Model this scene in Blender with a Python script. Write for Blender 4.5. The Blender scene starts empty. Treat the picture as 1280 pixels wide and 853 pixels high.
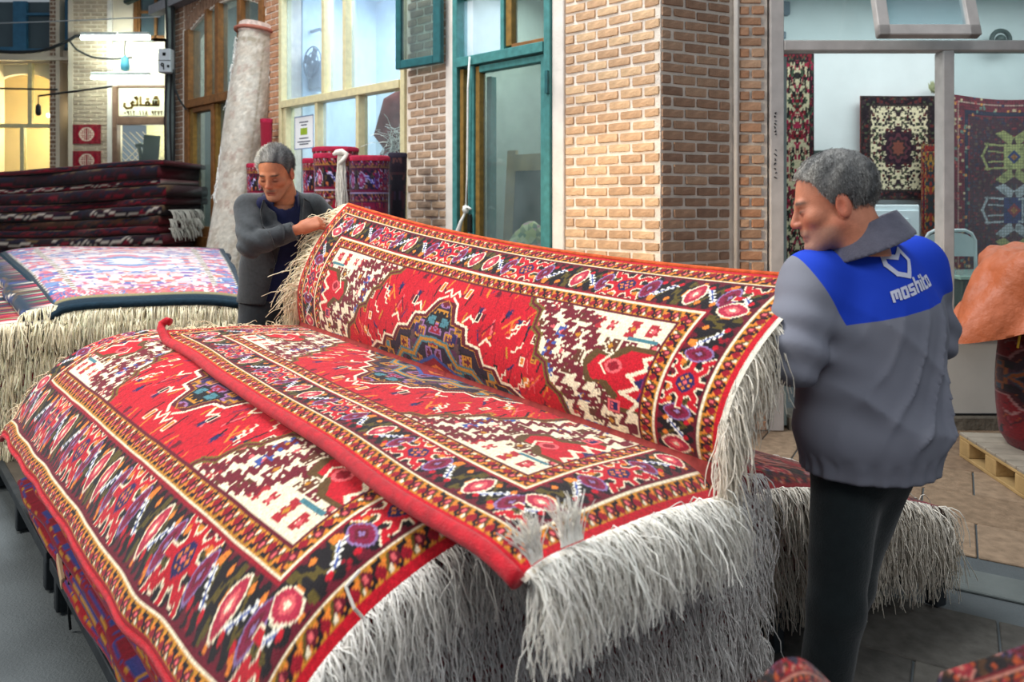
import bpy, bmesh, math, random
import numpy as np
from mathutils import Vector, Matrix

# ------------------------------------------------------------------ camera, world, lights
SC = bpy.context.scene
COL = SC.collection
random.seed(7)
RNG = np.random.default_rng(11)

F_PX, CX, HY, EYE = 950.0, 640.0, 255.0, 1.5     # focal length in pixels (1280 wide), horizon row, eye height
cam_d = bpy.data.cameras.new('camera')
cam = bpy.data.objects.new('camera', cam_d)
COL.objects.link(cam)
cam.location = (0, 0, EYE)
cam.rotation_euler = (math.radians(90), 0, 0)
cam_d.sensor_width = 36.0
cam_d.lens = 36.0 * F_PX / 1280.0
cam_d.shift_y = -(426.5 - HY) / 1280.0
cam_d.clip_start = 0.05
cam_d.clip_end = 200
cam_d.dof.use_dof = True
cam_d.dof.focus_distance = 2.9
cam_d.dof.aperture_fstop = 3.4
SC.camera = cam

SC.view_settings.view_transform = 'Standard'
SC.view_settings.look = 'None'
SC.view_settings.gamma = 1.0
SC.view_settings.use_curve_mapping = False
SC.view_settings.exposure = 0.0

world = bpy.data.worlds.new('world')
SC.world = world
world.use_nodes = True
bg = world.node_tree.nodes['Background']
bg.inputs['Color'].default_value = (0.80, 0.90, 1.0, 1)
bg.inputs['Strength'].default_value = 0.30


def area_light(name, loc, target, size, power, color, size_y=None, spread=None):
    d = bpy.data.lights.new(name, 'AREA')
    d.energy = power
    d.color = color
    d.size = size
    if size_y:
        d.shape = 'RECTANGLE'
        d.size_y = size_y
    if spread:
        d.spread = math.radians(spread)
    o = bpy.data.objects.new(name, d)
    COL.objects.link(o)
    o.location = loc
    o.rotation_euler = (Vector(target) - Vector(loc)).to_track_quat('-Z', 'Y').to_euler()
    return o


def spot_light(name, loc, target, power, color, angle, blend=0.6, radius=0.12):
    d = bpy.data.lights.new(name, 'SPOT')
    d.energy = power
    d.color = color
    d.spot_size = math.radians(angle)
    d.spot_blend = blend
    d.shadow_soft_size = radius
    o = bpy.data.objects.new(name, d)
    COL.objects.link(o)
    o.location = loc
    o.rotation_euler = (Vector(target) - Vector(loc)).to_track_quat('-Z', 'Y').to_euler()
    return o


area_light('dome_skylight', (-2.2, 4.2, 6.8), (-0.9, 3.0, 0.6), 3.6, 520, (0.95, 0.98, 1.0))
area_light('left_lamp_row', (-5.2, 1.6, 4.2), (-0.5, 3.2, 1.0), 1.8, 230, (1.0, 0.95, 0.88))
spot_light('warm_shop_lamp', (-3.6, 2.6, 3.0), (0.80, 5.0, 1.35), 620, (1.0, 0.76, 0.46), 22, 0.9, 0.15)
area_light('right_shop_tubes', (3.7, 6.2, 3.42), (3.7, 6.3, 0.0), 3.2, 56, (0.94, 0.99, 1.0), 0.9)
area_light('near_fill_light', (0.9, -0.6, 3.6), (0.7, 1.9, 0.7), 1.2, 42, (0.96, 0.98, 1.0))  # unseen fill, added to brighten the workman's back and the near fringe


# ------------------------------------------------------------------ helpers
def lin(c):
    c = np.asarray(c, dtype=float) / 255.0
    return np.where(c <= 0.04045, c / 12.92, ((c + 0.055) / 1.055) ** 2.4)


def rgba(c):
    v = lin(c)
    return (float(v[0]), float(v[1]), float(v[2]), 1.0)


def at(px, py, y):
    """the point at depth y that the camera sees at (px, py)"""
    return np.array(((px - CX) * y / F_PX, y, EYE - (py - HY) * y / F_PX))


_mats = {}


def nodes_of(name):
    m = bpy.data.materials.new(name)
    m.use_nodes = True
    nt = m.node_tree
    return m, nt, nt.nodes['Principled BSDF']


def M(name, rgb, rough=0.75, var=0.15, scale=9.0, bump=0.0, metal=0.0, bscale=60.0, spec=0.3, sheen=0.0):
    if name in _mats:
        return _mats[name]
    m, nt, b = nodes_of(name)
    tc = nt.nodes.new('ShaderNodeTexCoord')
    no = nt.nodes.new('ShaderNodeTexNoise')
    no.inputs['Scale'].default_value = scale
    no.inputs['Detail'].default_value = 5
    nt.links.new(tc.outputs['Object'], no.inputs['Vector'])
    rp = nt.nodes.new('ShaderNodeValToRGB')
    c = lin(rgb)
    lo, hi = c * (1 - var), np.minimum(c * (1 + var), 1)
    rp.color_ramp.elements[0].position = 0.3
    rp.color_ramp.elements[1].position = 0.7
    rp.color_ramp.elements[0].color = (*map(float, lo), 1)
    rp.color_ramp.elements[1].color = (*map(float, hi), 1)
    nt.links.new(no.outputs['Fac'], rp.inputs['Fac'])
    nt.links.new(rp.outputs['Color'], b.inputs['Base Color'])
    b.inputs['Roughness'].default_value = rough
    b.inputs['Metallic'].default_value = metal
    b.inputs['Specular IOR Level'].default_value = spec
    if sheen:
        b.inputs['Sheen Weight'].default_value = sheen
    if bump:
        n2 = nt.nodes.new('ShaderNodeTexNoise')
        n2.inputs['Scale'].default_value = bscale
        n2.inputs['Detail'].default_value = 4
        nt.links.new(tc.outputs['Object'], n2.inputs['Vector'])
        bp = nt.nodes.new('ShaderNodeBump')
        bp.inputs['Strength'].default_value = bump
        bp.inputs['Distance'].default_value = 0.01
        nt.links.new(n2.outputs['Fac'], bp.inputs['Height'])
        nt.links.new(bp.outputs['Normal'], b.inputs['Normal'])
    _mats[name] = m
    return m


def M_attr(name, rough=0.9, bump=0.4, bscale=350.0, var=0.25, vscale=120.0, sheen=0.0, spec=0.15):
    """base colour from the knot colours woven into the mesh, with a little wool grain"""
    if name in _mats:
        return _mats[name]
    m, nt, b = nodes_of(name)
    tc = nt.nodes.new('ShaderNodeTexCoord')
    at_ = nt.nodes.new('ShaderNodeAttribute')
    at_.attribute_name = 'Col'
    no = nt.nodes.new('ShaderNodeTexNoise')
    no.inputs['Scale'].default_value = vscale
    no.inputs['Detail'].default_value = 3
    nt.links.new(tc.outputs['Object'], no.inputs['Vector'])
    mr = nt.nodes.new('ShaderNodeMapRange')
    mr.inputs['From Min'].default_value = 0.3
    mr.inputs['From Max'].default_value = 0.7
    mr.inputs['To Min'].default_value = 1 - var
    mr.inputs['To Max'].default_value = 1 + var
    nt.links.new(no.outputs['Fac'], mr.inputs['Value'])
    vm = nt.nodes.new('ShaderNodeVectorMath')
    vm.operation = 'SCALE'
    nt.links.new(at_.outputs['Color'], vm.inputs[0])
    nt.links.new(mr.outputs['Result'], vm.inputs['Scale'])
    nt.links.new(vm.outputs['Vector'], b.inputs['Base Color'])
    b.inputs['Roughness'].default_value = rough
    b.inputs['Specular IOR Level'].default_value = spec
    if sheen:
        b.inputs['Sheen Weight'].default_value = sheen
    if bump:
        n2 = nt.nodes.new('ShaderNodeTexNoise')
        n2.inputs['Scale'].default_value = bscale
        n2.inputs['Detail'].default_value = 2
        nt.links.new(tc.outputs['Object'], n2.inputs['Vector'])
        bp = nt.nodes.new('ShaderNodeBump')
        bp.inputs['Strength'].default_value = bump
        bp.inputs['Distance'].default_value = 0.004
        nt.links.new(n2.outputs['Fac'], bp.inputs['Height'])
        nt.links.new(bp.outputs['Normal'], b.inputs['Normal'])
    _mats[name] = m
    return m


def M_emit(name, rgb, strength):
    if name in _mats:
        return _mats[name]
    m, nt, b = nodes_of(name)
    b.inputs['Base Color'].default_value = rgba(rgb)
    b.inputs['Emission Color'].default_value = rgba(rgb)
    b.inputs['Emission Strength'].default_value = strength
    _mats[name] = m
    return m


def M_glass(name, tint=(235, 245, 245), dust=0.06, dustrgb=(200, 215, 220), gloss=1.0):
    """window glass: clear, mirroring at grazing angles, with a film of dust"""
    if name in _mats:
        return _mats[name]
    m, nt, b = nodes_of(name)
    nt.nodes.remove(b)
    out = nt.nodes['Material Output']
    tr = nt.nodes.new('ShaderNodeBsdfTransparent')
    tr.inputs['Color'].default_value = rgba(tint)
    gl = nt.nodes.new('ShaderNodeBsdfGlossy')
    gl.inputs['Roughness'].default_value = 0.03
    fr = nt.nodes.new('ShaderNodeFresnel')
    ge = nt.nodes.new('ShaderNodeNewGeometry')
    ior = nt.nodes.new('ShaderNodeMapRange')            # same reflectance on both faces of the thin pane
    ior.inputs['To Min'].default_value = 1.45
    ior.inputs['To Max'].default_value = 1 / 1.45
    nt.links.new(ge.outputs['Backfacing'], ior.inputs['Value'])
    nt.links.new(ior.outputs['Result'], fr.inputs['IOR'])
    mu = nt.nodes.new('ShaderNodeMath')
    mu.operation = 'MULTIPLY'
    mu.inputs[1].default_value = gloss
    nt.links.new(fr.outputs[0], mu.inputs[0])
    mx = nt.nodes.new('ShaderNodeMixShader')
    nt.links.new(mu.outputs[0], mx.inputs[0])
    nt.links.new(tr.outputs[0], mx.inputs[1])
    nt.links.new(gl.outputs[0], mx.inputs[2])
    df = nt.nodes.new('ShaderNodeBsdfDiffuse')
    df.inputs['Color'].default_value = rgba(dustrgb)
    tc = nt.nodes.new('ShaderNodeTexCoord')
    no = nt.nodes.new('ShaderNodeTexNoise')
    no.inputs['Scale'].default_value = 3.0
    no.inputs['Detail'].default_value = 6
    nt.links.new(tc.outputs['Object'], no.inputs['Vector'])
    m2 = nt.nodes.new('ShaderNodeMath')
    m2.operation = 'MULTIPLY'
    m2.inputs[1].default_value = dust * 2
    nt.links.new(no.outputs['Fac'], m2.inputs[0])
    mx2 = nt.nodes.new('ShaderNodeMixShader')
    nt.links.new(m2.outputs[0], mx2.inputs[0])
    nt.links.new(mx.outputs[0], mx2.inputs[1])
    nt.links.new(df.outputs[0], mx2.inputs[2])
    nt.links.new(mx2.outputs[0], out.inputs['Surface'])
    _mats[name] = m
    return m


def raw_mesh(name, v, f, mat, smooth=False, col=None):
    """mesh from arrays; faces all quads (N,4) / tris (N,3) or a mixed python list; col = per-vertex linear rgb"""
    me = bpy.data.meshes.new(name)
    v = np.asarray(v, dtype=np.float32)
    if isinstance(f, np.ndarray):
        n, k = f.shape
        me.vertices.add(len(v))
        me.vertices.foreach_set('co', v.ravel())
        me.loops.add(n * k)
        me.loops.foreach_set('vertex_index', f.astype(np.int32).ravel())
        me.polygons.add(n)
        me.polygons.foreach_set('loop_start', np.arange(0, n * k, k, dtype=np.int32))
        me.polygons.foreach_set('loop_total', np.full(n, k, dtype=np.int32))
        me.update(calc_edges=True)
    else:
        me.from_pydata([tuple(map(float, p)) for p in v], [], [tuple(int(i) for i in q) for q in f])
        me.update()
    if col is not None:
        a = me.color_attributes.new('Col', 'FLOAT_COLOR', 'POINT')
        c4 = np.ones((len(v), 4), dtype=np.float32)
        c4[:, :3] = col
        a.data.foreach_set('color', c4.ravel())
    if smooth:
        me.polygons.foreach_set('use_smooth', np.ones(len(me.polygons), dtype=bool))
    if mat:
        me.materials.append(mat)
    return me


def obj(name, me, parent=None):
    o = bpy.data.objects.new(name, me)
    COL.objects.link(o)
    if parent is not None:
        o.parent = parent
        if parent.parent is None:
            o.matrix_parent_inverse = parent.matrix_basis.inverted()
    return o


def part(name, parent, v, f, mat, smooth=False, col=None):
    return obj(name, raw_mesh(name, v, f, mat, smooth, col), parent)


def tag(o, label=None, cat=None, group=None, kind=None):
    if label:
        o['label'] = label
    if cat:
        o['category'] = cat
    if group:
        o['group'] = group
    if kind:
        o['kind'] = kind
    return o


def thing(name, loc, label, cat, group=None):
    o = bpy.data.objects.new(name, None)
    o.empty_display_size = 0.1
    COL.objects.link(o)
    o.location = tuple(float(x) for x in loc)
    return tag(o, label, cat, group)


BOXF = [(0, 3, 2, 1), (4, 5, 6, 7), (0, 1, 5, 4), (1, 2, 6, 5), (2, 3, 7, 6), (3, 0, 4, 7)]


def bx(x0, x1, y0, y1, z0, z1):
    v = np.array([(x0, y0, z0), (x1, y0, z0), (x1, y1, z0), (x0, y1, z0),
                  (x0, y0, z1), (x1, y0, z1), (x1, y1, z1), (x0, y1, z1)], dtype=float)
    return v, list(BOXF)


def frame_box(o, ax, ay, az, a, b, c):
    """box spanning ranges a,b,c along axes ax,ay,az from o"""
    o, ax, ay, az = map(lambda q: np.asarray(q, float), (o, ax, ay, az))
    v, f = bx(a[0], a[1], b[0], b[1], c[0], c[1])
    w = o + v[:, :1] * ax + v[:, 1:2] * ay + v[:, 2:3] * az
    if np.dot(np.cross(ax, ay), az) < 0:
        f = [q[::-1] for q in f]
    return w, f


def join(parts):
    V, Fs, n = [], [], 0
    for v, f in parts:
        V.append(np.asarray(v, float))
        Fs += [tuple(int(i) + n for i in q) for q in f]
        n += len(v)
    return np.concatenate(V), Fs


def bevel_mesh(v, f, w, seg=1):
    bm = bmesh.new()
    vs = [bm.verts.new(tuple(map(float, p))) for p in v]
    for q in f:
        bm.faces.new([vs[i] for i in q])
    bmesh.ops.bevel(bm, geom=list(bm.edges), offset=w, segments=seg, affect='EDGES', profile=0.6)
    bm.verts.index_update()
    v2 = np.array([tuple(p.co) for p in bm.verts])
    f2 = [tuple(x.index for x in q.verts) for q in bm.faces]
    bm.free()
    return v2, f2


def tube(path, r, n=8, cap=True, flat=None):
    """swept circle along path; r scalar or per point"""
    P = np.asarray(path, float)
    k = len(P)
    R = np.full(k, r) if np.isscalar(r) else np.asarray(r, float)
    T = np.gradient(P, axis=0)
    T /= np.linalg.norm(T, axis=1)[:, None] + 1e-9
    up = np.array((0, 0, 1.0)) if abs(T[0][2]) < 0.9 else np.array((1.0, 0, 0))
    V = []
    N = up - T[0] * np.dot(up, T[0])
    N /= np.linalg.norm(N)
    for i in range(k):
        N = N - T[i] * np.dot(N, T[i])
        N /= np.linalg.norm(N) + 1e-9
        B = np.cross(T[i], N)
        for j in range(n):
            a = 2 * math.pi * j / n
            V.append(P[i] + R[i] * (math.cos(a) * N + math.sin(a) * B))
    Fs = []
    for i in range(k - 1):
        for j in range(n):
            a, b = i * n + j, i * n + (j + 1) % n
            Fs.append((a, b, b + n, a + n))
    if cap:
        Fs.append(tuple(range(n - 1, -1, -1)))
        Fs.append(tuple(range((k - 1) * n, k * n)))
    return np.array(V), Fs


def lathe(profile, c, n=24):
    """profile [(r,z)...] about vertical axis through c"""
    V, Fs = [], []
    for r, z in profile:
        for j in range(n):
            a = 2 * math.pi * j / n
            V.append((c[0] + r * math.cos(a), c[1] + r * math.sin(a), c[2] + z))
    k = len(profile)
    for i in range(k - 1):
        for j in range(n):
            a, b = i * n + j, i * n + (j + 1) % n
            Fs.append((a, b, b + n, a + n))
    Fs.append(tuple(range(n - 1, -1, -1)))
    Fs.append(tuple(range((k - 1) * n, k * n)))
    return np.array(V), Fs


def grid_faces(nu, nv, flip=False):
    i, j = np.meshgrid(np.arange(nu - 1), np.arange(nv - 1), indexing='ij')
    a = (i * nv + j).ravel()
    f = np.stack([a, a + nv, a + nv + 1, a + 1], axis=1)
    return f[:, ::-1].copy() if flip else f


def smooth_noise(n, k, amp, rng=RNG):
    """1-D smooth random curve of n samples with k knots"""
    kn = rng.normal(0, 1, k + 3)
    x = np.linspace(0, k, n)
    i = np.floor(x).astype(int)
    t = x - i
    t = t * t * (3 - 2 * t)
    return amp * (kn[i] * (1 - t) + kn[i + 1] * t)


def vnoise2(x, y, seed=0):
    """cheap smooth 2-D noise built of sines"""
    r = np.random.default_rng(seed)
    s = 0
    for k in range(6):
        a, b, p = r.uniform(0.5, 1.8), r.uniform(0.5, 1.8), r.uniform(0, 6.28)
        sg = r.choice([-1, 1])
        s = s + np.sin(a * x + sg * b * y + p + 0.7 * np.sin(b * x - a * y + p * 2))
    return s / 6
# ------------------------------------------------------------------ knotted patterns
RED, DRED, MAR = (190, 17, 36), (146, 14, 34), (98, 16, 34)
BLK, NAVY, BLUE = (24, 18, 22), (38, 32, 82), (62, 84, 150)
CRM, ORG, GOLD, OLV = (238, 222, 190), (222, 124, 44), (190, 128, 38), (88, 74, 26)
PNK, LIL, TEAL, WHT = (226, 96, 100), (150, 104, 150), (70, 120, 130), (240, 236, 226)


class Paint:
    """a little knot painter: coordinates in cm, one RGB value per knot"""

    def __init__(s, w, h, cell, base):
        s.w, s.h, s.c = w, h, cell
        s.nu, s.nv = int(round(w / cell)), int(round(h / cell))
        s.U, s.V = np.meshgrid((np.arange(s.nu) + 0.5) * cell, (np.arange(s.nv) + 0.5) * cell, indexing='ij')
        s.A = np.zeros((s.nu, s.nv, 3))
        s.A[:] = base

    def put(s, mask, col):
        s.A[mask] = col

    def rect(s, u0, u1, v0, v1, col):
        s.put((s.U >= u0) & (s.U < u1) & (s.V >= v0) & (s.V < v1), col)

    def dia(s, cu, cv, ru, rv, col, p=1.0):
        s.put((np.abs((s.U - cu) / ru) ** p + np.abs((s.V - cv) / rv) ** p) < 1, col)

    def mask_poly(s, pts):
        m = np.zeros(s.U.shape, bool)
        n = len(pts)
        for i in range(n):
            (x0, y0), (x1, y1) = pts[i], pts[(i + 1) % n]
            if y0 == y1:
                continue
            c = ((y0 > s.V) != (y1 > s.V)) & (s.U < (x1 - x0) * (s.V - y0) / (y1 - y0) + x0)
            m ^= c
        return m

    def poly(s, pts, col):
        s.put(s.mask_poly(pts), col)

    def line(s, p, q, w, col):
        d = np.hypot(q[0] - p[0], q[1] - p[1]) + 1e-9
        dx, dy = (q[0] - p[0]) / d, (q[1] - p[1]) / d
        a = (s.U - p[0]) * dx + (s.V - p[1]) * dy
        b = np.abs((s.U - p[0]) * -dy + (s.V - p[1]) * dx)
        s.put((a > -w / 2) & (a < d + w / 2) & (b < w / 2), col)

    def pline(s, pts, w, col):
        for p, q in zip(pts[:-1], pts[1:]):
            s.line(p, q, w, col)

    def glyph(s, cu, cv, ku, kv, col, out=None, cell=0.8, rng=RNG, fill=0.55, inner=None):
        """random mirror-symmetric tribal figure"""
        g = rng.random((ku, kv)) < fill
        g[ku // 2 - 1:ku // 2 + 1, kv // 4:kv - kv // 4] = True
        g = g | g[:, ::-1]
        x = np.floor((s.U - cu) / cell + ku / 2).astype(int)
        y = np.floor((s.V - cv) / cell + kv / 2).astype(int)
        if out is not None:
            gp = np.pad(g, 2)
            o = gp.copy()
            for a in (-1, 0, 1):
                for b in (-1, 0, 1):
                    o |= np.roll(np.roll(gp, a, 0), b, 1)
            ok = (x >= -2) & (x < ku + 2) & (y >= -2) & (y < kv + 2)
            m = np.zeros(s.U.shape, bool)
            m[ok] = o[x[ok] + 2, y[ok] + 2]
            s.put(m, out)
        ok = (x >= 0) & (x < ku) & (y >= 0) & (y < kv)
        m = np.zeros(s.U.shape, bool)
        m[ok] = g[x[ok], y[ok]]
        s.put(m, col)
        if inner is not None:
            s.dia(cu, cv, cell * 1.4, cell * 1.4, inner)

    def tile(s, mask, along, across, t):
        i = np.clip((along[mask] % t.w) / t.c, 0, t.nu - 1).astype(int)
        j = np.clip(across[mask] / t.c, 0, t.nv - 1).astype(int)
        s.A[mask] = t.A[i, j]


def guard_tile(w, cell=0.4):
    t = Paint(5.6, w, cell, ORG)
    t.put(t.V < 0.8, GOLD)
    t.put(t.V > w - 0.8, GOLD)
    t.pline([(0.2, 0.6), (1.6, 1.0), (2.4, w - 1.0), (3.4, w - 0.6)], 0.8, BLK)
    t.dia(1.0, w * 0.62, 1.1, w * 0.3, DRED, 1.4)
    t.dia(3.6, w * 0.42, 1.2, w * 0.33, MAR, 1.4)
    t.dia(3.6, w * 0.42, 0.5, 0.6, PNK, 1.4)
    t.dia(4.9, w * 0.7, 0.6, 0.7, CRM, 1.4)
    t.pline([(4.2, 0.8), (5.0, w * 0.5), (5.6, w - 0.8)], 0.5, OLV)
    return t


def crab(p, cu, cv, sc=1.0):
    def q(pts):
        return [(cu + a * sc, cv + b * sc) for a, b in pts]
    for col, g in ((CRM, 0.55), (RED, 0.0)):
        w = (1.5 + g) * sc
        for sx in (-1, 1):
            for sy in (-1, 1):
                p.pline(q([(sx * 2, sy * 2), (sx * 4.2, sy * 4.0), (sx * 6.0, sy * 3.6), (sx * 6.8, sy * 4.9)]), w, col)
            p.pline(q([(sx * 2, 0), (sx * 6.6, 0)]), w, col)
        for sy in (-1, 1):
            p.pline(q([(0, 0), (0, sy * 5.2)]), w, col)
        p.dia(cu, cv, (4.4 + g) * sc, (4.0 + g) * sc, col, 1.5)
    p.dia(cu, cv, 3.0 * sc, 2.7 * sc, NAVY, 1.6)
    for a in range(6):
        p.dia(cu + 1.7 * sc * math.cos(a * 1.047), cv + 1.5 * sc * math.sin(a * 1.047), 0.55 * sc, 0.55 * sc, ORG)
    p.dia(cu, cv, 0.8 * sc, 0.8 * sc, PNK)


def flower(p, cu, cv, ru, rv, out, mid, core):
    p.dia(cu, cv, ru, rv, out, 1.6)
    p.dia(cu, cv, ru - 0.55, rv - 0.55, mid, 1.6)
    p.dia(cu, cv, ru * 0.5, rv * 0.5, core, 1.3)
    p.dia(cu, cv, ru * 0.22, rv * 0.22, out, 1.3)


def leaf(p, cu, cv, d=1, col=WHT):
    for k in range(5):
        a = (k - 2) * 1.1
        p.line((cu + d * a - 0.8, cv + a * 1.05), (cu + d * a + 0.9, cv + a * 1.05 + 0.3 * d), 0.8, col)
    p.line((cu - 2.2 * d, cv - 2.6), (cu + 2.2 * d, cv + 2.6), 0.45, BLUE)


def border_tile(w, cell=0.4, seed=3):
    r = np.random.default_rng(seed)
    t = Paint(44.0, w, cell, BLK)
    for k in range(12):                                # maroon teeth on both edges
        u = k * 44 / 12
        t.poly([(u, 0), (u + 3.6, 0), (u + 1.8, w * 0.22)], MAR)
        t.poly([(u, w), (u + 3.6, w), (u + 1.8, w * 0.78)], MAR)
    z = [(-1, w * .3)]
    for k in range(13):
        z.append((k * 3.7, w * (0.26 if k % 2 else 0.74)))
    t.pline(z, 0.8, OLV)
    for k in range(26):                                # small coloured patches
        t.glyph(r.uniform(0, 44), r.choice([w * .2, w * .8, w * .5]), 3, 4, [GOLD, ORG, DRED, OLV, MAR][r.integers(5)], None, 0.7, r, 0.6)
    for u in (5.5, 27.5):
        pass
    flower(t, 4.5, w / 2, 3.1, w * .36, CRM, (176, 40, 66), PNK)
    leaf(t, 10.0, w / 2, 1)
    flower(t, 15.0, w / 2, 2.7, w * .34, (140, 112, 160), (128, 24, 60), MAR)
    crab(t, 24.0, w / 2, w / 12.5)
    flower(t, 33.0, w / 2, 2.7, w * .34, (140, 112, 160), (128, 24, 60), MAR)
    leaf(t, 38.0, w / 2, -1)
    for u in (7.5, 12.3, 18.3, 30.0, 35.6, 41.5):
        for v in (w * .25, w * .75):
            t.dia(u, v, 0.9, 0.9, RED if v < w / 2 else ORG, 1.5)
    return t


def heriz_rug(cell=0.4, half_l=120.0, half_w=66.0, seed=5):
    """tribal medallion rug, returns colours (nu, nv, 3) sRGB over the full rug"""
    r = np.random.default_rng(seed)
    p = Paint(half_l, half_w, cell, RED)
    U, V = p.U, p.V
    D = np.minimum(U, V)
    along = np.where(V < U, half_l - U, half_w - V)
    gt = guard_tile(4.2, cell)
    bt = border_tile(13.0, cell)
    # field: red with slanting strokes and small figures
    for k in range(230):
        u, v = r.uniform(22, half_l), r.uniform(22, half_w)
        ln, sl = r.uniform(1.5, 6), r.uniform(-0.5, 0.9)
        p.line((u, v), (u + ln * sl, v + ln), r.choice([0.4, 0.8]),
               [DRED, MAR, DRED, ORG, BLK, GOLD, NAVY, PNK, (226, 48, 56)][r.integers(9)])
    for k in range(40):
        u, v = r.uniform(26, half_l), r.uniform(26, half_w)
        p.glyph(u, v, r.integers(3, 6), r.integers(4, 9), [MAR, NAVY, ORG, BLK, DRED][r.integers(5)],
                [None, CRM, None, GOLD][r.integers(4)], 0.5, r, 0.5)
    for k in range(9):
        u, v = r.uniform(66, half_l - 6), r.uniform(26, half_w - 6)
        z = [(u, v)]
        for q in range(4):
            z.append((z[-1][0] + (1.6 if q % 2 else 0.3), z[-1][1] + (0.3 if q % 2 else 1.8)))
        p.pline(z, 0.6, CRM)
    # cream spandrel with a stepped olive edge
    edge = [(84, 20), (80, 27), (75, 29), (73, 36), (69, 38), (67, 45), (62, 47), (59, 54), (54, 57), (51, half_w + 1), (18, half_w + 1), (18, 20)]
    sp = p.mask_poly(edge)
    p.put(sp, CRM)
    q = Paint(half_l, half_w, cell, CRM)
    for iu, u in enumerate(np.arange(20, 90, 6.6)):
        for iv, v in enumerate(np.arange(22, half_w + 4, 6.4)):
            q.glyph(u + r.uniform(-1.2, 1.2) + (3.3 if iv % 2 else 0), v + r.uniform(-1, 1), r.integers(4, 8), r.integers(5, 9),
                    [(110, 26, 40), (96, 50, 34), MAR, (110, 26, 40), BLUE, (170, 40, 50)][r.integers(6)], None, 0.72, r, 0.42,
                    [None, PNK, GOLD][r.integers(3)])
    for off in (6, 15, 24):                             # toothed lines following the stepped edge
        zz = []
        for k in range(len(edge) - 3):
            (x0, y0), (x1, y1) = edge[k], edge[k + 1]
            for t_ in (0, .25, .5, .75):
                zz.append((x0 + (x1 - x0) * t_ - off + (1.5 if len(zz) % 2 else -1.5), y0 + (y1 - y0) * t_ + (1.0 if len(zz) % 2 else -1.0)))
        q.pline(zz, 1.3, [(110, 26, 40), (84, 44, 30), MAR][off % 3])
    p.A[sp] = q.A[sp]
    p.pline(edge[:10], 2.4, (112, 92, 34))
    p.pline(edge[:10], 1.0, MAR)
    # hooked red panel with the blue bird inside the spandrel
    hk = [(22, 36), (32, 36), (37, 40), (42, 39), (45, 44), (42, 48), (37, 47), (32, 51), (33, 55), (22, 55)]
    p.poly([(a + (2.2 if a > 25 else 0), b + (1.5 if b > 45 else -1.5)) for a, b in hk], (92, 66, 34))
    p.poly(hk, RED)
    p.pline([(22, 35.5), (27, 38), (25, 41), (30, 44), (26, 47), (31, 50), (25, 52), (28, 56), (22, 57)], 1.3, CRM)
    p.poly([(22, 38), (25.5, 40), (24, 43), (28, 45.5), (24.5, 48), (26, 51), (22, 54)], NAVY)
    p.glyph(24, 46, 4, 9, (120, 40, 90), None, 0.7, r, 0.5)
    p.dia(36, 42, 3.2, 2.6, PNK, 1.5)
    p.dia(36, 42, 2.2, 1.6, DRED, 1.5)
    p.pline([(38, 38), (41, 42), (38, 45)], 0.8, CRM)
    p.glyph(33, 55, 5, 5, NAVY, PNK, 0.6, r)
    p.rect(26, 36, 31.5, 33.0, TEAL)
    # central stepped medallion
    cu, cv = half_l, half_w
    st = [(46, 0), (40, 4), (36, 4), (33, 9), (27, 9), (24, 15), (17, 16), (15, 22), (8, 23), (4, 30), (0, 32)]
    pts = [(cu - a, cv - b) for a, b in st] + [(cu + 1, cv - 32), (cu + 1, cv + 1), (cu - 46, cv + 1)]
    p.poly([(a - 2.2, b - 1.8) if a < cu else (a, b) for a, b in pts], (92, 16, 30))
    p.pline([(a - 2.2, b - 1.8) for a, b in pts[:11]], 1.0, CRM)
    p.poly(pts, (44, 26, 44))
    p.pline(pts[:11], 0.7, GOLD)
    mm = p.mask_poly(pts)
    q = Paint(half_l, half_w, cell, (44, 26, 44))
    for k in range(70):
        q.glyph(r.uniform(cu - 46, cu), r.uniform(cv - 32, cv), r.integers(4, 8), r.integers(4, 8),
                [MAR, NAVY, DRED, (90, 40, 70), BLK, (86, 60, 60), TEAL][r.integers(7)], [None, None, LIL, GOLD, BLK][r.integers(5)], 0.7, r, 0.5)
    q.pline([(cu - 30, cv + 1), (cu - 22, cv - 6), (cu - 14, cv - 6), (cu - 8, cv - 14), (cu, cv - 15)], 3.0, TEAL)
    q.pline([(cu - 30, cv + 1), (cu - 22, cv - 6), (cu - 14, cv - 6), (cu - 8, cv - 14), (cu, cv - 15)], 1.4, GOLD)
    q.pline([(cu - 24, cv + 1), (cu - 12, cv - 2), (cu, cv - 8)], 1.6, BLUE)
    q.dia(cu, cv, 14, 7, DRED)
    q.dia(cu, cv, 9, 4, ORG)
    q.dia(cu, cv, 5, 2.4, NAVY)
    p.A[mm] = q.A[mm]
    # pendant hooks reaching from the medallion
    for du in (0, 14, 26):
        p.pline([(cu - du, cv - 34 + du * .6), (cu - du - 2.6, cv - 37 + du * .6), (cu - du - 5, cv - 35 + du * .6)], 0.9, CRM)
    # borders, from the outside in
    p.put(D < 24.5, BLK)
    p.tile(D < 24.6, along, np.clip(D - 20.2, 0, 4.1), gt)
    p.put((D >= 24.2) & (D < 24.9), MAR)
    p.put((D >= 19.4) & (D < 20.2), CRM)
    m = (D >= 6.6) & (D < 19.4)
    p.tile(m, along, np.clip(D - 6.5, 0, 12.9), bt)
    p.put((D >= 6.6) & (D < 7.3), MAR)
    p.put((D >= 18.6) & (D < 19.4), DRED)
    p.put((D >= 5.9) & (D < 6.6), CRM)
    p.tile(D < 5.9, along, np.clip(5.9 - D, 0, 4.1), gt)
    p.put(D < 1.9, RED)
    A = np.concatenate([p.A, p.A[::-1]], 0)
    A = np.concatenate([A, A[:, ::-1]], 1)
    A = A * (1 + r.normal(0, 0.05, A.shape[:2])[..., None])
    return np.clip(A, 0, 255)


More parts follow.
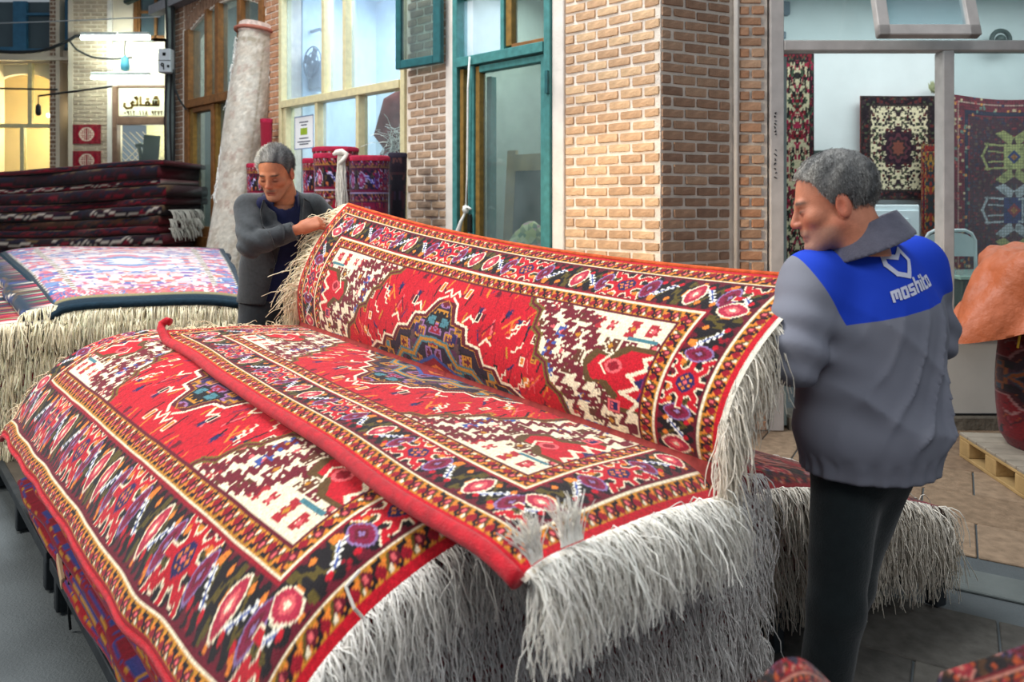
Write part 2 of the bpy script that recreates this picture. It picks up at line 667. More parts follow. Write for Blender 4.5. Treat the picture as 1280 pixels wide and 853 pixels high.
def simple_rug(nu_cm, nv_cm, cell, ground, border, guard, figs, seed, med=None, bw=None, dens=1.0, sym=True, fcell=None):
    """smaller woven design: field of figures, border band, optional medallion"""
    r = np.random.default_rng(seed)
    hl, hw = nu_cm / 2, nv_cm / 2
    bw = bw or hw * 0.28
    fcell = fcell or cell
    p = Paint(hl, hw, cell, ground)
    D = np.minimum(p.U, p.V)
    n = int(dens * (hl * hw) / (fcell * 5) ** 2 * 1.2)
    for k in range(n):
        p.glyph(r.uniform(0, hl), r.uniform(0, hw), int(r.integers(3, 6)), int(r.integers(3, 6)), figs[r.integers(len(figs))], None, fcell, r, 0.55)
    if med:
        for k, c in enumerate(med):
            s = 1 - k * 0.8 / len(med)
            p.dia(hl, hw, hl * 0.36 * s, hw * 0.36 * s, c, 1.5)
            for a in range(3):
                p.dia(hl - hl * 0.36 * s * math.cos(a * .785), hw - hw * .36 * s * math.sin(a * .785), hl * .09 * s, hl * .09 * s, c, 2)
    along = np.where(p.V < p.U, hl - p.U, hw - p.V)
    m = D < bw
    p.put(m, border)
    q = Paint(hl, hw, cell, border)
    for k in range(int(dens * n * 0.8)):
        q.glyph(r.uniform(0, hl), r.uniform(0, hw), int(r.integers(3, 6)), int(r.integers(3, 6)), figs[r.integers(len(figs))], None, fcell, r, 0.5)
    p.A[m] = q.A[m]
    for g0 in (bw * 0.05, bw * 0.86):
        gm = (D > g0) & (D < g0 + bw * 0.14)
        p.put(gm, guard)
        p.put(gm & ((along % (bw * .3)) < bw * .12), figs[0])
    A = np.concatenate([p.A, p.A[::-1]], 0)
    A = np.concatenate([A, A[:, ::-1]], 1)
    return np.clip(A * (1 + r.normal(0, 0.04, A.shape[:2])[..., None]), 0, 255)


WOOL = M_attr('rug_wool', 0.92, 0.5, 420, 0.22, 160, sheen=0.15)
YARN = M_attr('cotton_fringe_yarn', 0.9, 0.0, 300, 0.12, 60)
JUTE = M('rug_backing', (150, 60, 56), 0.95, 0.3, 30, 0.3)


def rug_sheet(name, parent, P, A, mat=WOOL):
    """knotted top of a rug: P (nu,nv,3) points, A (nu,nv,3) sRGB"""
    nu, nv = P.shape[:2]
    iu = np.clip((np.arange(nu) + 0.5) / nu * A.shape[0], 0, A.shape[0] - 1).astype(int)
    iv = np.clip((np.arange(nv) + 0.5) / nv * A.shape[1], 0, A.shape[1] - 1).astype(int)
    c = lin(A[iu][:, iv]).reshape(-1, 3)
    return part(name, parent, P.reshape(-1, 3), grid_faces(nu, nv), mat, True, c)


def sheet_normals(P):
    du = np.gradient(P, axis=0)
    dv = np.gradient(P, axis=1)
    n = np.cross(du, dv)
    return n / (np.linalg.norm(n, axis=2)[..., None] + 1e-9)


def backing(name, parent, P, step, thick, mat=JUTE, sgn=1, stepv=None):
    """coarse underside, thickness away from the knots, closed round the rim"""
    iu = np.unique(np.append(np.arange(0, P.shape[0], step), P.shape[0] - 1))
    iv = np.unique(np.append(np.arange(0, P.shape[1], stepv or step), P.shape[1] - 1))
    Q = P[iu][:, iv]
    n = sheet_normals(Q) * sgn
    B = Q + n * thick
    T = Q + n * thick * 0.4
    nu, nv = Q.shape[:2]
    V = np.concatenate([T.reshape(-1, 3), B.reshape(-1, 3)])
    m = nu * nv
    f = [tuple(q) for q in grid_faces(nu, nv)] + [tuple(q[::-1] + m) for q in grid_faces(nu, nv)]
    rim = [(i * nv) for i in range(nu)] + [(nu - 1) * nv + j for j in range(1, nv)] + \
          [i * nv + nv - 1 for i in range(nu - 2, -1, -1)] + [j for j in range(nv - 2, 0, -1)]
    for a, b in zip(rim, rim[1:] + rim[:1]):
        f.append((a, a + m, b + m, b))
    return part(name, parent, V, f, mat, True)


def strands(P0, D, length, seg=6, r=0.0017, droop=1.0, curl=0.02, rng=RNG, tint=(226, 218, 200), jitter=0.25, clump=4, var=0.1, floor=None, spread=1.0):
    """yarn strands: P0 (n,3) roots, D (n,3) start directions. returns verts, faces(np), colours"""
    n = len(P0)
    L = length * rng.uniform(1 - jitter, 1 + jitter, n)
    side = np.repeat(rng.normal(0, 1, (n // clump + 1, 3)), clump, axis=0)[:n]
    own = rng.normal(0, 1, (n, 3))
    pts = np.zeros((n, seg + 1, 3))
    pts[:, 0] = P0
    d = D / (np.linalg.norm(D, axis=1)[:, None] + 1e-9)
    cur = d + (0.25 * side + 0.12 * own) * spread
    ph = rng.uniform(0, 6.28, (n, 2))
    for k in range(seg):
        t = (k + 1) / seg
        g = np.array((0, 0, -1.0))
        cur = cur * (1 - 0.42 * droop) + g * 0.42 * droop + rng.normal(0, 1, (n, 3)) * curl * 4
        cur /= np.linalg.norm(cur, axis=1)[:, None] + 1e-9
        pts[:, k + 1] = pts[:, k] + cur * (L / seg)[:, None]
    if floor is not None:
        pts[..., 2] = np.maximum(pts[..., 2], floor + rng.uniform(0, 0.02, (n, 1)))
    T = np.gradient(pts, axis=1)
    T /= np.linalg.norm(T, axis=2)[..., None] + 1e-9
    ref = np.where(np.abs(T[..., 2:3]) > 0.8, np.array((1.0, 0, 0)), np.array((0, 0, 1.0)))
    N = np.cross(T, ref)
    N /= np.linalg.norm(N, axis=2)[..., None] + 1e-9
    B = np.cross(T, N)
    rad = r * (1 - 0.35 * np.linspace(0, 1, seg + 1))[None, :, None] * rng.uniform(0.75, 1.3, (n, 1, 1))
    ring = [pts + rad * (math.cos(a) * N + math.sin(a) * B) for a in (0.0, 2.094, 4.189)]
    V = np.stack(ring, axis=2).reshape(-1, 3)
    base = (np.arange(n) * (seg + 1) * 3)[:, None, None]
    k = (np.arange(seg) * 3)[None, :, None]
    j = np.arange(3)[None, None, :]
    a = base + k + j
    b = base + k + (j + 1) % 3
    f = np.stack([a, b, b + 3, a + 3], axis=-1).reshape(-1, 4)
    c = lin(np.asarray(tint, float)) * rng.uniform(1 - var, 1 + var, (n, 1))
    c = np.repeat(np.clip(c, 0, 1), (seg + 1) * 3, axis=0)
    return V, f, c


def fringe(name, parent, line, out, n, length, **kw):
    """fringe along a polyline edge, leaving it in direction out (vector or per-point)"""
    rng = kw.pop('rng', RNG)
    line = np.asarray(line, float)
    s = np.concatenate([[0], np.cumsum(np.linalg.norm(np.diff(line, axis=0), axis=1))])
    x = np.sort(rng.uniform(0, s[-1], n))
    P0 = np.stack([np.interp(x, s, line[:, k]) for k in range(3)], 1)
    out = np.asarray(out, float)
    if out.ndim == 1:
        D = np.repeat(out[None], n, 0)
    else:
        D = np.stack([np.interp(x, s, out[:, k]) for k in range(3)], 1)
    V, f, c = strands(P0, D, length, rng=rng, **kw)
    o = part(name, parent, V, f, YARN, True, c)
    o['kind'] = 'stuff'
    return o
# ------------------------------------------------------------------ carpet piles
def nrm(v):
    v = np.asarray(v, float)
    return v / (np.linalg.norm(v) + 1e-12)


HERIZ = heriz_rug()


def edge_colors(nl, nr, base, seams, rng, mottle=0.25):
    """colours round the edge of a folded rug: base wool with jagged coloured seams running along it"""
    c = np.zeros((nl, nr, 3))
    c[:] = base
    c *= 1 + mottle * rng.normal(0, 0.35, (nl, 1, 1)) * rng.random((1, nr, 1))
    for col, p, w, jag in seams:
        p0 = p + smooth_noise(nl, 40, jag, rng) + rng.normal(0, jag * 0.25, nl)
        gate = smooth_noise(nl, 14, 1, rng) > -0.7
        d = np.abs(np.arange(nr)[None, :] - p0[:, None])
        c[(d < w) & gate[:, None]] = col
    return np.clip(c, 0, 255)


def slab(name, parent, NL, FL, NR, FR, z0, z1, colfn, nl=90, rng=RNG, wob=0.012, side=6, top=7, mat=WOOL, sag=None, both=False):
    """one folded carpet in a pile. N/F near/far, L/R left/right plan corners; z0,z1(u,s) -> height of its faces"""
    NL, FL, NR, FR = (np.asarray(q, float)[:2] for q in (NL, FL, NR, FR))
    u = np.linspace(0, 1, nl)
    lw = smooth_noise(nl, 9, wob, rng)
    rw = smooth_noise(nl, 9, wob, rng)
    ring = []
    for a in np.linspace(-90, 90, side + 1):                       # left edge, from below to above
        ring.append((0.0, 0.5 + 0.5 * math.sin(math.radians(a)), -math.cos(math.radians(a))))
    for s in np.linspace(0, 1, top + 2)[1:-1]:
        ring.append((s, 1.0, 0))
    for a in np.linspace(90, -90, side + 1):
        ring.append((1.0, 0.5 + 0.5 * math.sin(math.radians(a)), math.cos(math.radians(a))))
    for s in np.linspace(1, 0, top + 2)[1:-1]:
        ring.append((s, 0.0, 0))
    nr = len(ring)
    P = np.zeros((nl, nr, 3))
    for j, (s, zf, b) in enumerate(ring):
        Lp = NL[None] * (1 - u[:, None]) + FL[None] * u[:, None]
        Rp = NR[None] * (1 - u[:, None]) + FR[None] * u[:, None]
        W = (Rp - Lp) / np.linalg.norm(Rp - Lp, axis=1)[:, None]
        th = z1(u, s) - z0(u, s)
        q = Lp * (1 - s) + Rp * s
        off = (lw * (1 - s) + rw * s)[:, None] * (1 if s in (0.0, 1.0) else 0.3) + (0.5 * th * b)[:, None]
        P[:, j, :2] = q + W * off
        P[:, j, 2] = z0(u, s) + th * zf
    V = P.reshape(-1, 3)
    i, j = np.meshgrid(np.arange(nl - 1), np.arange(nr), indexing='ij')
    a = (i * nr + j).ravel()
    b = (i * nr + (j + 1) % nr).ravel()
    f = [tuple(q) for q in np.stack([a, b, b + nr, a + nr], 1)]
    f.append(tuple(range(nr))[::-1])
    f.append(tuple((nl - 1) * nr + k for k in range(nr)))
    c = colfn(nl, nr, rng)
    return part(name, parent, V, f, mat, True, lin(c).reshape(-1, 3)), P


def zline(P, s_idx):
    return P[0, s_idx]


BENCH_MET = M('bench_metal', (58, 62, 66), 0.55, 0.25, 14, 0.15, metal=0.6)
BENCH_TOP = M('bench_boards', (70, 62, 52), 0.8, 0.3, 6, 0.2)


def bench(a, b, W, width, h, label, legs=((0.02, 0), (0.02, 1), (0.98, 0), (0.98, 1))):
    a, b, W = np.array((*a, 0.0)), np.array((*b, 0.0)), nrm((*W, 0))
    L = nrm(b - a)
    ln = np.linalg.norm(b - a)
    r = thing('display_bench', (a + b) / 2 + W * width / 2, label, 'bench', 'low metal benches under the carpets')
    up = (0, 0, 1)
    v, f = frame_box(a, L, W, up, (0.02, ln - 0.02), (0.03, width - 0.03), (h - 0.035, h - 0.008))
    part('board', r, v, f, BENCH_TOP)
    for w0, w1 in ((0, 0.03), (width - 0.03, width)):
        v, f = frame_box(a, L, W, up, (0, ln), (w0, w1), (h - 0.045, h))
        part('rail', r, *bevel_mesh(v, f, 0.003), BENCH_MET)
    for l0 in (0, ln - 0.03):
        v, f = frame_box(a, L, W, up, (l0, l0 + 0.03), (0.03, width - 0.03), (h - 0.045, h - 0.003))
        part('rail', r, *bevel_mesh(v, f, 0.003), BENCH_MET)
    for t, w in legs:
        p = t * ln
        q = 0.002 if w == 0 else width - 0.05
        v, f = frame_box(a, L, W, up, (p - 0.02, p + 0.028), (q, q + 0.048), (0, h - 0.045))
        part('leg', r, *bevel_mesh(v, f, 0.004), BENCH_MET)
    return r


# ---- main pile -------------------------------------------------------------
PL_N, PL_F = np.array((-0.43, 1.34)), np.array((-2.10, 3.28))         # left edge, near and far
PR_N, PR_F = np.array((0.655, 2.055)), np.array((-0.92, 3.68))        # right edge


def pile_z(k):
    """height of the top of layer fraction k (0 bench .. 1 top) at (u along, s across)"""
    def z(u, s):
        e = 0.165 + 0.42 * k
        c = 0.165 + (0.665 + 0.06 * u) * k
        x = np.minimum(s / 0.42, 1.0)
        x2 = np.clip((1 - s) / 0.2, 0, 1)
        p = (1 - (1 - x) ** 2.2) * (0.8 + 0.2 * x2)
        return e + (c - e) * p
    return z


LDIR = nrm((*(PL_F - PL_N), 0))
bd = PL_F - PL_N
b_w = nrm((0.76, 0.65))
bench(PL_N - 0.12 * bd, PL_N + 0.79 * bd, b_w, 1.2, 0.16, 'low dark metal bench under the near half of the main carpet pile',
      ((0.40, 0), (0.955, 0), (0.05, 1), (0.955, 1)))
bench(PL_N + 0.815 * bd, PL_N + 1.40 * bd, b_w, 1.2, 0.16, 'low dark metal bench under the far half of the main carpet pile',
      ((0.03, 0), (0.5, 0), (0.97, 0), (0.03, 1), (0.97, 1)))

ORD = ['second', 'third', 'fourth', 'fifth', 'sixth', 'seventh', 'eighth', 'ninth', 'tenth', 'eleventh', 'twelfth', 'thirteenth', 'fourteenth']
NLAY = 11
LAYERS = []
rg = np.random.default_rng(21)
for k in range(NLAY):
    k0, k1 = k / NLAY, (k + 1) / NLAY
    d = rg.uniform(-0.02, 0.02, 4)
    ctr = (PL_N + PR_N) / 2
    zz1 = pile_z(k1)
    r = thing('carpet', (*(PL_N + PR_F) / 2, 0.165 + 0.5 * k0),
              'red folded carpet, %s down in the main pile, red blue and yellow edge' % ORD[NLAY - k],
              'carpet', 'folded carpets in the main pile')
    seams = [((48, 40, 100), rg.uniform(1, 3), 0.45, 0.5), ((176, 126, 36), rg.uniform(2.5, 5), 0.32, 0.6),
             ((44, 58, 124), rg.uniform(3.5, 6), 0.4, 0.5), ((50, 14, 30), 0.2, 0.6, 0.3)]
    bs = [(156, 16, 34), (140, 14, 32), (166, 22, 36), (126, 14, 34)][k % 4]
    o, P = slab('pile', r, PL_N + (d[0], d[1]), PL_F + (d[2], d[0]), PR_N + (d[1], d[3]), PR_F + (d[3], d[2]),
                lambda u, s, z=pile_z(k0): z(u, s) + 0.001, lambda u, s, z=zz1: z(u, s) - 0.002,
                lambda nl, nr, g, b=bs, sm=seams: edge_colors(nl, nr, b, sm, g), 200, rg, 0.007)
    line = P[0, 3:7 + 7 + 3] + np.array((0, 0, -0.006))
    ol = nrm((0.62, -0.78, -0.1))
    fringe('fringe', r, line, ol, 460, 0.15, r=0.0017, seg=7, droop=1.15, curl=0.05, rng=rg, tint=(238, 236, 232), clump=6, var=0.16, spread=0.8)
    LAYERS.append(r)

# ---- second carpet: lies face up on the pile, its left edge turned down --------
NU2, NV2 = 600, 190
a_l = np.linspace(0, 1, NU2)[:, None]
arc = np.linspace(0, 0.80, NV2)[None, :]
TN, TF = np.array((-0.43, 1.315)), np.array((-2.19, 3.32))
WN, WF = nrm((0.836, 0.55)), nrm((0.97, 0.24))
fold = 0.075
sx = np.maximum(arc - fold, 0)
drop = np.maximum(fold - arc, 0)
wob = smooth_noise(NU2, 16, 0.007, rg)[:, None]
P2 = np.zeros((NU2, NV2, 3))
for c in range(2):
    P2[..., c] = (TN[c] + WN[c] * sx) * (1 - a_l) + (TF[c] + WF[c] * sx) * a_l
z2 = pile_z(1.0)(a_l, sx / 1.30)
rnd = 0.05 * np.exp(-sx / 0.045)                                   # rounded shoulder
P2[..., 2] = z2 + 0.052 - rnd - drop * 0.92
outw = -(WN * (1 - a_l[..., None]) + WF * a_l[..., None])
bul = np.where(drop > 0, 0.045 * np.sin(np.clip(drop / fold, 0, 1) * 1.9), 0) + wob * np.exp(-sx / 0.08)
P2[..., :2] += outw * bul[..., None]
P2[..., 2] += 0.005 * vnoise2(a_l * 14, sx * 7, 3) + 0.003 * vnoise2(a_l * 40, sx * 16, 8)
nb = a_l[:, 0] < 0.06                                               # near end bends down a little
P2[..., 2] -= 0.05 * np.maximum(0, (0.05 - a_l) / 0.05) ** 2
P2[..., 2] -= 0.05 * np.maximum(0, (a_l - 0.96) / 0.04) ** 2
carpet2 = thing('carpet', (-0.9, 2.4, 0.66), 'red patterned carpet lying face up at the left of the main pile, edge turned down', 'carpet', None)
half = HERIZ[:, :int(HERIZ.shape[1] * 0.80 / 1.32)]
rug_sheet('pile', carpet2, P2, half)
backing('backing', carpet2, P2, 6, 0.016, stepv=3)
edge = P2[::4, 0]
v, f = tube(edge + np.array((0, 0, -0.006)), 0.011, 8)
part('selvedge', carpet2, v, f, M('red_selvedge_wool', (196, 16, 36), 0.95, 0.25, 40, 0.6, bscale=300, sheen=0.2), True)
fringe('fringe', carpet2, P2[0, 6:], (0.62, -0.78, 0.05), 800, 0.16, r=0.0014, seg=8, droop=1.0, curl=0.045, rng=rg, tint=(246, 242, 234), clump=5, spread=0.8)
fringe('fringe', carpet2, P2[-1, 4:], (-0.55, 0.8, 0.12), 280, 0.11, r=0.002, seg=6, droop=0.6, curl=0.05, rng=rg, tint=(232, 214, 180), clump=4)
tag_p = tube([(-0.0, 0, 0)] * 0 + [P2[0, 60] + (0, 0, 0.004), P2[0, 60] + (-0.01, -0.02, 0.03), P2[0, 60] + (-0.03, 0.0, 0.06), P2[0, 60] + (-0.01, 0.03, 0.075)], 0.0035, 6)
part('loose_yarn', carpet2, *tag_p, M('white_yarn', (232, 226, 214), 0.9, 0.08, 40))

# ---- top carpet: one half flat, the other half lifted by the two men ------------
NU1, NVA = 620, 165
u1 = np.linspace(0, 1, NU1)[:, None]
AN, AF = np.array((0.014, 1.29, 0.905)), np.array((-1.445, 3.15, 0.965))
VN, VF = np.array((0.486, 1.75, 0.885)), np.array((-1.0, 3.60, 0.925))
v1 = np.linspace(0, 1, NVA)[None, :]
Aline = AN * (1 - u1[..., None]) + AF * u1[..., None]
Vline = VN * (1 - u1[..., None]) + VF * u1[..., None]
Aline = Aline + np.stack([smooth_noise(NU1, 6, 0.006, rg)[:, None]] * 2 + [np.zeros((NU1, 1))], -1)
PA = Aline * (1 - v1[..., None]) + Vline * v1[..., None]
PA[..., 2] += 0.010 * np.sin(v1 * math.pi) + 0.006 * vnoise2(u1 * 9, v1 * 4, 5) * np.sin(v1 * math.pi * .9 + .2)
PA[..., 2] -= 0.020 * np.exp(-v1 / 0.05)
PA[..., 2] -= 0.055 * np.maximum(0, (0.06 - u1) / 0.06) ** 2 * (0.4 + 0.6 * v1)
PA[..., 2] += 0.03 * np.maximum(0, (u1 - 0.97) / 0.03) * np.exp(-v1 / 0.08)
t1 = np.linspace(0, 1, NVA)[None, 1:]
Wd = np.array((0.715, 0.70, 0))
hh = 0.575 + (0.415 - 0.575) * (1 - u1)                             # height of the lifted edge above the crease
wo = 0.25 + (0.43 - 0.25) * (1 - u1)
hh = hh - 0.20 * u1 * (1 - u1) - 0.05 * np.sin(u1 * math.pi * 2) * 0
b1 = 3 * t1 * (1 - t1) ** 2
b2 = 3 * t1 ** 2 * (1 - t1)
b3 = t1 ** 3
w_off = b1 * (-0.095) + b2 * (wo * 0.45 - 0.04) + b3 * wo
z_off = b1 * (hh * 0.40) + b2 * (hh * 0.80) + b3 * hh
fold_w = 0.012 * np.sin(u1 * 23 + 2 * t1) * t1 * (1 - t1) * 2 + 0.010 * vnoise2(u1 * 8, t1 * 3, 9)
PB = Vline + np.zeros((1, NVA - 1, 1))
PB = PB + (w_off + fold_w * np.minimum(t1 * 4, 1))[..., None] * Wd
PB[..., 2] += z_off
pull = 0.05 * t1 ** 2                                                # corners pulled toward the holders
PB[..., 0] += (pull * (1 - u1) ** 6)
PB[..., 0] += 0.03 * np.sin(t1 * 3.1) * (u1 ** 8)
P1 = np.concatenate([PA, PB], 1)
top_carpet = thing('carpet', (-0.5, 2.4, 0.9), 'red patterned carpet on top of the main pile, one half lifted upright by two men', 'carpet')
rug_sheet('pile', top_carpet, P1, HERIZ)
backing('backing', top_carpet, P1, 10, 0.010)
se = P1[::4, 0] + np.array((-0.004, -0.004, -0.002))
curl = [se[-1] + np.array(q) for q in ((-0.02, 0.03, 0.012), (-0.022, 0.045, 0.03), (-0.005, 0.05, 0.042), (0.012, 0.045, 0.036))]
v, f = tube(np.concatenate([se, curl]), 0.0165, 10)
part('selvedge', top_carpet, v, f, _mats['red_selvedge_wool'], True)
te = P1[::4, -1]
part('selvedge', top_carpet, *tube(te, 0.008, 8), M('orange_selvedge', (206, 92, 48), 0.95, 0.3, 40, 0.5, bscale=300), True)
near_out = np.array((0.62, -0.78, 0.12))
fringe('fringe', top_carpet, P1[0, 3:NVA], near_out, 1000, 0.17, r=0.0014, seg=9, droop=0.85, curl=0.045, rng=rg, tint=(250, 246, 236), clump=6, spread=0.8)
# tuft of fringe flicked back up over the near corner
for c0, c1, dr in ((7, 15, (-.25, -.1, 1.0)), (26, 42, (-.15, .1, 1.0))):
    fringe('tuft', top_carpet, P1[0, c0:c1] + (0, 0, 0.004), dr, 80, 0.075, r=0.0015, seg=8, droop=0.13, curl=0.022, rng=rg, tint=(250, 246, 236), clump=6, spread=0.30)
fringe('fringe', top_carpet, P1[0, NVA:NVA + 118], np.array((0.45, -0.6, -0.5)), 560, 0.165, r=0.0016, seg=8, droop=1.2, curl=0.045, rng=rg, tint=(244, 236, 220), clump=8, spread=0.75)
fringe('fringe', top_carpet, P1[-1, NVA + 4:], np.array((-0.72, 0.62, -0.05)), 520, 0.155, r=0.0024, seg=7, droop=0.55, curl=0.05, rng=rg, tint=(252, 236, 204), clump=7)
fringe('fringe', top_carpet, P1[-1, 4:NVA], np.array((-0.6, 0.78, 0.1)), 220, 0.10, r=0.002, seg=6, droop=0.5, curl=0.05, rng=rg, tint=(236, 218, 184), clump=4)
# white cotton web at both ends, between knots and fringe
for row, sg in ((0, -1), (-1, 1)):
    e = P1[row]
    o1 = e + sg * LDIR * 0.014 + (0, 0, -0.002)
    V = np.concatenate([e, o1])
    n = len(e)
    f = [(i, i + 1, n + i + 1, n + i) for i in range(n - 1)]
    part('cotton_web', top_carpet, V, f, M('cotton_web', (228, 220, 202), 0.95, 0.12, 60, 0.4, bscale=200))

# ---- pale carpet pile at the left -----------------------------------------------
def stackz(zb, zt, rise, droop=0.03, back=0.0):
    def mk(k):
        def z(u, s):
            return zb + (zt - zb) * k + rise * k * np.minimum(u * 3, 1) ** 0.7 * 0.5 + rise * k * u * 0.5 - droop * k * ((2 * s - 1) ** 4)
        return z
    return mk


B_NL, B_NR = np.array((-2.46, 4.06)), np.array((-1.50, 4.28))
B_FL, B_FR = np.array((-4.75, 7.05)), np.array((-2.75, 7.25))
bz = stackz(0.19, 0.965, 0.10)
bench((-2.98, 4.12), (-4.9, 7.0), (0.97, 0.24), 1.5, 0.18, 'low metal bench under the pale carpet pile at the left')
rb = np.random.default_rng(4)
NB = 9
for k in range(NB):
    sh = -0.42 if k < NB - 1 else -0.10
    sh = (-0.62 + 0.02 * k) if k < NB - 2 else (-0.34 if k == NB - 2 else sh)
    r = thing('carpet', (-3, 5.5, 0.19 + 0.08 * k), 'folded carpet with long cream fringe, %s down in the left pile' % ORD[NB - k - 1], 'carpet', 'fringed carpets in the left pile')
    bs = [(170, 26, 44), (150, 30, 44), (120, 26, 40), (186, 40, 60)][k % 4] if k < NB - 2 else (24, 44, 62)
    sm = [((226, 210, 190), 2, 0.9, 1.4), ((40, 60, 120), 4, 0.8, 1.2), ((90, 70, 50), 5, 0.5, 0.8)]
    jt = rb.uniform(-0.03, 0.03, 2)
    def fl(nl, nr, g, b=bs, s_=sm):
        c = edge_colors(nl, nr, b, s_, g)
        spots = np.array([(200, 40, 66), (226, 214, 200), (60, 40, 60), (150, 24, 44), (120, 140, 90)])
        m = g.random((nl, 5)) < 0.75
        c[:, 7:12][m] = spots[g.integers(0, 5, (nl, 5))][m]
        return c
    o, P = slab('pile', r, B_NL + (sh, sh * 0.22) + jt, B_FL + (sh, 0), B_NR + jt, B_FR, lambda u, s, z=bz(k / NB): z(u, s) + 0.002, lambda u, s, z=bz((k + 1) / NB): z(u, s) - 0.003,
                fl, 140, rb, 0.02)
    fringe('fringe', r, P[0, 3:17], nrm((0.24, -0.97, 0.0)), 420, 0.17, r=0.0040, seg=6, droop=1.3, curl=0.03, rng=rb, tint=(255, 242, 212), clump=4, var=0.12, spread=0.7)

pale = simple_rug(300, 150, 1.0, (226, 214, 216), (222, 148, 158), (150, 130, 100),
                  [(236, 232, 232), (210, 110, 130), (120, 150, 196), (226, 190, 200), (150, 110, 170), (236, 226, 220), (90, 120, 180), (226, 130, 120)], 17,
                  [(236, 234, 236), (224, 150, 164), (126, 160, 204), (236, 230, 230)], 24, 2.2, fcell=2.0)
n0, n1 = pale.shape[:2]
cu = np.minimum(np.arange(n0), n0 - 1 - np.arange(n0))[:, None] * 1.0
cv = np.minimum(np.arange(n1), n1 - 1 - np.arange(n1))[None, :] + 0.0 * cu
cu = cu + 0.0 * cv
cor = (cu + cv * 1.1 < 34)
pale[cor & (RNG.random((n0, n1)) < 0.72)] = (44, 112, 178)
frontb = (cu > 5) & (cu < 22)
pale[frontb & (RNG.random((n0, n1)) < 0.45)] = (214, 96, 112)
pale[(cu >= 4) & (cu < 7)] = (150, 140, 100)
pale *= 0.9
pale[(cu < 4) | (cv < 4)] = (22, 44, 58)
NUp, NVp = 200, 110
up_, vp_ = np.linspace(0, 1, NUp)[:, None], np.linspace(0, 1, NVp)[None, :]
PP = np.zeros((NUp, NVp, 3))
for c in range(2):
    PP[..., c] = (B_NL[c] * (1 - vp_) + B_NR[c] * vp_) * (1 - up_) + (B_FL[c] * (1 - vp_) + B_FR[c] * vp_) * up_
PP[..., 2] = bz(1.0)(up_, vp_) + 0.035 + 0.008 * vnoise2(up_ * 12, vp_ * 6, 2) - 0.03 * np.exp(-up_ / 0.012) - 0.03 * np.exp(-vp_ / 0.03)
pale_carpet = thing('carpet', (-3, 5.6, 0.97), 'pale pink and white carpet with dark blue edge, topmost of the left pile', 'carpet')
rug_sheet('pile', pale_carpet, PP, pale)
backing('backing', pale_carpet, PP, 8, 0.02, M('navy_backing', (24, 42, 56), 0.95, 0.2, 20))
rim = np.concatenate([PP[::-6, 0], PP[0, ::6]]) + (0, 0, -0.014)
part('selvedge', pale_carpet, *tube(rim, 0.021, 8), M('navy_selvedge', (20, 44, 58), 0.95, 0.2, 30, 0.4), True)
fringe('fringe', pale_carpet, PP[0, 3:] + (0, 0, -0.03), nrm((0.24, -0.97, -0.2)), 460, 0.17, r=0.0038, seg=6, droop=1.3, curl=0.025, rng=rb, tint=(255, 244, 216), clump=4, spread=0.7)

# ---- tall dark pile against the far shops ---------------------------------------
rd = np.random.default_rng(9)
ND = 19
DPAL = [(70, 16, 28), (52, 14, 24), (92, 18, 34), (44, 18, 26), (84, 22, 30), (58, 34, 24), (40, 16, 28)]
for k in range(ND):
    def dz(kk):
        return lambda u, s, q=kk: 0.02 + 1.86 * (q + 0.012 * math.sin(q * 55)) + (0.10 * q * u) + 0.035 * np.sin(u * 5 + q * 3) * q
    jx = rd.uniform(-0.05, 0.05, 3)
    r = thing('carpet', (-5, 9, 0.02 + 0.098 * k), 'dark red folded carpet, %s from the ground in the tall back pile' %
              (['first'] + ORD + ['fifteenth', 'sixteenth', 'seventeenth', 'eighteenth', 'nineteenth'])[k], 'carpet', 'dark carpets in the tall back pile')
    sm = [((26, 24, 42), 4.5, 0.9, 1.2), ((112, 16, 34), 1.2, 0.8, 0.8), ((96, 76, 50), 5.6, 0.35, 0.8), ((26, 22, 30), 3.2, 0.5, 1.0)] + ([((170, 160, 150), 2.5, 0.5, 1.2)] if k % 3 == 1 else []) + [((26, 14, 20), 0, 0.8, 0.4)]
    slab('pile', r, (-6.9, 8.55 + jx[0]), (-3.86 + jx[1], 8.42 + jx[2] * 0.6), (-6.9, 9.75), (-3.9 + jx[1], 9.6),
         dz(k / ND), dz((k + 0.97) / ND), lambda nl, nr, g, b=DPAL[k % 7], s_=sm: edge_colors(nl, nr, b, s_, g, 0.5), 110, rd, 0.03)
    if k in (11, 12, 13):
        fringe('fringe', r, [(-3.84, 8.5, 0.09 + 1.96 * k / ND), (-3.84, 9.3, 0.09 + 1.96 * k / ND)], (1, -0.2, 0), 60, 0.15, r=0.006, seg=4, rng=rd, tint=(200, 196, 186))

# ---- low pile beside the brick pillar --------------------------------------------
C_NL, C_NR = np.array((0.80, 2.50)), np.array((1.60, 2.83))
C_FL, C_FR = np.array((-0.62, 4.42)), np.array((0.12, 4.72))
bench(C_NR + (0.03, 0.0), C_FR + (0.03, 0), nrm((-0.92, -0.38)), 0.82, 0.165, 'low dark metal bench beside the brick pillar behind the workman',
      ((0.012, 0), (0.98, 0), (0.012, 1), (0.98, 1)))


def cz(k):
    return lambda u, s, q=k: 0.17 + 0 * u + q * (0.44 - 0.21 * s ** 1.5)


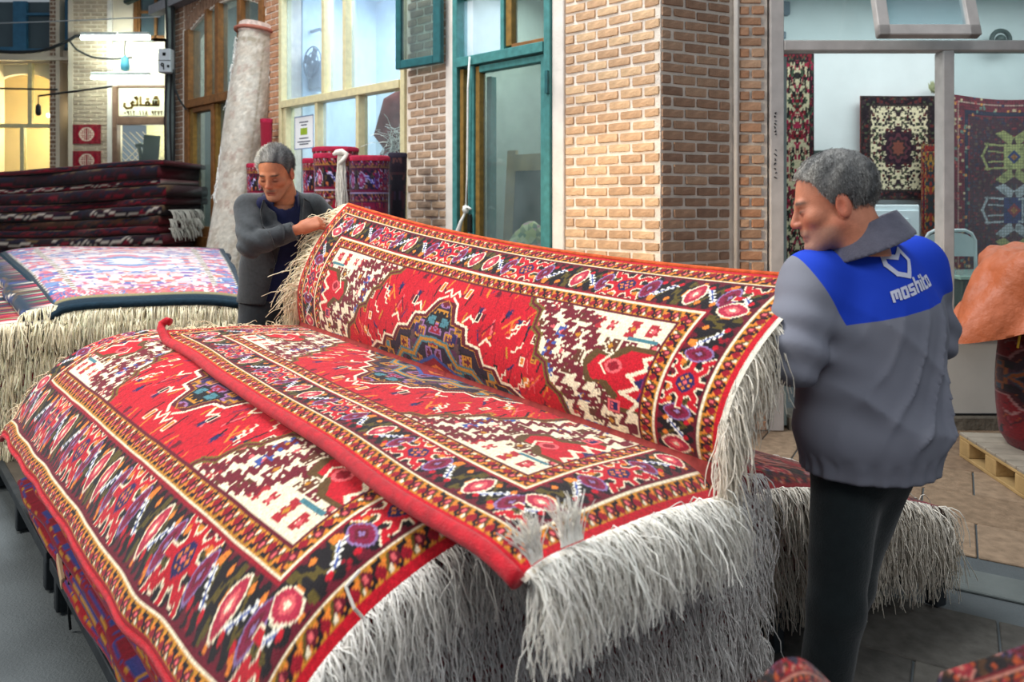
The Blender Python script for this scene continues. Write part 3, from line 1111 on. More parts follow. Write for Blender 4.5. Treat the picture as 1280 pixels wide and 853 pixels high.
rc = np.random.default_rng(12)
for k in range(4):
    r = thing('carpet', (0.5, 3.5, 0.17 + 0.1 * k), 'dark red carpet with grey white fringe, %s in the pillar pile' %
              ['lowest', 'second lowest', 'third lowest', 'second from top'][k], 'carpet', 'carpets in the low pile beside the pillar')
    j = rc.uniform(-0.015, 0.015, 2)
    o, P = slab('pile', r, C_NL + j, C_FL, C_NR + j, C_FR, lambda u, s, z=cz(k / 4.6): z(u, s) + 0.002, lambda u, s, z=cz((k + 1) / 4.6): z(u, s) - 0.002,
                lambda nl, nr, g: edge_colors(nl, nr, (120, 14, 34), [((30, 24, 40), 3, 0.8, 1), ((150, 110, 60), 5, 0.5, 0.8)], g), 60, rc, 0.01)
    fringe('fringe', r, P[0, 3:17], nrm((0.38, -0.92, 0.05)), 420, 0.17, r=0.0022, seg=7, droop=1.2, curl=0.04, rng=rc, tint=(228, 220, 206), clump=6, floor=0.012)
DK = HERIZ.copy()
lum = DK.mean(axis=2, keepdims=True)
DK = np.clip(DK * np.array((0.62, 0.42, 0.42)) + 4, 0, 255)
q0, q1 = np.linspace(0, 1, 200)[:, None], np.linspace(0, 1, 90)[None, :]
PC = np.zeros((200, 90, 3))
for c in range(2):
    PC[..., c] = (C_NL[c] * (1 - q1) + C_NR[c] * q1) * (1 - q0) + (C_FL[c] * (1 - q1) + C_FR[c] * q1) * q0
PC[..., 2] = cz(1.0)(q0, q1) - 0.02 + 0.006 * vnoise2(q0 * 9, q1 * 5, 4) - 0.03 * np.exp(-q0 / 0.02)
dark_carpet = thing('carpet', (0.5, 3.5, 0.6), 'dark patterned carpet, topmost of the low pile behind the workman', 'carpet')
rug_sheet('pile', dark_carpet, PC, DK[:, :DK.shape[1] // 2])
backing('backing', dark_carpet, PC, 8, 0.02, M('dark_backing', (60, 20, 28), 0.95, 0.2, 20))
fringe('fringe', dark_carpet, PC[0, 2:], nrm((0.38, -0.92, 0.1)), 480, 0.18, r=0.0022, seg=7, droop=1.1, curl=0.045, rng=rc, tint=(232, 224, 210), clump=6)
fringe('fringe', dark_carpet, PC[2:60, -1], nrm((0.9, 0.1, 0.05)), 70, 0.1, r=0.0024, seg=6, droop=0.9, curl=0.05, rng=rc, tint=(206, 198, 186), clump=6)

# ---- carpets in the near right corner -----------------------------------------------
E_Z = 0.70
bench((0.22, 1.06), (0.30, 0.25), (1, 0.05), 1.15, 0.16, 'low metal bench in the near corner of the picture')
re_ = np.random.default_rng(31)
for k in range(5):
    r = thing('carpet', (0.8, 0.7, 0.16 + 0.1 * k), 'red folded carpet in the near corner pile, %s from its bench' % ['first', 'second', 'third', 'fourth', 'fifth'][k], 'carpet', 'folded carpets in the near corner pile')
    slab('pile', r, (0.24, 1.05), (0.30, 0.28), (1.32, 1.10), (1.36, 0.32), lambda u, s, q=k: 0.162 + 0.105 * q + 0 * u, lambda u, s, q=k: 0.265 + 0.105 * q + 0 * u,
         lambda nl, nr, g: edge_colors(nl, nr, (110, 14, 34), [((30, 24, 40), 3, 0.8, 1)], g), 30, re_, 0.01)


def draped(name, label, x0, x1, y0, y1, ridge, A, fr=None):
    g0, g1 = np.linspace(0, 1, 120)[:, None], np.linspace(0, 1, 120)[None, :]
    P = np.zeros((120, 120, 3))
    P[..., 0] = x0 + (x1 - x0) * g0
    P[..., 1] = y0 + (y1 - y0) * g1
    P[..., 2] = 0.70 + ridge(P[..., 0], P[..., 1]) + 0.004 * vnoise2(g0 * 12, g1 * 12, 6)
    r = thing(name, ((x0 + x1) / 2, (y0 + y1) / 2, 0.69), label, 'carpet')
    rug_sheet('pile', r, P, A)
    backing('backing', r, P, 8, 0.012, M('dark_backing', (60, 20, 28)), -1)
    if fr:
        fringe('fringe', r, P[0, 30:], (-1, 0.2, 0.3), 160, 0.06, r=0.002, seg=5, droop=0.5, curl=0.05, rng=re_, tint=(196, 196, 194), clump=5)
    return r


draped('carpet', 'dark red carpet with a raised fold at the bottom edge by the workman', 0.28, 0.585, 0.45, 1.12,
       lambda x, y: 0.112 * np.exp(-((x - 0.415) / 0.085) ** 2) * np.clip((y - 0.3) / 0.5, 0.1, 1) + 0.02, DK[:300, :300])
draped('carpet', 'dark patterned carpet with white fringe at the bottom right corner', 0.60, 1.25, 0.45, 1.12,
       lambda x, y: 0.03 + np.clip((y - 0.3) / 0.5, 0.1, 1) * (0.075 * np.clip((x - 0.60) / 0.03, 0, 1) + 0.34 * np.clip(x - 0.62, 0, 0.3)), DK[150:450, :300], True)
# ------------------------------------------------------------------ the setting
def structure(name, v, f, mat, smooth=False):
    o = part(name, None, v, f, mat, smooth)
    o['kind'] = 'structure'
    return o


def structure_root(name, loc):
    o = bpy.data.objects.new(name, None)
    COL.objects.link(o)
    o.location = tuple(map(float, loc))
    o['kind'] = 'structure'
    return o


def M_brick(name, c0, c1, c2):
    m, nt, b = nodes_of(name)
    oi = nt.nodes.new('ShaderNodeObjectInfo')
    rp = nt.nodes.new('ShaderNodeValToRGB')
    e = rp.color_ramp.elements
    e[0].color, e[1].color = rgba(c0), rgba(c2)
    x = e.new(0.5)
    x.color = rgba(c1)
    nt.links.new(oi.outputs['Random'], rp.inputs['Fac'])
    tc = nt.nodes.new('ShaderNodeTexCoord')
    no = nt.nodes.new('ShaderNodeTexNoise')
    no.inputs['Scale'].default_value = 18
    no.inputs['Detail'].default_value = 6
    nt.links.new(tc.outputs['Object'], no.inputs['Vector'])
    mr = nt.nodes.new('ShaderNodeMapRange')
    mr.inputs['From Min'].default_value = 0.3
    mr.inputs['From Max'].default_value = 0.7
    mr.inputs['To Min'].default_value = 0.72
    mr.inputs['To Max'].default_value = 1.2
    nt.links.new(no.outputs['Fac'], mr.inputs['Value'])
    vm = nt.nodes.new('ShaderNodeVectorMath')
    vm.operation = 'SCALE'
    nt.links.new(rp.outputs['Color'], vm.inputs[0])
    nt.links.new(mr.outputs['Result'], vm.inputs['Scale'])
    nt.links.new(vm.outputs['Vector'], b.inputs['Base Color'])
    b.inputs['Roughness'].default_value = 0.9
    b.inputs['Specular IOR Level'].default_value = 0.15
    n2 = nt.nodes.new('ShaderNodeTexNoise')
    n2.inputs['Scale'].default_value = 70
    n2.inputs['Detail'].default_value = 6
    nt.links.new(tc.outputs['Object'], n2.inputs['Vector'])
    bp = nt.nodes.new('ShaderNodeBump')
    bp.inputs['Strength'].default_value = 0.7
    bp.inputs['Distance'].default_value = 0.006
    nt.links.new(n2.outputs['Fac'], bp.inputs['Height'])
    nt.links.new(bp.outputs['Normal'], b.inputs['Normal'])
    _mats[name] = m
    return m


BR_TAN = M_brick('tan_brick', (184, 148, 116), (204, 166, 130), (214, 180, 142))
BR_RED = M_brick('red_brown_brick', (142, 114, 96), (168, 134, 110), (184, 152, 126))
BR_OLD = M_brick('weathered_brick', (166, 136, 112), (188, 138, 106), (204, 168, 138))
BR_GREY = M_brick('grey_tan_brick', (146, 124, 106), (168, 140, 116), (182, 152, 124))
MORTAR = M('mortar', (226, 214, 200), 0.95, 0.14, 14, 0.6, bscale=90)
PLASTER = M('white_plaster', (222, 214, 204), 0.95, 0.10, 7, 0.25, bscale=50)
PLASTER_W = M('shop_wall_paint', (214, 224, 224), 0.85, 0.05, 3)
TEALP = M('teal_paint', (66, 126, 124), 0.5, 0.2, 20, 0.15)
TEALD = M('dark_teal_paint', (34, 88, 92), 0.5, 0.2, 20, 0.1)
CREAMP = M('cream_paint', (206, 196, 154), 0.55, 0.12, 20, 0.1)
GOLDP = M('ochre_wood', (128, 98, 44), 0.6, 0.25, 20, 0.1)
BROWNW = M('brown_wood', (126, 84, 44), 0.55, 0.3, 18, 0.15)
STEELP = M('pale_grey_paint', (190, 184, 180), 0.55, 0.12, 10, 0.1)
GLASS = M_glass('window_glass', (240, 246, 246), 0.05)
GLASS_D = M_glass('dusty_glass', (214, 228, 226), 0.12, (176, 190, 190))
GLASS_M = M_glass('milky_glass', (236, 245, 252), 0.16, (206, 226, 244))
DARKIN = M('dark_interior', (70, 72, 70), 0.9, 0.2, 3)


def brick_meshes(name, ln, h, d, mat, n=5, seed=1):
    """a few irregular worn bricks, front face at -y"""
    r = np.random.default_rng(seed)
    out = []
    for k in range(n):
        hx, hz = ln / 2, h / 2
        bm = bmesh.new()
        ring0, ring1 = [], []
        m = 10
        prof = []
        for i in range(m):                      # rounded rectangle outline with chipped corners
            t = [(-1, -1), (-.35, -1.02), (.35, -1), (1, -1), (1.01, 0), (1, 1), (.3, 1), (-.3, 1.02), (-1, 1), (-1.01, 0)][i]
            corner = abs(t[0]) > .9 and abs(t[1]) > .9
            c = r.uniform(0.90, 0.985) if corner else r.uniform(0.96, 1.0)
            prof.append((t[0] * hx * (1 - (1 - c) * h / ln * 1.2), t[1] * hz * c))
        for x, z in prof:
            ring0.append(bm.verts.new((x, 0, z)))
        for x, z in prof:
            ring1.append(bm.verts.new((x * (1 - 0.010 / ln), -d + r.uniform(0, 0.002), z * (1 - 0.006 / h))))
        ctr = bm.verts.new((r.uniform(-.02, .02), -d - 0.0015, 0))
        for i in range(m):
            j = (i + 1) % m
            bm.faces.new((ring0[i], ring0[j], ring1[j], ring1[i]))
            bm.faces.new((ring1[i], ring1[j], ctr))
        bmesh.ops.recalc_face_normals(bm, faces=bm.faces)
        me = bpy.data.meshes.new(name)
        bm.to_mesh(me)
        bm.free()
        me.materials.append(mat)
        out.append(me)
    return out


def lay_bricks(parent, o, d, n, width, z0, z1, mats, course=0.0705, ln=0.184, joint=0.014, phase=0, seed=1, tilt=0.006, depth=0.011, skip=0.0, quoin=False):
    """individual bricks on a wall face: origin o (plan), direction d, outward normal n"""
    r = np.random.default_rng(seed)
    full = brick_meshes('brick', ln - joint, course - joint, depth, mats, 5, seed)
    cache = {}
    o, d, n = (np.array((*q, 0.0)) for q in (o, d, n))
    X, Y = Vector(d), Vector(-n)
    rot = Matrix((X, Y, Vector((0, 0, 1)))).transposed()
    if rot.determinant() < 0:
        rot = Matrix((-X, Y, Vector((0, 0, 1)))).transposed()
    rows = int((z1 - z0) / course)
    for i in range(rows):
        z = z0 + (i + 0.5) * course
        x = 0.0
        first = True
        off = (ln / 2) if (i + phase) % 2 else ln
        while x < width - 0.02:
            w = min(off if first else ln, width - x)
            first = False
            if w > 0.045 and r.random() > skip:
                if abs(w - ln) < 0.02:
                    me = full[r.integers(5)]
                else:
                    key = round(w, 2)
                    if key not in cache:
                        cache[key] = brick_meshes('brick', key - joint, course - joint, depth, mats, 1, seed + int(key * 100))[0]
                    me = cache[key]
                b = bpy.data.objects.new('brick', me)
                COL.objects.link(b)
                b.parent = parent
                b.matrix_parent_inverse = parent.matrix_basis.inverted()
                p = o + d * (x + w / 2 + r.uniform(-.002, .002)) + n * r.uniform(-0.003, 0.003)
                sc = Matrix.Diagonal((r.uniform(.96, 1.02), 1, r.uniform(.90, 1.03))).to_3x3()
                b.matrix_basis = Matrix.Translation((p[0], p[1], z + r.uniform(-.003, .003))) @ (rot @ Matrix.Rotation(r.uniform(-tilt, tilt) * 2, 3, 'Y') @ sc).to_4x4()
            x += w


def brick_stuff(name, parent, o, d, n, width, z0, z1, mat, course=0.0705, ln=0.2, joint=0.014, seed=2, depth=0.01, cols=None):
    """bricks too far off to pick apart, joined into one part"""
    r = np.random.default_rng(seed)
    V, Fs = [], []
    o, d, n = (np.array((*q, 0.0)) for q in (o, d, n))
    k = 0
    for i in range(int((z1 - z0) / course)):
        z = z0 + (i + .5) * course
        x = -(ln / 2 if i % 2 else 0)
        while x < width:
            a, b = max(x, 0), min(x + ln - joint, width)
            if b - a > 0.03:
                dd = depth + r.uniform(-.003, .003)
                h = (course - joint) / 2
                for (s, t, q) in ((a, -h, 0), (b, -h, 0), (b, h, 0), (a, h, 0), (a + .004, -h + .003, dd), (b - .004, -h + .003, dd), (b - .004, h - .003, dd), (a + .004, h - .003, dd)):
                    V.append(o + d * s + n * q + np.array((0, 0, z + t)))
                Fs += [(k + 4, k + 5, k + 6, k + 7), (k, k + 1, k + 5, k + 4), (k + 1, k + 2, k + 6, k + 5), (k + 2, k + 3, k + 7, k + 6), (k + 3, k, k + 4, k + 7)]
                k += 8
            x += ln
    ob = part(name, parent, np.array(V), Fs, mat)
    ob['kind'] = 'stuff'
    return ob


# floor ----------------------------------------------------------------------
ASPH = M('grey_pavement', (90, 96, 98), 0.85, 0.22, 2.2, 0.5, bscale=120)
floor = structure('floor', *bx(-14, 9, -1.5, 16, -0.12, -0.012), ASPH)
T_BEI = M_brick('beige_tile', (128, 106, 88), (142, 120, 98), (152, 130, 108))
T_GRY = M_brick('grey_paver', (80, 78, 74), (90, 87, 82), (98, 95, 89))
T_KRB = M('grey_kerb_stone', (98, 104, 102), 0.8, 0.15, 5, 0.3)


def tile_mesh(w, d, mat, seed):
    v, f = bx(-w / 2 + .004, w / 2 - .004, -d / 2 + .004, d / 2 - .004, -0.012, 0.0)
    v, f = bevel_mesh(v, f, 0.004)
    return raw_mesh('floor_tile', v, f, mat)


def lay_tiles(ax, o, w, d, nu, nv, mat, ok, name='floor_tile'):
    me = tile_mesh(w, d, mat, 1)
    ca, sa = math.cos(ax), math.sin(ax)
    r = np.random.default_rng(5)
    for i in range(nu):
        for j in range(nv):
            x, y = (i + 0.5 + 0.5 * (j % 2)) * w, (j + .5) * d
            p = (o[0] + ca * x - sa * y, o[1] + sa * x + ca * y)
            if not ok(*p):
                continue
            t = bpy.data.objects.new(name, me)
            COL.objects.link(t)
            t.parent = floor
            t.location = (p[0], p[1], r.uniform(-.0035, 0.0))
            t.rotation_euler = (r.uniform(-.003, .003), r.uniform(-.003, .003), ax)


KD = nrm((0.86, -0.50))


def kside(x, y):
    return (x - 1.75) * -KD[1] + (y - 3.02) * KD[0]


lay_tiles(-0.53, (-1.6, 4.4), 0.46, 0.40, 14, 12, T_BEI, lambda x, y: kside(x, y) > 0.17 and y < 5.2 and x > 0.2)
lay_tiles(-0.53, (-0.6, 1.2), 0.50, 0.42, 10, 9, T_GRY, lambda x, y: kside(x, y) < -0.26 and y > 1.1 and x > 0.45, 'paver')
kb = np.array((1.75, 3.02, 0))
for k in range(-2, 4):
    v, f = frame_box(kb + np.array((*KD, 0)) * (k * 0.62 + 0.004), (*KD, 0), (-KD[1], KD[0], 0), (0, 0, 1), (0, 0.612), (-0.05, 0.15), (-0.012, 0.001))
    part('kerb_stone', floor, *bevel_mesh(v, f, 0.004), T_KRB)

# left wall runs away at about 46 degrees -----------------------------------------
C0 = np.array((0.93, 4.75))
WD = np.array((-0.7193, 0.6947))
WNn = np.array((-0.6947, -0.7193))


def wp(t, off=0.0):
    return C0 + WD * t + WNn * off


def wbox(t0, t1, z0, z1, o0, o1):
    return frame_box((*C0, 0), (*WD, 0), (*WNn, 0), (0, 0, 1), (t0, t1), (o0, o1), (z0, z1))


WT = 4.6
parts_ = [wbox(2.03, 2.56, 0, WT, -0.22, -0.012),           # pier
          wbox(0.79, 0.895, 0, WT, -0.25, 0.0),
          wbox(0.895, 2.03, 3.2, WT, -0.25, 0.0),
          wbox(2.56, 4.69, 3.75, WT, -0.25, 0.0),
          wbox(2.56, 4.69, 0, 0.75, -0.25, -0.01),
          wbox(4.69, 5.03, 0, WT, -0.25, -0.012),
          wbox(5.03, 7.06, 0, 0.95, -0.25, -0.01),
          wbox(7.06, 7.55, 0, WT, -0.25, -0.012)]
wall_left = structure('wall_left', *join(parts_), MORTAR)
v, f = wbox(1.93, 2.035, 0, 3.2, -0.2, 0.006)
part('plaster_strip', wall_left, v, f, PLASTER)
v, f = wbox(0.785, 0.895, 0, WT, -0.2, 0.008)
part('plaster_strip', wall_left, *bevel_mesh(v, f, 0.006), PLASTER)
lay_bricks(wall_left, wp(2.04, -0.012), WD, WNn, 0.51, 0.75, 3.62, BR_GREY, 0.0705, 0.19, 0.015, seed=8)
brick_stuff('far_brickwork', wall_left, wp(4.70, -0.012), WD, WNn, 0.32, 0.8, 4.4, BR_OLD, seed=3)
brick_stuff('far_brickwork', wall_left, wp(7.14, -0.012), WD, WNn, 0.40, 0.3, 4.4, BR_RED, seed=4)
v, f = wbox(7.05, 7.13, 0.3, 3.72, -0.2, 0.004)
part('plaster_strip', wall_left, v, f, PLASTER)
# flat brick arch above the brown window
arch_pts = [(t, 3.62 + 0.26 * math.sin(math.pi * (t - 5.03) / 2.03) ** 0.8) for t in np.linspace(5.03, 7.06, 17)]
V, Fs = [], []
for (t, z) in arch_pts:
    for (zz, oo) in ((z, -0.2), (z, -0.012), (WT, -0.012), (WT, -0.2)):
        p = wp(t, oo)
        V.append((p[0], p[1], zz))
for i in range(16):
    for j in range(4):
        a, b = i * 4 + j, i * 4 + (j + 1) % 4
        Fs.append((a, b, b + 4, a + 4))
part('arch_infill', wall_left, np.array(V), Fs, MORTAR)
V, Fs = [], []
for row in range(2):
    for i in range(26):
        t0, t1 = 5.0 + i * 0.081, 5.0 + i * 0.081 + 0.066
        q = 3.62 + 0.26 * max(math.sin(math.pi * min(max((t0 + .03 - 5.03) / 2.03, 0), 1)), 0) ** .8 + 0.02 + row * 0.2
        v, f = wbox(t0, t1, q, q + 0.185, -0.02, 0.002)
        Fs += [tuple(x + len(V) for x in g) for g in f]
        V += list(v)
o = part('arch_brickwork', wall_left, np.array(V), Fs, BR_RED)
o['kind'] = 'stuff'
v, f = wbox(5.9, 7.9, 4.02, 4.14, 0.0, 0.14)
part('cable_tray', wall_left, v, f, M('grey_tray', (128, 128, 132), 0.6, 0.15, 10))

# brick pillar: three faces ------------------------------------------------------
C1 = np.array((1.466, 5.01))
C2 = np.array((1.69, 5.02))
PT = 3.3
pl = [C0 - WNn * 0.012 + WD * 0.79, C0 + (0.0, 0.014), C1 + (-.006, 0.013), C2 + (0, 0.013), np.array((1.69, 5.35)), np.array((0.75, 5.75))]
V = [(*p, z) for z in (0, PT + 1.2) for p in pl]
Fs = [tuple(range(6))[::-1], tuple(range(6, 12))] + [(i, (i + 1) % 6, 6 + (i + 1) % 6, 6 + i) for i in range(6)]
wall_pillar = structure('wall_pillar', np.array(V), Fs, MORTAR)
lay_bricks(wall_pillar, wp(0.79, -0.012), -WD, WNn, 0.785, 0.9825, 3.03, BR_TAN, seed=5, ln=0.187)
d1 = nrm(C1 - C0)
n1 = np.array((d1[1], -d1[0]))
lay_bricks(wall_pillar, C0 + d1 * 0.004 - n1 * 0.012, d1, n1, 0.565, 0.9825, 3.03, BR_RED, seed=6, phase=1, ln=0.187)
lay_bricks(wall_pillar, C1 + (0.03, 0.013), (1, 0), (0, -1), 0.18, 0.9825, 3.03, BR_OLD, seed=9, ln=0.16)
v, f = tube([(C1[0] + 0.012, C1[1] + 0.004, 0), (C1[0] + 0.012, C1[1] + 0.004, 4.4)], 0.018, 8)
part('mortar_bead', wall_pillar, v, f, PLASTER, True)
brick_stuff('low_brickwork', wall_pillar, wp(0.785, -0.012), -WD, WNn, 0.78, 0.0, 0.975, BR_TAN, seed=7)
brick_stuff('high_brickwork', wall_pillar, wp(0.785, -0.012), -WD, WNn, 0.78, 3.03, 4.45, BR_TAN, seed=17)
brick_stuff('high_brickwork', wall_pillar, C0 - n1 * 0.012, d1, n1, 0.57, 3.03, 4.45, BR_RED, seed=18)
brick_stuff('high_brickwork', wall_pillar, C1 + (0.03, 0.013), (1, 0), (0, -1), 0.19, 3.03, 4.45, BR_OLD, seed=19)
brick_stuff('low_brickwork', wall_pillar, C1 + (0.03, 0.013), (1, 0), (0, -1), 0.19, 0.0, 0.975, BR_OLD, seed=20)
brick_stuff('high_brickwork', wall_left, wp(2.04, -0.012), WD, WNn, 0.51, 3.62, 4.55, BR_GREY, seed=21)
brick_stuff('low_brickwork', wall_pillar, C0 - n1 * 0.012, d1, n1, 0.57, 0.0, 0.975, BR_RED, seed=7)


# doors and windows in the left wall ------------------------------------------------
def glazed(name, loc_t, bars, panes, frame_mat, glass, extra=()):
    r = structure_root(name, (*wp(loc_t), 0))
    for b in bars:
        m = b[7] if len(b) > 7 else frame_mat
        v, f = wbox(*b[1:7])
        part(b[0], r, *bevel_mesh(v, f, 0.004), m)
    for p in panes:
        v, f = wbox(*p[:4], -0.052, -0.046)
        part('pane', r, v, f, p[4] if len(p) > 4 else glass)
    return r


door_1 = glazed('door_1', 1.4, [
    ('frame', 0.895, 0.955, 0, 3.2, -0.09, 0.03), ('frame', 1.875, 1.93, 0, 3.2, -0.09, 0.03),
    ('transom', 0.955, 1.875, 2.58, 2.655, -0.09, 0.04), ('transom', 0.955, 1.875, 3.13, 3.2, -0.09, 0.03),
    ('mullion', 1.69, 1.755, 0, 2.58, -0.08, 0.02), ('stile', 1.645, 1.69, 0.02, 2.57, -0.07, 0.0, GOLDP), ('stile', 1.83, 1.872, 0.02, 2.57, -0.07, 0.0, GOLDP),
    ('stile', 0.955, 1.0, 0.02, 2.57, -0.07, 0.012), ('rail', 1.0, 1.645, 0.02, 0.16, -0.07, 0.005), ('rail', 1.0, 1.645, 2.52, 2.57, -0.07, 0.005),
    ('mullion', 1.36, 1.40, 2.655, 3.13, -0.08, 0.02), ('stile', 1.30, 1.36, 2.68, 3.12, -0.07, 0.0, GOLDP), ('rail', 0.955, 1.30, 2.655, 2.69, -0.07, 0.0, BROWNW),
    ('inner_post', 1.615, 1.67, 0, 2.5, -0.16, -0.10)],
    [(1.0, 1.645, 0.16, 2.52), (1.755, 1.83, 0.1, 2.56), (0.955, 1.30, 2.69, 3.12), (1.40, 1.875, 2.66, 3.12, GLASS_M)], TEALP, GLASS_D)
v, f = wbox(0.90, 0.925, 2.28, 2.44, 0.028, 0.05)
part('hinge', door_1, v, f, TEALD)
v, f = wbox(1.70, 1.735, 1.28, 1.42, 0.02, 0.05)
part('lock', door_1, *bevel_mesh(v, f, 0.006), M('dark_steel', (60, 60, 58), 0.4, 0.2, 20, metal=0.7))

rope_p = [(1.69, 2.64, .06), (1.715, 2.4, .055), (1.72, 2.0, .055), (1.73, 1.7, .05), (1.735, 1.47, .06)]
rp_pts = [(*wp(t, o), z) for t, z, o in rope_p]
rope = thing('hanging_rope', (*wp(1.71, .05), 1.3), 'white rope with a knot hanging down the teal door frame', 'rope')
part('cord', rope, *tube(rp_pts, 0.008, 6), M('white_rope', (226, 226, 220), 0.9, 0.1, 60), True)
kx = wp(1.735, .06)
part('knot', rope, *lathe([(0.004, .035), (.022, .028), (.028, .0), (.02, -.025), (.005, -.03)], (kx[0], kx[1], 1.455), 10), _mats['white_rope'], True)
k2 = [(*wp(1.735, .06), 1.44), (*wp(1.78, .07), 1.36), (*wp(1.82, .07), 1.27), (*wp(1.825, .07), 1.235)]
part('tail', rope, *tube(k2, [0.008, 0.014, 0.024, 0.014], 8), _mats['white_rope'], True)
k2 = [(*wp(1.735, .06), 1.46), (*wp(1.69, .08), 1.475), (*wp(1.655, .08), 1.46)]
part('tail', rope, *tube(k2, 0.009, 6), _mats['white_rope'], True)

# open teal casement swung back against the pier
def cas(t0, t1, z0, z1, o0, o1):
    return frame_box((*wp(2.0, 0.05), 0), (*nrm(WD + WNn * 0.10), 0), (*nrm(WNn - WD * 0.10), 0), (0, 0, 1), (t0, t1), (o0, o1), (z0, z1))


cm = structure_root('window_4', (*wp(2.2, .08), 2.6))
for nm, b in (('frame', (0, 0.085, 2.63, 3.3, 0, .05)), ('frame', (0.46, 0.52, 2.63, 3.3, 0, .05)), ('frame', (0.085, 0.46, 2.63, 2.70, 0, .05)), ('frame', (0.085, 0.46, 3.23, 3.3, 0, .05))):
    v, f = cas(*b)
    part(nm, cm, *bevel_mesh(v, f, .006), TEALD)
v, f = cas(0.085, 0.46, 2.70, 3.23, 0.02, 0.025)
part('pane', cm, v, f, GLASS_D)

window_1 = glazed('window_1', 3.6, [
    ('frame', 2.56, 2.62, 0.75, 3.75, -0.1, 0.02), ('frame', 4.63, 4.69, 0.75, 3.75, -0.1, 0.02),
    ('transom', 2.62, 4.63, 2.50, 2.575, -0.09, 0.035), ('frame', 2.62, 4.63, 0.75, 0.83, -0.1, 0.03), ('frame', 2.62, 4.63, 3.68, 3.75, -0.1, 0.02),
    ('mullion', 3.815, 3.865, 2.575, 3.68, -0.09, 0.02), ('mullion', 3.45, 3.50, 2.575, 3.68, -0.09, 0.02),
    ('mullion', 3.94, 3.985, 0.83, 2.50, -0.09, 0.02), ('mullion', 3.24, 3.285, 0.83, 2.50, -0.09, 0.02), ('mullion', 4.55, 4.60, 0.83, 2.50, -0.09, 0.015)],
    [(2.62, 3.44, 2.575, 3.68, GLASS_M), (3.51, 3.80, 2.575, 3.68), (3.88, 4.63, 2.575, 3.68), (2.62, 3.23, 0.83, 2.5, GLASS), (3.30, 3.93, 0.83, 2.5), (3.99, 4.55, 0.83, 2.5, GLASS)], CREAMP, GLASS_M)

window_2 = glazed('window_2', 6.0, [
    ('frame', 5.03, 5.13, 0.95, 3.72, -0.14, 0.02), ('frame', 6.93, 7.06, 0.95, 3.70, -0.14, 0.02), ('transom', 5.13, 6.93, 2.70, 2.80, -0.12, 0.05),
    ('sill', 5.13, 6.93, 0.95, 1.10, -0.14, 0.04), ('mullion', 6.40, 6.47, 2.80, 3.86, -0.1, 0.02), ('mullion', 6.10, 6.19, 2.80, 3.88, -0.1, 0.02), ('mullion', 5.55, 5.63, 2.80, 3.84, -0.1, 0.02),
    ('stile', 6.83, 6.93, 1.10, 2.70, -0.1, 0.0, GOLDP), ('mullion', 6.22, 6.30, 1.10, 2.70, -0.1, 0.02), ('stile', 6.17, 6.22, 1.10, 2.70, -0.1, 0.0, GOLDP), ('mullion', 5.5, 5.6, 1.10, 2.70, -0.1, 0.02),
    ('rail', 6.30, 6.83, 1.10, 1.22, -0.1, 0.01), ('rail', 6.30, 6.83, 2.64, 2.70, -0.1, 0.01)],
    [(6.47, 6.93, 2.8, 3.86), (6.19, 6.40, 2.8, 3.88), (5.63, 6.1, 2.8, 3.88), (5.13, 5.55, 2.8, 3.8), (6.30, 6.83, 1.22, 2.64), (5.6, 6.17, 1.1, 2.7), (5.13, 5.5, 1.1, 2.7)], BROWNW, GLASS_D)

# rooms behind the left wall
room = [wbox(0.8, 2.3, 0, 3.6, -1.5, -1.42), wbox(0.78, 0.84, 0, 3.6, -1.42, -0.26), wbox(2.26, 2.34, 0, 3.6, -1.42, -0.25), wbox(0.8, 2.3, 3.5, 3.6, -1.42, -0.25), wbox(0.8, 2.3, 0.0, 0.05, -1.42, -0.1)]
structure('wall_door_room', *join(room), M('teal_room_wall', (168, 174, 168), 0.9, 0.12, 3))
room = [wbox(2.5, 4.75, 0, 3.9, -1.3, -1.22), wbox(2.5, 2.58, 0, 3.9, -1.22, -0.26), wbox(4.68, 4.75, 0, 3.9, -1.22, -0.26), wbox(2.5, 4.75, 3.85, 3.9, -1.22, -0.25), wbox(2.58, 4.68, 0.0, 0.06, -1.22, -0.26)]
structure('wall_window_room', *join(room), M('blue_white_room_wall', (206, 220, 230), 0.9, 0.08, 2))
room = [wbox(4.95, 7.2, 0, 4.2, -1.3, -1.22), wbox(4.95, 5.03, 0, 4.2, -1.22, -0.26), wbox(7.1, 7.2, 0, 4.2, -1.22, -0.26), wbox(4.95, 7.2, 4.15, 4.2, -1.22, -0.25), wbox(5.03, 7.1, 0.0, 0.06, -1.22, -0.26)]
structure('wall_brown_room', *join(room), M('grey_room_wall', (150, 152, 150), 0.9, 0.12, 2))


def room_light(t, z, off, power, color, size=0.7):
    p = wp(t, off)
    d = bpy.data.lights.new('room_lamp', 'AREA')
    d.energy, d.color, d.size = power, color, size
    o = bpy.data.objects.new('room_lamp', d)
    COL.objects.link(o)
    o.location = (p[0], p[1], z)


room_light(1.5, 3.4, -0.8, 40, (1, 1, .98))
room_light(3.5, 3.78, -0.75, 62, (0.95, 0.98, 1.0), 0.8)
room_light(6.0, 4.05, -0.75, 45, (0.95, 1, 1))

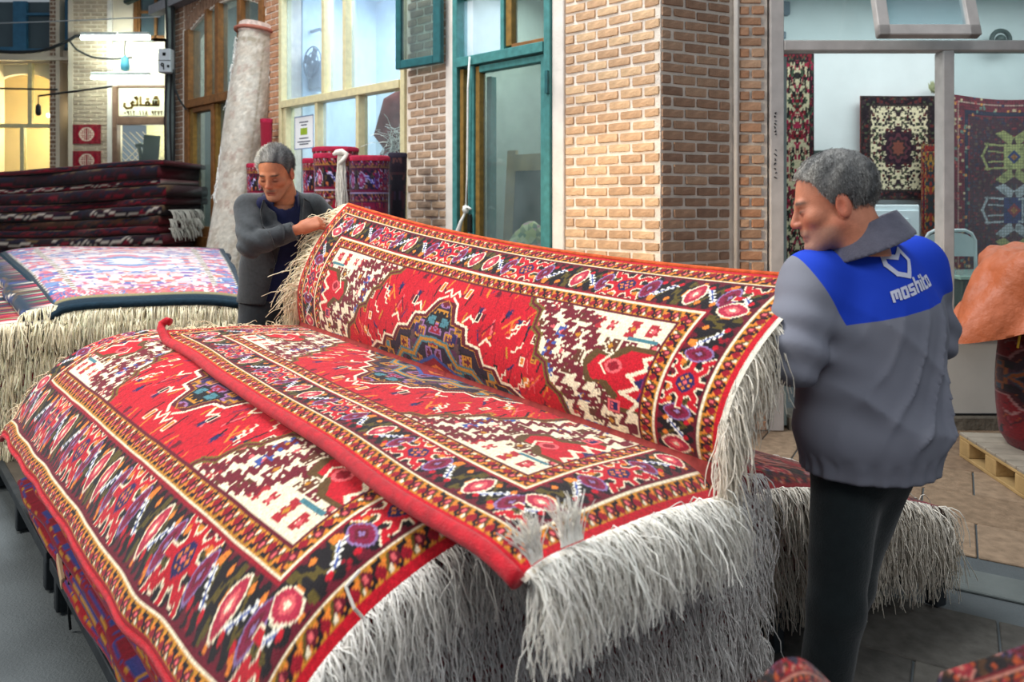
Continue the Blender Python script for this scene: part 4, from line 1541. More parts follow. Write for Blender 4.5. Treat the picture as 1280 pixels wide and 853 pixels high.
# inside the teal door: a leaning board in a wooden frame, and a heap of flowered cloth
WOODB = M('pale_board', (176, 146, 104), 0.7, 0.2, 6)
bd_r = thing('leaning_board', (*wp(1.7, -0.6), 0.05), 'framed board leaning inside the glass teal door', 'board')
ax = nrm((*(-WD), 0))
uz = nrm((*(WNn * -0.07), 1))
org = np.array((*wp(1.93, -0.50), 0.06))
nn = np.cross(ax, uz)
for nm, a, c, m in (('frame', (0, .10), (0, 1.90), WOODB), ('frame', (.50, .62), (0, 2.05), WOODB), ('frame', (.1, .50), (1.72, 1.86), WOODB), ('frame', (.1, .50), (0, .1), WOODB), ('panel', (.1, .50), (.1, 1.72), M('slate_panel', (74, 82, 88), 0.7, 0.15, 5))):
    v, f = frame_box(org, ax, nn, uz, a, (0, .03) if nm == 'frame' else (.008, .02), c)
    part(nm, bd_r, v, f, m)


def blob(c, rad, seed, n=16, m=10, rough=0.12, squash=1.0):
    V, Fs = [], []
    for i in range(m + 1):
        th = math.pi * i / m
        for j in range(n):
            ph = 2 * math.pi * j / n
            d = np.array((math.sin(th) * math.cos(ph), math.sin(th) * math.sin(ph), math.cos(th)))
            k = 1 + rough * vnoise2(d[0] * 3 + d[2] * 2, d[1] * 3 - d[2], seed)
            V.append(np.asarray(c) + d * np.asarray(rad) * k)
    for i in range(m):
        for j in range(n):
            a, b = i * n + j, i * n + (j + 1) % n
            Fs.append((a, a + n, b + n, b))
    return np.array(V), Fs


def M_spots(name, cols, scale):
    m, nt, b = nodes_of(name)
    tc = nt.nodes.new('ShaderNodeTexCoord')
    vo = nt.nodes.new('ShaderNodeTexVoronoi')
    vo.inputs['Scale'].default_value = scale
    nt.links.new(tc.outputs['Object'], vo.inputs['Vector'])
    sp = nt.nodes.new('ShaderNodeSeparateColor')
    nt.links.new(vo.outputs['Color'], sp.inputs['Color'])
    rp = nt.nodes.new('ShaderNodeValToRGB')
    rp.color_ramp.interpolation = 'CONSTANT'
    e = rp.color_ramp.elements
    e[0].color = rgba(cols[0])
    e[1].position = 1 / len(cols)
    e[1].color = rgba(cols[1])
    for i, c in enumerate(cols[2:], 2):
        x = e.new(i / len(cols))
        x.color = rgba(c)
    nt.links.new(sp.outputs['Red'], rp.inputs['Fac'])
    nt.links.new(rp.outputs['Color'], b.inputs['Base Color'])
    b.inputs['Roughness'].default_value = 0.9
    _mats[name] = m
    return m


FLORAL = M_spots('flowered_cloth', [(190, 182, 130), (150, 150, 120), (200, 150, 160), (110, 130, 110), (206, 196, 160)], 26)
heap = part('cloth_heap', None, *blob((*wp(1.44, -0.34), 0.69), (0.24, 0.16, 0.66), 3, 22, 14, 0.2), FLORAL, True)
tag(heap, 'heap of yellow flowered cloth low inside the teal door', 'cloth')

# inside the cream window: fan box on the wall, notice on the glass, hanging bundle
fan_c = wp(4.5, -0.36)
fan = thing('wall_fan', (*fan_c, 2.95), 'grey wall fan seen through the upper cream window pane', 'fan')
v, f = wbox(4.40, 4.66, 2.72, 3.02, -0.46, -0.30)
part('housing', fan, *bevel_mesh(v, f, 0.02), M('fan_grey', (120, 130, 138), 0.5, 0.15, 8))
c_ = np.array((*wp(4.5, -0.27), 3.0))
a_ = np.linspace(0, 2 * math.pi, 25)
for rr in (0.17, 0.11):
    ring = [c_ + rr * (math.cos(q) * np.array((*WD, 0)) + math.sin(q) * np.array((0, 0, 1))) for q in a_]
    part('guard_ring', fan, *tube(ring, 0.008, 6), _mats['fan_grey'])
for q in range(4):
    e1 = math.cos(q * 1.571 + .4) * np.array((*WD, 0)) + math.sin(q * 1.571 + .4) * np.array((0, 0, 1))
    e2 = -math.sin(q * 1.571 + .4) * np.array((*WD, 0)) + math.cos(q * 1.571 + .4) * np.array((0, 0, 1))
    nq = np.array((*WNn, 0))
    v, f = frame_box(c_, e1, e2, nq, (0.02, 0.155), (-0.045, 0.045), (-0.004, 0.004))
    part('blade', fan, v, f, M('fan_blade', (92, 100, 110), 0.4, 0.1, 8))
part('pipe', fan, *tube([(*wp(4.40, -.36), 3.1), (*wp(4.36, -.36), 3.3), (*wp(4.5, -.36), 3.37), (*wp(4.67, -.36), 3.37)], 0.018, 8), _mats['fan_grey'], True)

notice = thing('paper_notice', (*wp(4.3, -.04), 2.2), 'white printed paper notice stuck in the cream window', 'notice')
v, f = wbox(4.10, 4.47, 2.06, 2.40, -0.045, -0.041)
part('sheet', notice, v, f, M('white_paper', (236, 238, 240), 0.8, 0.03, 5))
v, f = wbox(4.22, 4.35, 2.205, 2.275, -0.041, -0.0395)
part('emblem', notice, v, f, M('green_ink', (150, 176, 50), 0.8, 0.2, 30))
for z_, a0, a1 in ((2.33, 4.2, 4.37), (2.30, 4.23, 4.34), (2.165, 4.2, 4.37), (2.13, 4.16, 4.41), (2.105, 4.2, 4.37)):
    v, f = wbox(a0, a1, z_, z_ + .012, -0.041, -0.0395)
    part('printed_line', notice, v, f, M('dark_ink', (70, 74, 92), 0.8, 0.1, 30))
for b_ in ((4.10, 4.112, 2.06, 2.40), (4.458, 4.47, 2.06, 2.40), (4.10, 4.47, 2.06, 2.07), (4.10, 4.47, 2.39, 2.40)):
    v, f = wbox(*b_, -0.041, -0.0395)
    part('printed_border', notice, v, f, M('blue_ink', (110, 130, 170), 0.8, 0.1, 30))

bun = thing('hanging_bundle', (*wp(2.85, -.6), 1.2), 'rolled red brown rugs with white fringe hanging behind the lower right cream pane', 'rug bundle')
b0 = np.array((*wp(3.12, -0.34), 0))
part('roll', bun, *tube([b0 + (0.18, 0.0, 2.62), b0 + (0.0, 0, 2.42), b0 + (-0.06, 0, 2.18), b0 + (0.10, 0, 1.95), b0 + (.2, 0, 1.85)], [0.05, 0.15, 0.17, 0.14, 0.07], 14), M('bundle_wool', (112, 62, 60), 0.95, 0.3, 14, 0.5), True)
part('roll', bun, *tube([b0 + (-0.05, 0.05, 2.0), b0 + (-0.02, 0, 1.6), b0 + (-0.05, 0, 1.1)], [0.12, 0.2, 0.22], 12), M_spots('bundle_cloth', [(150, 150, 160), (90, 80, 90), (190, 190, 190), (120, 60, 60)], 20), True)
fringe('fringe', bun, [b0 + (-.05, -.12, 1.98), b0 + (.2, -.1, 2.05)], (0.3, -.4, .6), 160, 0.35, r=0.004, seg=7, droop=0.4, curl=0.06, tint=(214, 214, 206), clump=6)

# pole with boxes and cables at the end of the left wall ------------------------------
CAB = M('black_cable', (34, 36, 38), 0.6, 0.1, 20)
pole_xy = at(213.5, 255, 9.75)[:2]
pole = thing('utility_pole', (*pole_xy, 0), 'grey green pole with cables at the corner of the left wall', 'pole')
part('shaft', pole, *tube([(*pole_xy, 0), (*pole_xy, 4.6)], 0.055, 10), M('pole_paint', (96, 108, 106), 0.7, 0.25, 8), True)
for dx in (-0.03, 0.035, 0.07):
    z = np.linspace(0.6, 4.6, 22)
    pts = [(pole_xy[0] + dx + 0.014 * math.sin(q * 3 + dx * 90), pole_xy[1] - 0.07, q) for q in z]
    part('cable', pole, *tube(pts, 0.011, 5), CAB)
pb = at(211, 77, 9.6)
mb = thing('meter_box', pb, 'light grey electric box with black marks mounted on the pole', 'box')
part('case', mb, *bevel_mesh(*bx(pb[0] - .10, pb[0] + .055, pb[1] - .08, pb[1] + .04, pb[2] - .15, pb[2] + .15), .01), M('box_grey', (186, 194, 200), 0.6, 0.08, 8))
part('seam', mb, *bx(pb[0] - .101, pb[0] + .056, pb[1] - .083, pb[1] - .07, pb[2] - .004, pb[2] + .004), CAB)


def strokes(parent, name, lines, o, ax, az, sc, w, mat, depth=0.004):
    """lettering as thick strokes in the plane (ax, az)"""
    ax, az = nrm(ax), nrm(az)
    nn = np.cross(ax, az)
    prt = []
    for ln in lines:
        pts = [o + sc * (x * ax + y * az) for x, y in ln]
        if len(pts) == 1:
            pts = [pts[0] - w * .45 * ax, pts[0] + w * .45 * ax]
        for p, q in zip(pts[:-1], pts[1:]):
            d = q - p
            L_ = np.linalg.norm(d)
            d = d / (L_ + 1e-9)
            s = np.cross(nn, d)
            prt.append(frame_box(p, d, s, nn, (-w * .4, L_ + w * .4), (-w / 2, w / 2), (-depth, depth)))
    return part(name, parent, *join(prt), mat)


INK = M('black_ink', (30, 30, 34), 0.7, 0.1, 20)
D9 = [[(.75, .9), (.45, 1), (.25, .75), (.45, .5), (.75, .6), (.75, .9), (.8, 0)]]
D0 = [[(.4, .6), (.6, .6), (.6, .4), (.4, .4), (.4, .6)]]
strokes(mb, 'digits', [[(x * .8, y) for x, y in l] for l in D9] + [[(x + .9, y) for x, y in l] for l in D0], np.array((pb[0] - .075, pb[1] - .083, pb[2] - .11)), (1, 0, 0), (0, 0, 1), 0.075, 0.013, INK)
strokes(mb, 'mark', [[(.3, .3), (.6, .3), (.6, .6), (.3, .6), (.3, .3), (.6, .6)]], np.array((pb[0] - .055, pb[1] - .083, pb[2] + .045)), (1, 0, 0), (0, 0, 1), 0.075, 0.016, INK)
part('cable', mb, *tube([pb + (.05, 0, -.1), pb + (.1, -.05, -.35), pb + (.18, -.1, -.5), pb + (.26, -.1, -.62)], 0.012, 5), CAB)

# far facade ----------------------------------------------------------------------------
FY = 12.4


def fx(px):
    return (px - CX) * FY / F_PX


def fz(py):
    return EYE - (py - HY) * FY / F_PX


CREAMW = M('cream_facade', (214, 200, 178), 0.9, 0.08, 3, 0.2)
far = [bx(fx(90), fx(141), FY, FY + .3, 0, 5.2), bx(fx(141), fx(166), FY, FY + .3, fz(48), 5.2), bx(fx(166), fx(206), FY + .1, FY + .3, fz(50), fz(48) + .02), bx(fx(206), fx(330), FY, FY + .3, fz(60), 5.2),
       bx(fx(141), fx(212), FY, FY + .3, fz(108), fz(48)), bx(fx(-80), fx(92), FY + .35, FY + .5, fz(74), fz(58)), bx(fx(58), fx(63), FY + .25, FY + .5, 0, 5.2), bx(fx(86), fx(92), FY - 0.02, FY + .5, 0, 5.2),
       bx(fx(48), fx(58), FY + .3, FY + .5, 0, 5.2), bx(fx(166), fx(212), FY, FY + .3, fz(52), fz(48)), bx(fx(206), fx(330), FY, FY + .3, 0, fz(60)), bx(fx(-80), fx(-20), FY + .3, FY + .5, 0, fz(74))]
wall_back = structure('wall_back', *join(far), CREAMW)
BR_PALE = M('pale_far_brick', (188, 170, 146), 0.9, 0.18, 9)
brick_stuff('far_brickwork', wall_back, (fx(92), FY), (1, 0), (0, -1), fx(140) - fx(92), 0.4, 5.1, BR_PALE, 0.066, 0.2, 0.02, depth=0.014)
brick_stuff('far_brickwork', wall_back, (fx(48.5), FY + .3), (1, 0), (0, -1), fx(57.5) - fx(48.5), 0.4, 5.1, BR_RED, 0.07, 0.13, 0.02)
v, f = bx(fx(136), fx(141.5), FY - .05, FY + .02, 0, 5.2)
part('plaster_strip', wall_back, v, f, PLASTER)
v, f = bx(fx(-80), fx(88), FY + .22, FY + .4, fz(72), fz(68))
part('ledge', wall_back, v, f, CREAMW)
v, f = bx(fx(60), fx(90), FY + .6, FY + .68, 0, 5.2)
part('side_panel', wall_back, v, f, CREAMW)

# blue window upstairs
BLUEP = M('blue_paint', (54, 104, 134), 0.5, 0.15, 10)
window_5 = structure_root('window_5', (fx(20), FY, fz(30)))
for x0, x1, z0, z1 in ((-60, -2, 60, 53), (-2, 5, 60, -6), (10, 15, 58, -6), (5, 10, 58, -6), (15, 48, 60, 55), (47, 50, 60, -6), (15, 48, 12, 9)):
    v, f = bx(fx(x0), fx(x1), FY + .36, FY + .46, fz(z0), fz(z1))
    part('frame', window_5, v, f, BLUEP)
DGL = M('dark_window', (70, 84, 90), 0.25, 0.15, 2)
for x0, x1, z0, z1 in ((15, 47, 55, 12), (15, 47, 9, -6), (-60, -2, 53, -6)):
    v, f = bx(fx(x0), fx(x1), FY + .42, FY + .44, fz(z0), fz(z1))
    part('pane', window_5, v, f, DGL)
window_6 = structure_root('window_6', (fx(73), FY, fz(25)))
sl = nrm((fx(85) - fx(62), -0.42, 0))
for a, b, z0, z1, m, nm, dp in ((0, .40, 54, -6, M('pale_blue_pane', (120, 160, 172), 0.3, 0.1, 3), 'pane', (0, .01)), (0, .03, 56, -6, BLUEP, 'frame', (-.02, .03)), (.2, .225, 56, -6, BLUEP, 'frame', (-.02, .03)), (.38, .41, 56, -6, BLUEP, 'frame', (-.02, .03)), (0, .41, 57, 54, BLUEP, 'frame', (-.02, .03))):
    v, f = frame_box((fx(62), FY + .45, 0), sl, (sl[1], -sl[0], 0), (0, 0, 1), (a, b), dp, (fz(z0), fz(z1)))
    part(nm, window_6, v, f, m)

# lit arched shop on the left
WARMW = M('warm_shop_wall', (236, 214, 160), 0.9, 0.05, 3)
window_7 = structure_root('window_7', (fx(20), FY, 1.5))
shop = [bx(-13.5, fx(62), FY + 2.2, FY + 2.3, 0, 4.2), bx(-13.5, fx(62), FY + .5, FY + 2.3, 3.95, 4.05), bx(fx(60), fx(62), FY + .5, FY + 2.3, 0, 4.2)]
structure('wall_arched_shop', *join(shop), WARMW)
for x0, x1, z0, z1 in ((18, 23, 152, 74), (-20, 56, 157, 152), (8, 13, 216, 157), (47, 52, 216, 157), (48, 53, 157, 74)):
    v, f = bx(fx(x0), fx(x1), FY + .34, FY + .42, fz(z0), fz(z1))
    part('frame', window_7, v, f, CREAMP)
for x0, x1, z0, z1 in ((-20, 18, 152, 74), (23, 48, 152, 74), (13, 47, 216, 157), (-20, 8, 216, 157)):
    v, f = bx(fx(x0), fx(x1), FY + .37, FY + .38, fz(z0), fz(z1))
    part('pane', window_7, v, f, GLASS)
ac = []
for i in range(13):
    q = math.pi * i / 12
    ac.append((fx(6) + 0.60 * math.cos(q), fz(112) + 0.34 * math.sin(q)))
V, Fs = [], []
for x, z in ac:
    for yy, zz in ((FY + .48, z), (FY + .48, fz(74)), (FY + .56, fz(74)), (FY + .56, z)):
        V.append((x, yy, zz))
for i in range(12):
    for j in range(4):
        a, b = i * 4 + j, i * 4 + (j + 1) % 4
        Fs.append((a, b, b + 4, a + 4))
part('arch_spandrel', window_7, np.array(V), Fs, CREAMW)
TUBE = M_emit('warm_tube', (255, 236, 190), 22.0)
for k, (px, py, w) in enumerate(((4, 132, 20), (40, 138, 14), (32, 160, 20))):
    lm = thing('tube_lamp', (fx(px), FY + 1.4, fz(py)), ['warm tube lamp glowing at the far left of the arched shop', 'warm tube lamp glowing under the arch of the far shop', 'warm tube lamp behind the lower far shop window'][k], 'lamp', None)
    part('tube', lm, *tube([(fx(px) - w / 150, FY + 1.4, fz(py)), (fx(px) + w / 150, FY + 1.4, fz(py))], 0.03, 8), TUBE)
    part('holder', lm, *bx(fx(px) - w / 150, fx(px) + w / 150, FY + 1.38, FY + 1.46, fz(py) + .03, fz(py) + .07), CREAMP)
shelf = thing('shop_counter', (fx(30), FY + 1.8, 0), 'brown counter and shelves inside the far arched shop', 'counter')
part('body', shelf, *bevel_mesh(*bx(fx(14), fx(48), FY + 1.5, FY + 2.1, 0, fz(176)), .01), M('shop_brown', (140, 104, 70), 0.7, 0.3, 8))
part('top', shelf, *bx(fx(13), fx(49), FY + 1.45, FY + 2.12, fz(176), fz(174)), BROWNW)
p_ = bpy.data.lights.new('warm_room_lamp', 'POINT')
p_.energy, p_.color, p_.shadow_soft_size = 150, (1, .84, .56), .2
o = bpy.data.objects.new('warm_room_lamp', p_)
COL.objects.link(o)
o.location = (fx(20), FY + 1.2, 2.9)

# brown door with a small lit pane
door_2 = structure_root('door_2', (fx(75), FY, 0))
for nm, x0, x1, z0, z1, m in (('panel', 66, 86, 230, 168, M('tan_door', (164, 126, 92), 0.7, 0.15, 5)), ('frame', 62, 66, 230, 80, CREAMP), ('frame', 66, 86, 168, 158, CREAMP), ('frame', 84, 88, 230, 80, CREAMP), ('panel', 66, 84, 122, 82, M('tan_panel', (200, 176, 140), 0.8, 0.1, 5))):
    v, f = bx(fx(x0), fx(x1), FY + .5, FY + .58, fz(z0), fz(z1))
    part(nm, door_2, v, f, m)
v, f = bx(fx(70), fx(83), FY + .52, FY + .54, fz(143), fz(124))
part('lit_pane', door_2, v, f, M_emit('lit_pane', (255, 240, 205), 2.2))
sg = part('green_awning', None, *bevel_mesh(*bx(fx(71), fx(86), FY + .38, FY + .5, fz(159), fz(154)), .01), M('green_sheet', (40, 150, 90), 0.6, 0.1, 6))
tag(sg, 'small green strip sign above the brown far door', 'sign')

# two little red mats pinned to the pale pillar
MATS = simple_rug(48, 36, 0.8, (152, 16, 40), (140, 18, 40), (110, 60, 50), [(150, 40, 54), (120, 16, 36)], 3, None, 5)
P0 = Paint(24, 18, 0.8, (0, 0, 0))
med = np.hypot((P0.U - 24) / 1.0, (P0.V - 18) / 1.0)
rot_a, rot_b = (P0.U + P0.V) / 3.4, (P0.U - P0.V) / 3.4
lat = (((np.floor(rot_a) + np.floor(rot_b)) % 2 == 0) & (med < 12)) | ((med > 10.5) & (med < 12.5))
lat = np.concatenate([lat, lat[::-1]], 0)
lat = np.concatenate([lat, lat[:, ::-1]], 1)
MATS[lat] = (226, 206, 184)
for k, (py0, py1) in enumerate(((156, 180), (189, 213))):
    g0, g1 = np.meshgrid(np.linspace(fx(92), fx(127), 61), np.linspace(fz(py1), fz(py0), 46), indexing='ij')
    P = np.stack([g0, FY - .03 - .006 * np.sin(g0 * 30), g1], -1)
    r = thing('wall_mat', (fx(110), FY - .03, fz((py0 + py1) / 2)), ['upper small red mat with ivory medallion pinned to the far pillar', 'lower small red mat with ivory medallion pinned to the far pillar'][k], 'rug', 'small red mats on the far pillar')
    rug_sheet('pile', r, P, MATS)
    backing('backing', r, P, 6, 0.01, JUTE, -1)

# shop with the lettered sign
door_3 = structure_root('door_3', (fx(175), FY, 0))
for nm, x0, x1, z0, z1 in (('frame', 139, 147, 230, 108), ('frame', 206, 213, 230, 108), ('transom', 147, 206, 156, 146), ('frame', 147, 206, 110, 107)):
    v, f = bx(fx(x0), fx(x1), FY - .03, FY + .1, fz(z0), fz(z1))
    part(nm, door_3, *bevel_mesh(v, f, .008), M('brown_shop_frame', (120, 92, 76), 0.6, 0.2, 8))
v, f = bx(fx(147), fx(206), FY + .06, FY + .07, fz(230), fz(156))
part('pane', door_3, v, f, GLASS)
v, f = bx(fx(139), fx(213), FY + 1.2, FY + 1.3, 0, 4)
structure('wall_sign_shop', v, f, M('pale_yellow_wall', (232, 226, 178), 0.9, 0.05, 4))
lt = []
for k in range(-6, 9):
    for sgn in (1, -1):
        p = np.array((fx(147 + k * 9), FY + 1.18, fz(214)))
        lt.append(tube([p, p + (sgn * .75, 0, .75)], 0.007, 4))
lattice = part('lattice', door_3, *join(lt), CREAMW)
lattice['kind'] = 'stuff'
p_ = bpy.data.lights.new('sign_shop_lamp', 'POINT')
p_.energy, p_.color, p_.shadow_soft_size = 40, (1, .97, .82), .2
o = bpy.data.objects.new('sign_shop_lamp', p_)
COL.objects.link(o)
o.location = (fx(172), FY + .6, 2.7)
sm = thing('sewing_machine', (fx(168), FY + .5, 1.6), 'dark machine with a square panel behind the lower sign shop glass', 'machine')
DKG = M('machine_dark', (52, 66, 62), 0.5, 0.15, 8)
v, f = frame_box((fx(174), FY + .4, fz(183)), nrm((1, 0, -.08)), (0, 1, 0), nrm((.08, 0, 1)), (-.14, .14), (0, .03), (-.22, .22))
part('panel', sm, *bevel_mesh(v, f, .01), DKG)
part('arm', sm, *tube([(fx(153), FY + .45, fz(180)), (fx(160), FY + .45, fz(178)), (fx(170), FY + .45, fz(185))], 0.035, 8), DKG, True)
part('body', sm, *tube([(fx(156), FY + .45, fz(178)), (fx(161), FY + .45, fz(195)), (fx(158), FY + .45, fz(212))], [.03, .05, .06], 8), DKG, True)
part('stand', sm, *bevel_mesh(*bx(fx(152), fx(185), FY + .35, FY + .7, 0, fz(210)), .01), DKG)

sign = thing('shop_sign', (fx(177), FY - .04, fz(128)), 'lit cream shop sign with gold lettering over the far door', 'sign')
part('board', sign, *bevel_mesh(*bx(fx(148.5), fx(206), FY - .01, FY + .03, fz(145), fz(110)), .006), M_emit('sign_face', (240, 238, 206), 0.22))
GOLDL = M('gold_lettering', (128, 100, 40), 0.5, 0.15, 20)
SH = [  # the word read from the right: sheen, feh, alef, hamza seat, yeh
    [(9.7, 2.0), (9.6, .8), (9.0, .8), (9.0, 1.8), (9.0, .8), (8.3, .8), (8.3, 1.9), (8.4, .8), (7.2, .8)],
    [(8.8, 2.5)], [(9.2, 2.5)], [(9.0, 2.95)],
    [(7.2, .8), (6.5, .8), (6.4, 1.4), (6.9, 1.7), (7.3, 1.3), (7.1, .8)], [(6.85, 2.4)],
    [(6.5, .8), (5.0, .8), (5.0, 2.9)],
    [(4.2, 2.0), (4.2, .8), (3.0, .8)], [(4.0, 2.9), (3.6, 2.75), (3.9, 2.5), (4.3, 2.45)],
    [(3.0, .8), (2.6, 1.3), (3.0, 1.7), (3.3, 1.5)], [(3.0, .8), (2.6, .1), (1.4, 0), (.8, .5), (.9, 1.2)],
]
strokes(sign, 'lettering', SH, np.array((fx(152), FY - .014, fz(135.5))), (1, 0, 0), (0, 0, 1), 0.063, 0.034, GOLDL)
D1 = [[(.35, 1), (.55, 0)]]
D3 = [[(.2, 1), (.3, .75), (.4, .95), (.5, .75), (.6, .95), (.6, .95)], [(.2, 1), (.45, 0)]]
D8 = [[(.15, 0), (.45, 1), (.75, 0)]]
D2 = [[(.2, 1), (.3, .75), (.6, .8), (.65, 1)], [(.2, 1), (.45, 0)]]
D7 = [[(.15, 1), (.45, 0), (.75, 1)]]
num = [D0, D9, D1, D3, None, D1, D1, D8, None, D9, D2, D7, D3]
dl = []
for i, d in enumerate(num):
    if d:
        dl += [[(x * .8 + i * .86, y) for x, y in l] for l in d]
strokes(sign, 'phone_digits', dl, np.array((fx(155), FY - .014, fz(143.6))), (1, 0, 0), (0, 0, 1), 0.058, 0.012, GOLDL)

WTUBE = M_emit('white_tube', (240, 255, 244), 110.0)
FIXT = M('white_fixture', (232, 238, 234), 0.5, 0.05, 6)
for k, (x0, x1, py, yy) in enumerate(((128, 172, 55, FY - .6), (171, 207, 54, FY - .55), (136, 205, 101, FY - .5))):
    lm = thing('tube_lamp', ((fx(x0) + fx(x1)) / 2, yy, fz(py)), ['white fluorescent lamp on the far wall, upper left one', 'white fluorescent lamp on the far wall, upper right one', 'white fluorescent lamp just above the lettered sign'][k], 'lamp', 'fluorescent lamps above the sign shop')
    part('tube', lm, *tube([(fx(x0), yy, fz(py) - .03), (fx(x1), yy, fz(py) - .03)], 0.028, 8), WTUBE if k < 2 else M_emit('soft_white_tube', (240, 255, 240), 34.0))
    part('reflector', lm, *bevel_mesh(*bx(fx(x0), fx(x1), yy - .05, yy + .06, fz(py), fz(py) + .05), .01), FIXT)
    part('bracket', lm, *bx((fx(x0) + fx(x1)) / 2 - .03, (fx(x0) + fx(x1)) / 2 + .03, yy + .05, FY + .02, fz(py) + .01, fz(py) + .04), FIXT)
bulb = thing('hanging_lamp_holder', (fx(166), FY - .25, fz(80)), 'blue lamp holder hanging on a wire over the sign', 'lamp')
part('shade', bulb, *lathe([(.02, .16), (.055, .12), (.07, 0), (.06, -.06), (.02, -.08)], (fx(166), FY - .25, fz(86)), 12), M('blue_plastic', (50, 110, 130), 0.5, 0.1, 6), True)
part('wire', bulb, *tube([(fx(166), FY - .25, fz(74)), (fx(165), FY - .25, fz(66)), (fx(165), FY - .2, fz(52))], 0.01, 5), CAB)
# upper wooden window
window_8 = structure_root('window_8', (fx(186), FY, fz(20)))
for x0, x1, z0, z1 in ((166, 171, 48, -10), (171, 206, 48, 44), (192, 195, 48, -10), (172, 174, 48, -10), (171, 206, 16, 13)):
    v, f = bx(fx(x0), fx(x1), FY + .02, FY + .12, fz(z0), fz(z1))
    part('frame', window_8, v, f, BROWNW)
v, f = bx(fx(171), fx(206), FY + .06, FY + .07, fz(44), fz(-10))
part('pane', window_8, v, f, DGL)
cctv = thing('street_lamp', (fx(184), FY - .4, fz(8)), 'small dark lamp head on a bracket in front of the upper far window', 'lamp')
part('head', cctv, *bevel_mesh(*frame_box((fx(184), FY - .4, fz(9)), nrm((1, 0, .45)), (0, 1, 0), nrm((-.45, 0, 1)), (-.16, .16), (-.06, .06), (0, .06)), .012), DKG)
part('bracket', cctv, *tube([(fx(192), FY - .4, fz(6)), (fx(206), FY - .3, fz(2))], 0.02, 6), DKG)

# overhead cables and cords across the far facade
def cable(name, pts, r, label, mat=CAB):
    P = np.array(pts, float)
    s = np.linspace(0, 1, len(P))
    t = np.linspace(0, 1, 28)
    Q = np.stack([np.interp(t, s, P[:, k]) for k in range(3)], 1)
    for _ in range(3):
        Q[1:-1] = (Q[:-2] + 2 * Q[1:-1] + Q[2:]) / 4
    o = part(name, None, *tube(Q, r, 6), mat, True)
    tag(o, label, 'cable')


cable('overhead_cable', [at(-40, 62, FY - .2), at(20, 66, FY - .2), at(55, 64, FY - .25), at(88, 50, FY - .3), at(95, 44, FY - .3), at(130, 48, FY - .2)], 0.028, 'thick black cable bundle under the ledge of the far facade')
cable('overhead_cable', [at(86, 50, FY - .3), at(95, 62, FY - .3), at(115, 72, FY - .25), at(140, 74, FY - .25), at(165, 72, FY - .2)], 0.016, 'thin black cable drooping to the blue lamp holder')
cable('overhead_cable', [at(-30, 110, 11.4), at(72, 112, 11.6)], 0.014, 'dark rod crossing in front of the arched far shop')
cable('overhead_cable', [at(48, 120, 11.5), at(95, 114, 11.4), at(140, 108, 11.5)], 0.016, 'dark rod reaching from the arch to the sign')
cable('overhead_cable', [at(-30, 30, 10.8), at(60, 27, 10.8), at(200, 21, 9.8)], 0.008, 'thin pale wire across the upper far windows', M('pale_wire', (170, 176, 180), 0.6, 0.1, 5))
plug = thing('hanging_socket', at(48, 138, 11.5), 'black lamp socket hanging from the dark rod', 'lamp')
part('cord', plug, *tube([at(48, 120, 11.5), at(48, 136, 11.5)], 0.008, 5), CAB)
part('socket', plug, *lathe([(.012, .1), (.035, .07), (.04, -.05), (.02, -.08)], at(48, 138, 11.5), 10), CAB, True)

# right shop front -----------------------------------------------------------------------
RY = 5.06


def rx(px, y=RY):
    return (px - CX) * y / F_PX


def rz(py, y=RY):
    return EYE - (py - HY) * y / F_PX


wr = [bx(rx(1174), rx(1500), RY, RY + .12, 0.10, rz(415)), bx(rx(958), rx(985), RY + .08, RY + .2, 0.0, 3.6)]
wall_right = structure('wall_right', *join(wr), M('white_sheet_panel', (206, 206, 202), 0.7, 0.06, 4))
plinth = part('stone_plinth', wall_right, *bevel_mesh(*bx(rx(985), rx(1500), RY - .03, RY + .2, -0.012, 0.09), .012), M('rough_stone', (112, 106, 96), 0.95, 0.3, 12, 0.9, bscale=30))
plinth2 = part('panel_joint', wall_right, *bx(rx(1174), rx(1500), RY - .006, RY, 0.095, 0.105), CAB)
window_3 = structure_root('window_3', (rx(1120), RY, 1.0))
for nm, x0, x1, z0, z1 in (('frame', 960, 977, 560, -60), ('transom', 977, 1400, 65, 52), ('mullion', 1174, 1188, 416, 65), ('sill', 1188, 1400, 422, 412), ('frame', 977, 1400, -46, -60)):
    v, f = bx(rx(x0), rx(x1), RY - .05, RY + .06, rz(z0) if nm != 'frame' or x0 > 970 else 0.0, rz(z1))
    part(nm, window_3, *bevel_mesh(v, f, .006), STEELP)
for x0, x1, z0, z1 in ((977, 1400, 52, -46), (1188, 1400, 412, 65)):
    v, f = bx(rx(x0), rx(x1), RY + .0, RY + .006, rz(z0), rz(z1))
    part('pane', window_3, v, f, GLASS)
# hopper light standing open
hd = nrm((0, -0.42, 1))
ho = np.array((0, RY - .30, rz(46, RY - .30)))
hop = structure_root('window_9', (rx(1160), RY - .3, 2.7))
hx0, hx1 = (1097 - CX) * (RY - .30) / F_PX, (1225 - CX) * (RY - .30) / F_PX
up_ = nrm((0.02, 0.20, 0.60))
for a, b in (((hx0, hx0 + .075), (0, .75)), ((hx1 - .075, hx1), (0, .75)), ((hx0, hx1), (0, .075)), ((hx0, hx1), (.68, .75))):
    v, f = frame_box(ho, (1, 0, 0), np.cross(up_, (1, 0, 0)), up_, a, (-.03, .03), b)
    part('frame', hop, *bevel_mesh(v, f, .006), STEELP)
v, f = frame_box(ho, (1, 0, 0), np.cross(up_, (1, 0, 0)), up_, (hx0 + .07, hx1 - .07), (-.004, .004), (.07, .68))
part('pane', hop, v, f, M_glass('hopper_glass', (236, 246, 250), 0.10, (224, 236, 240), 0.5))
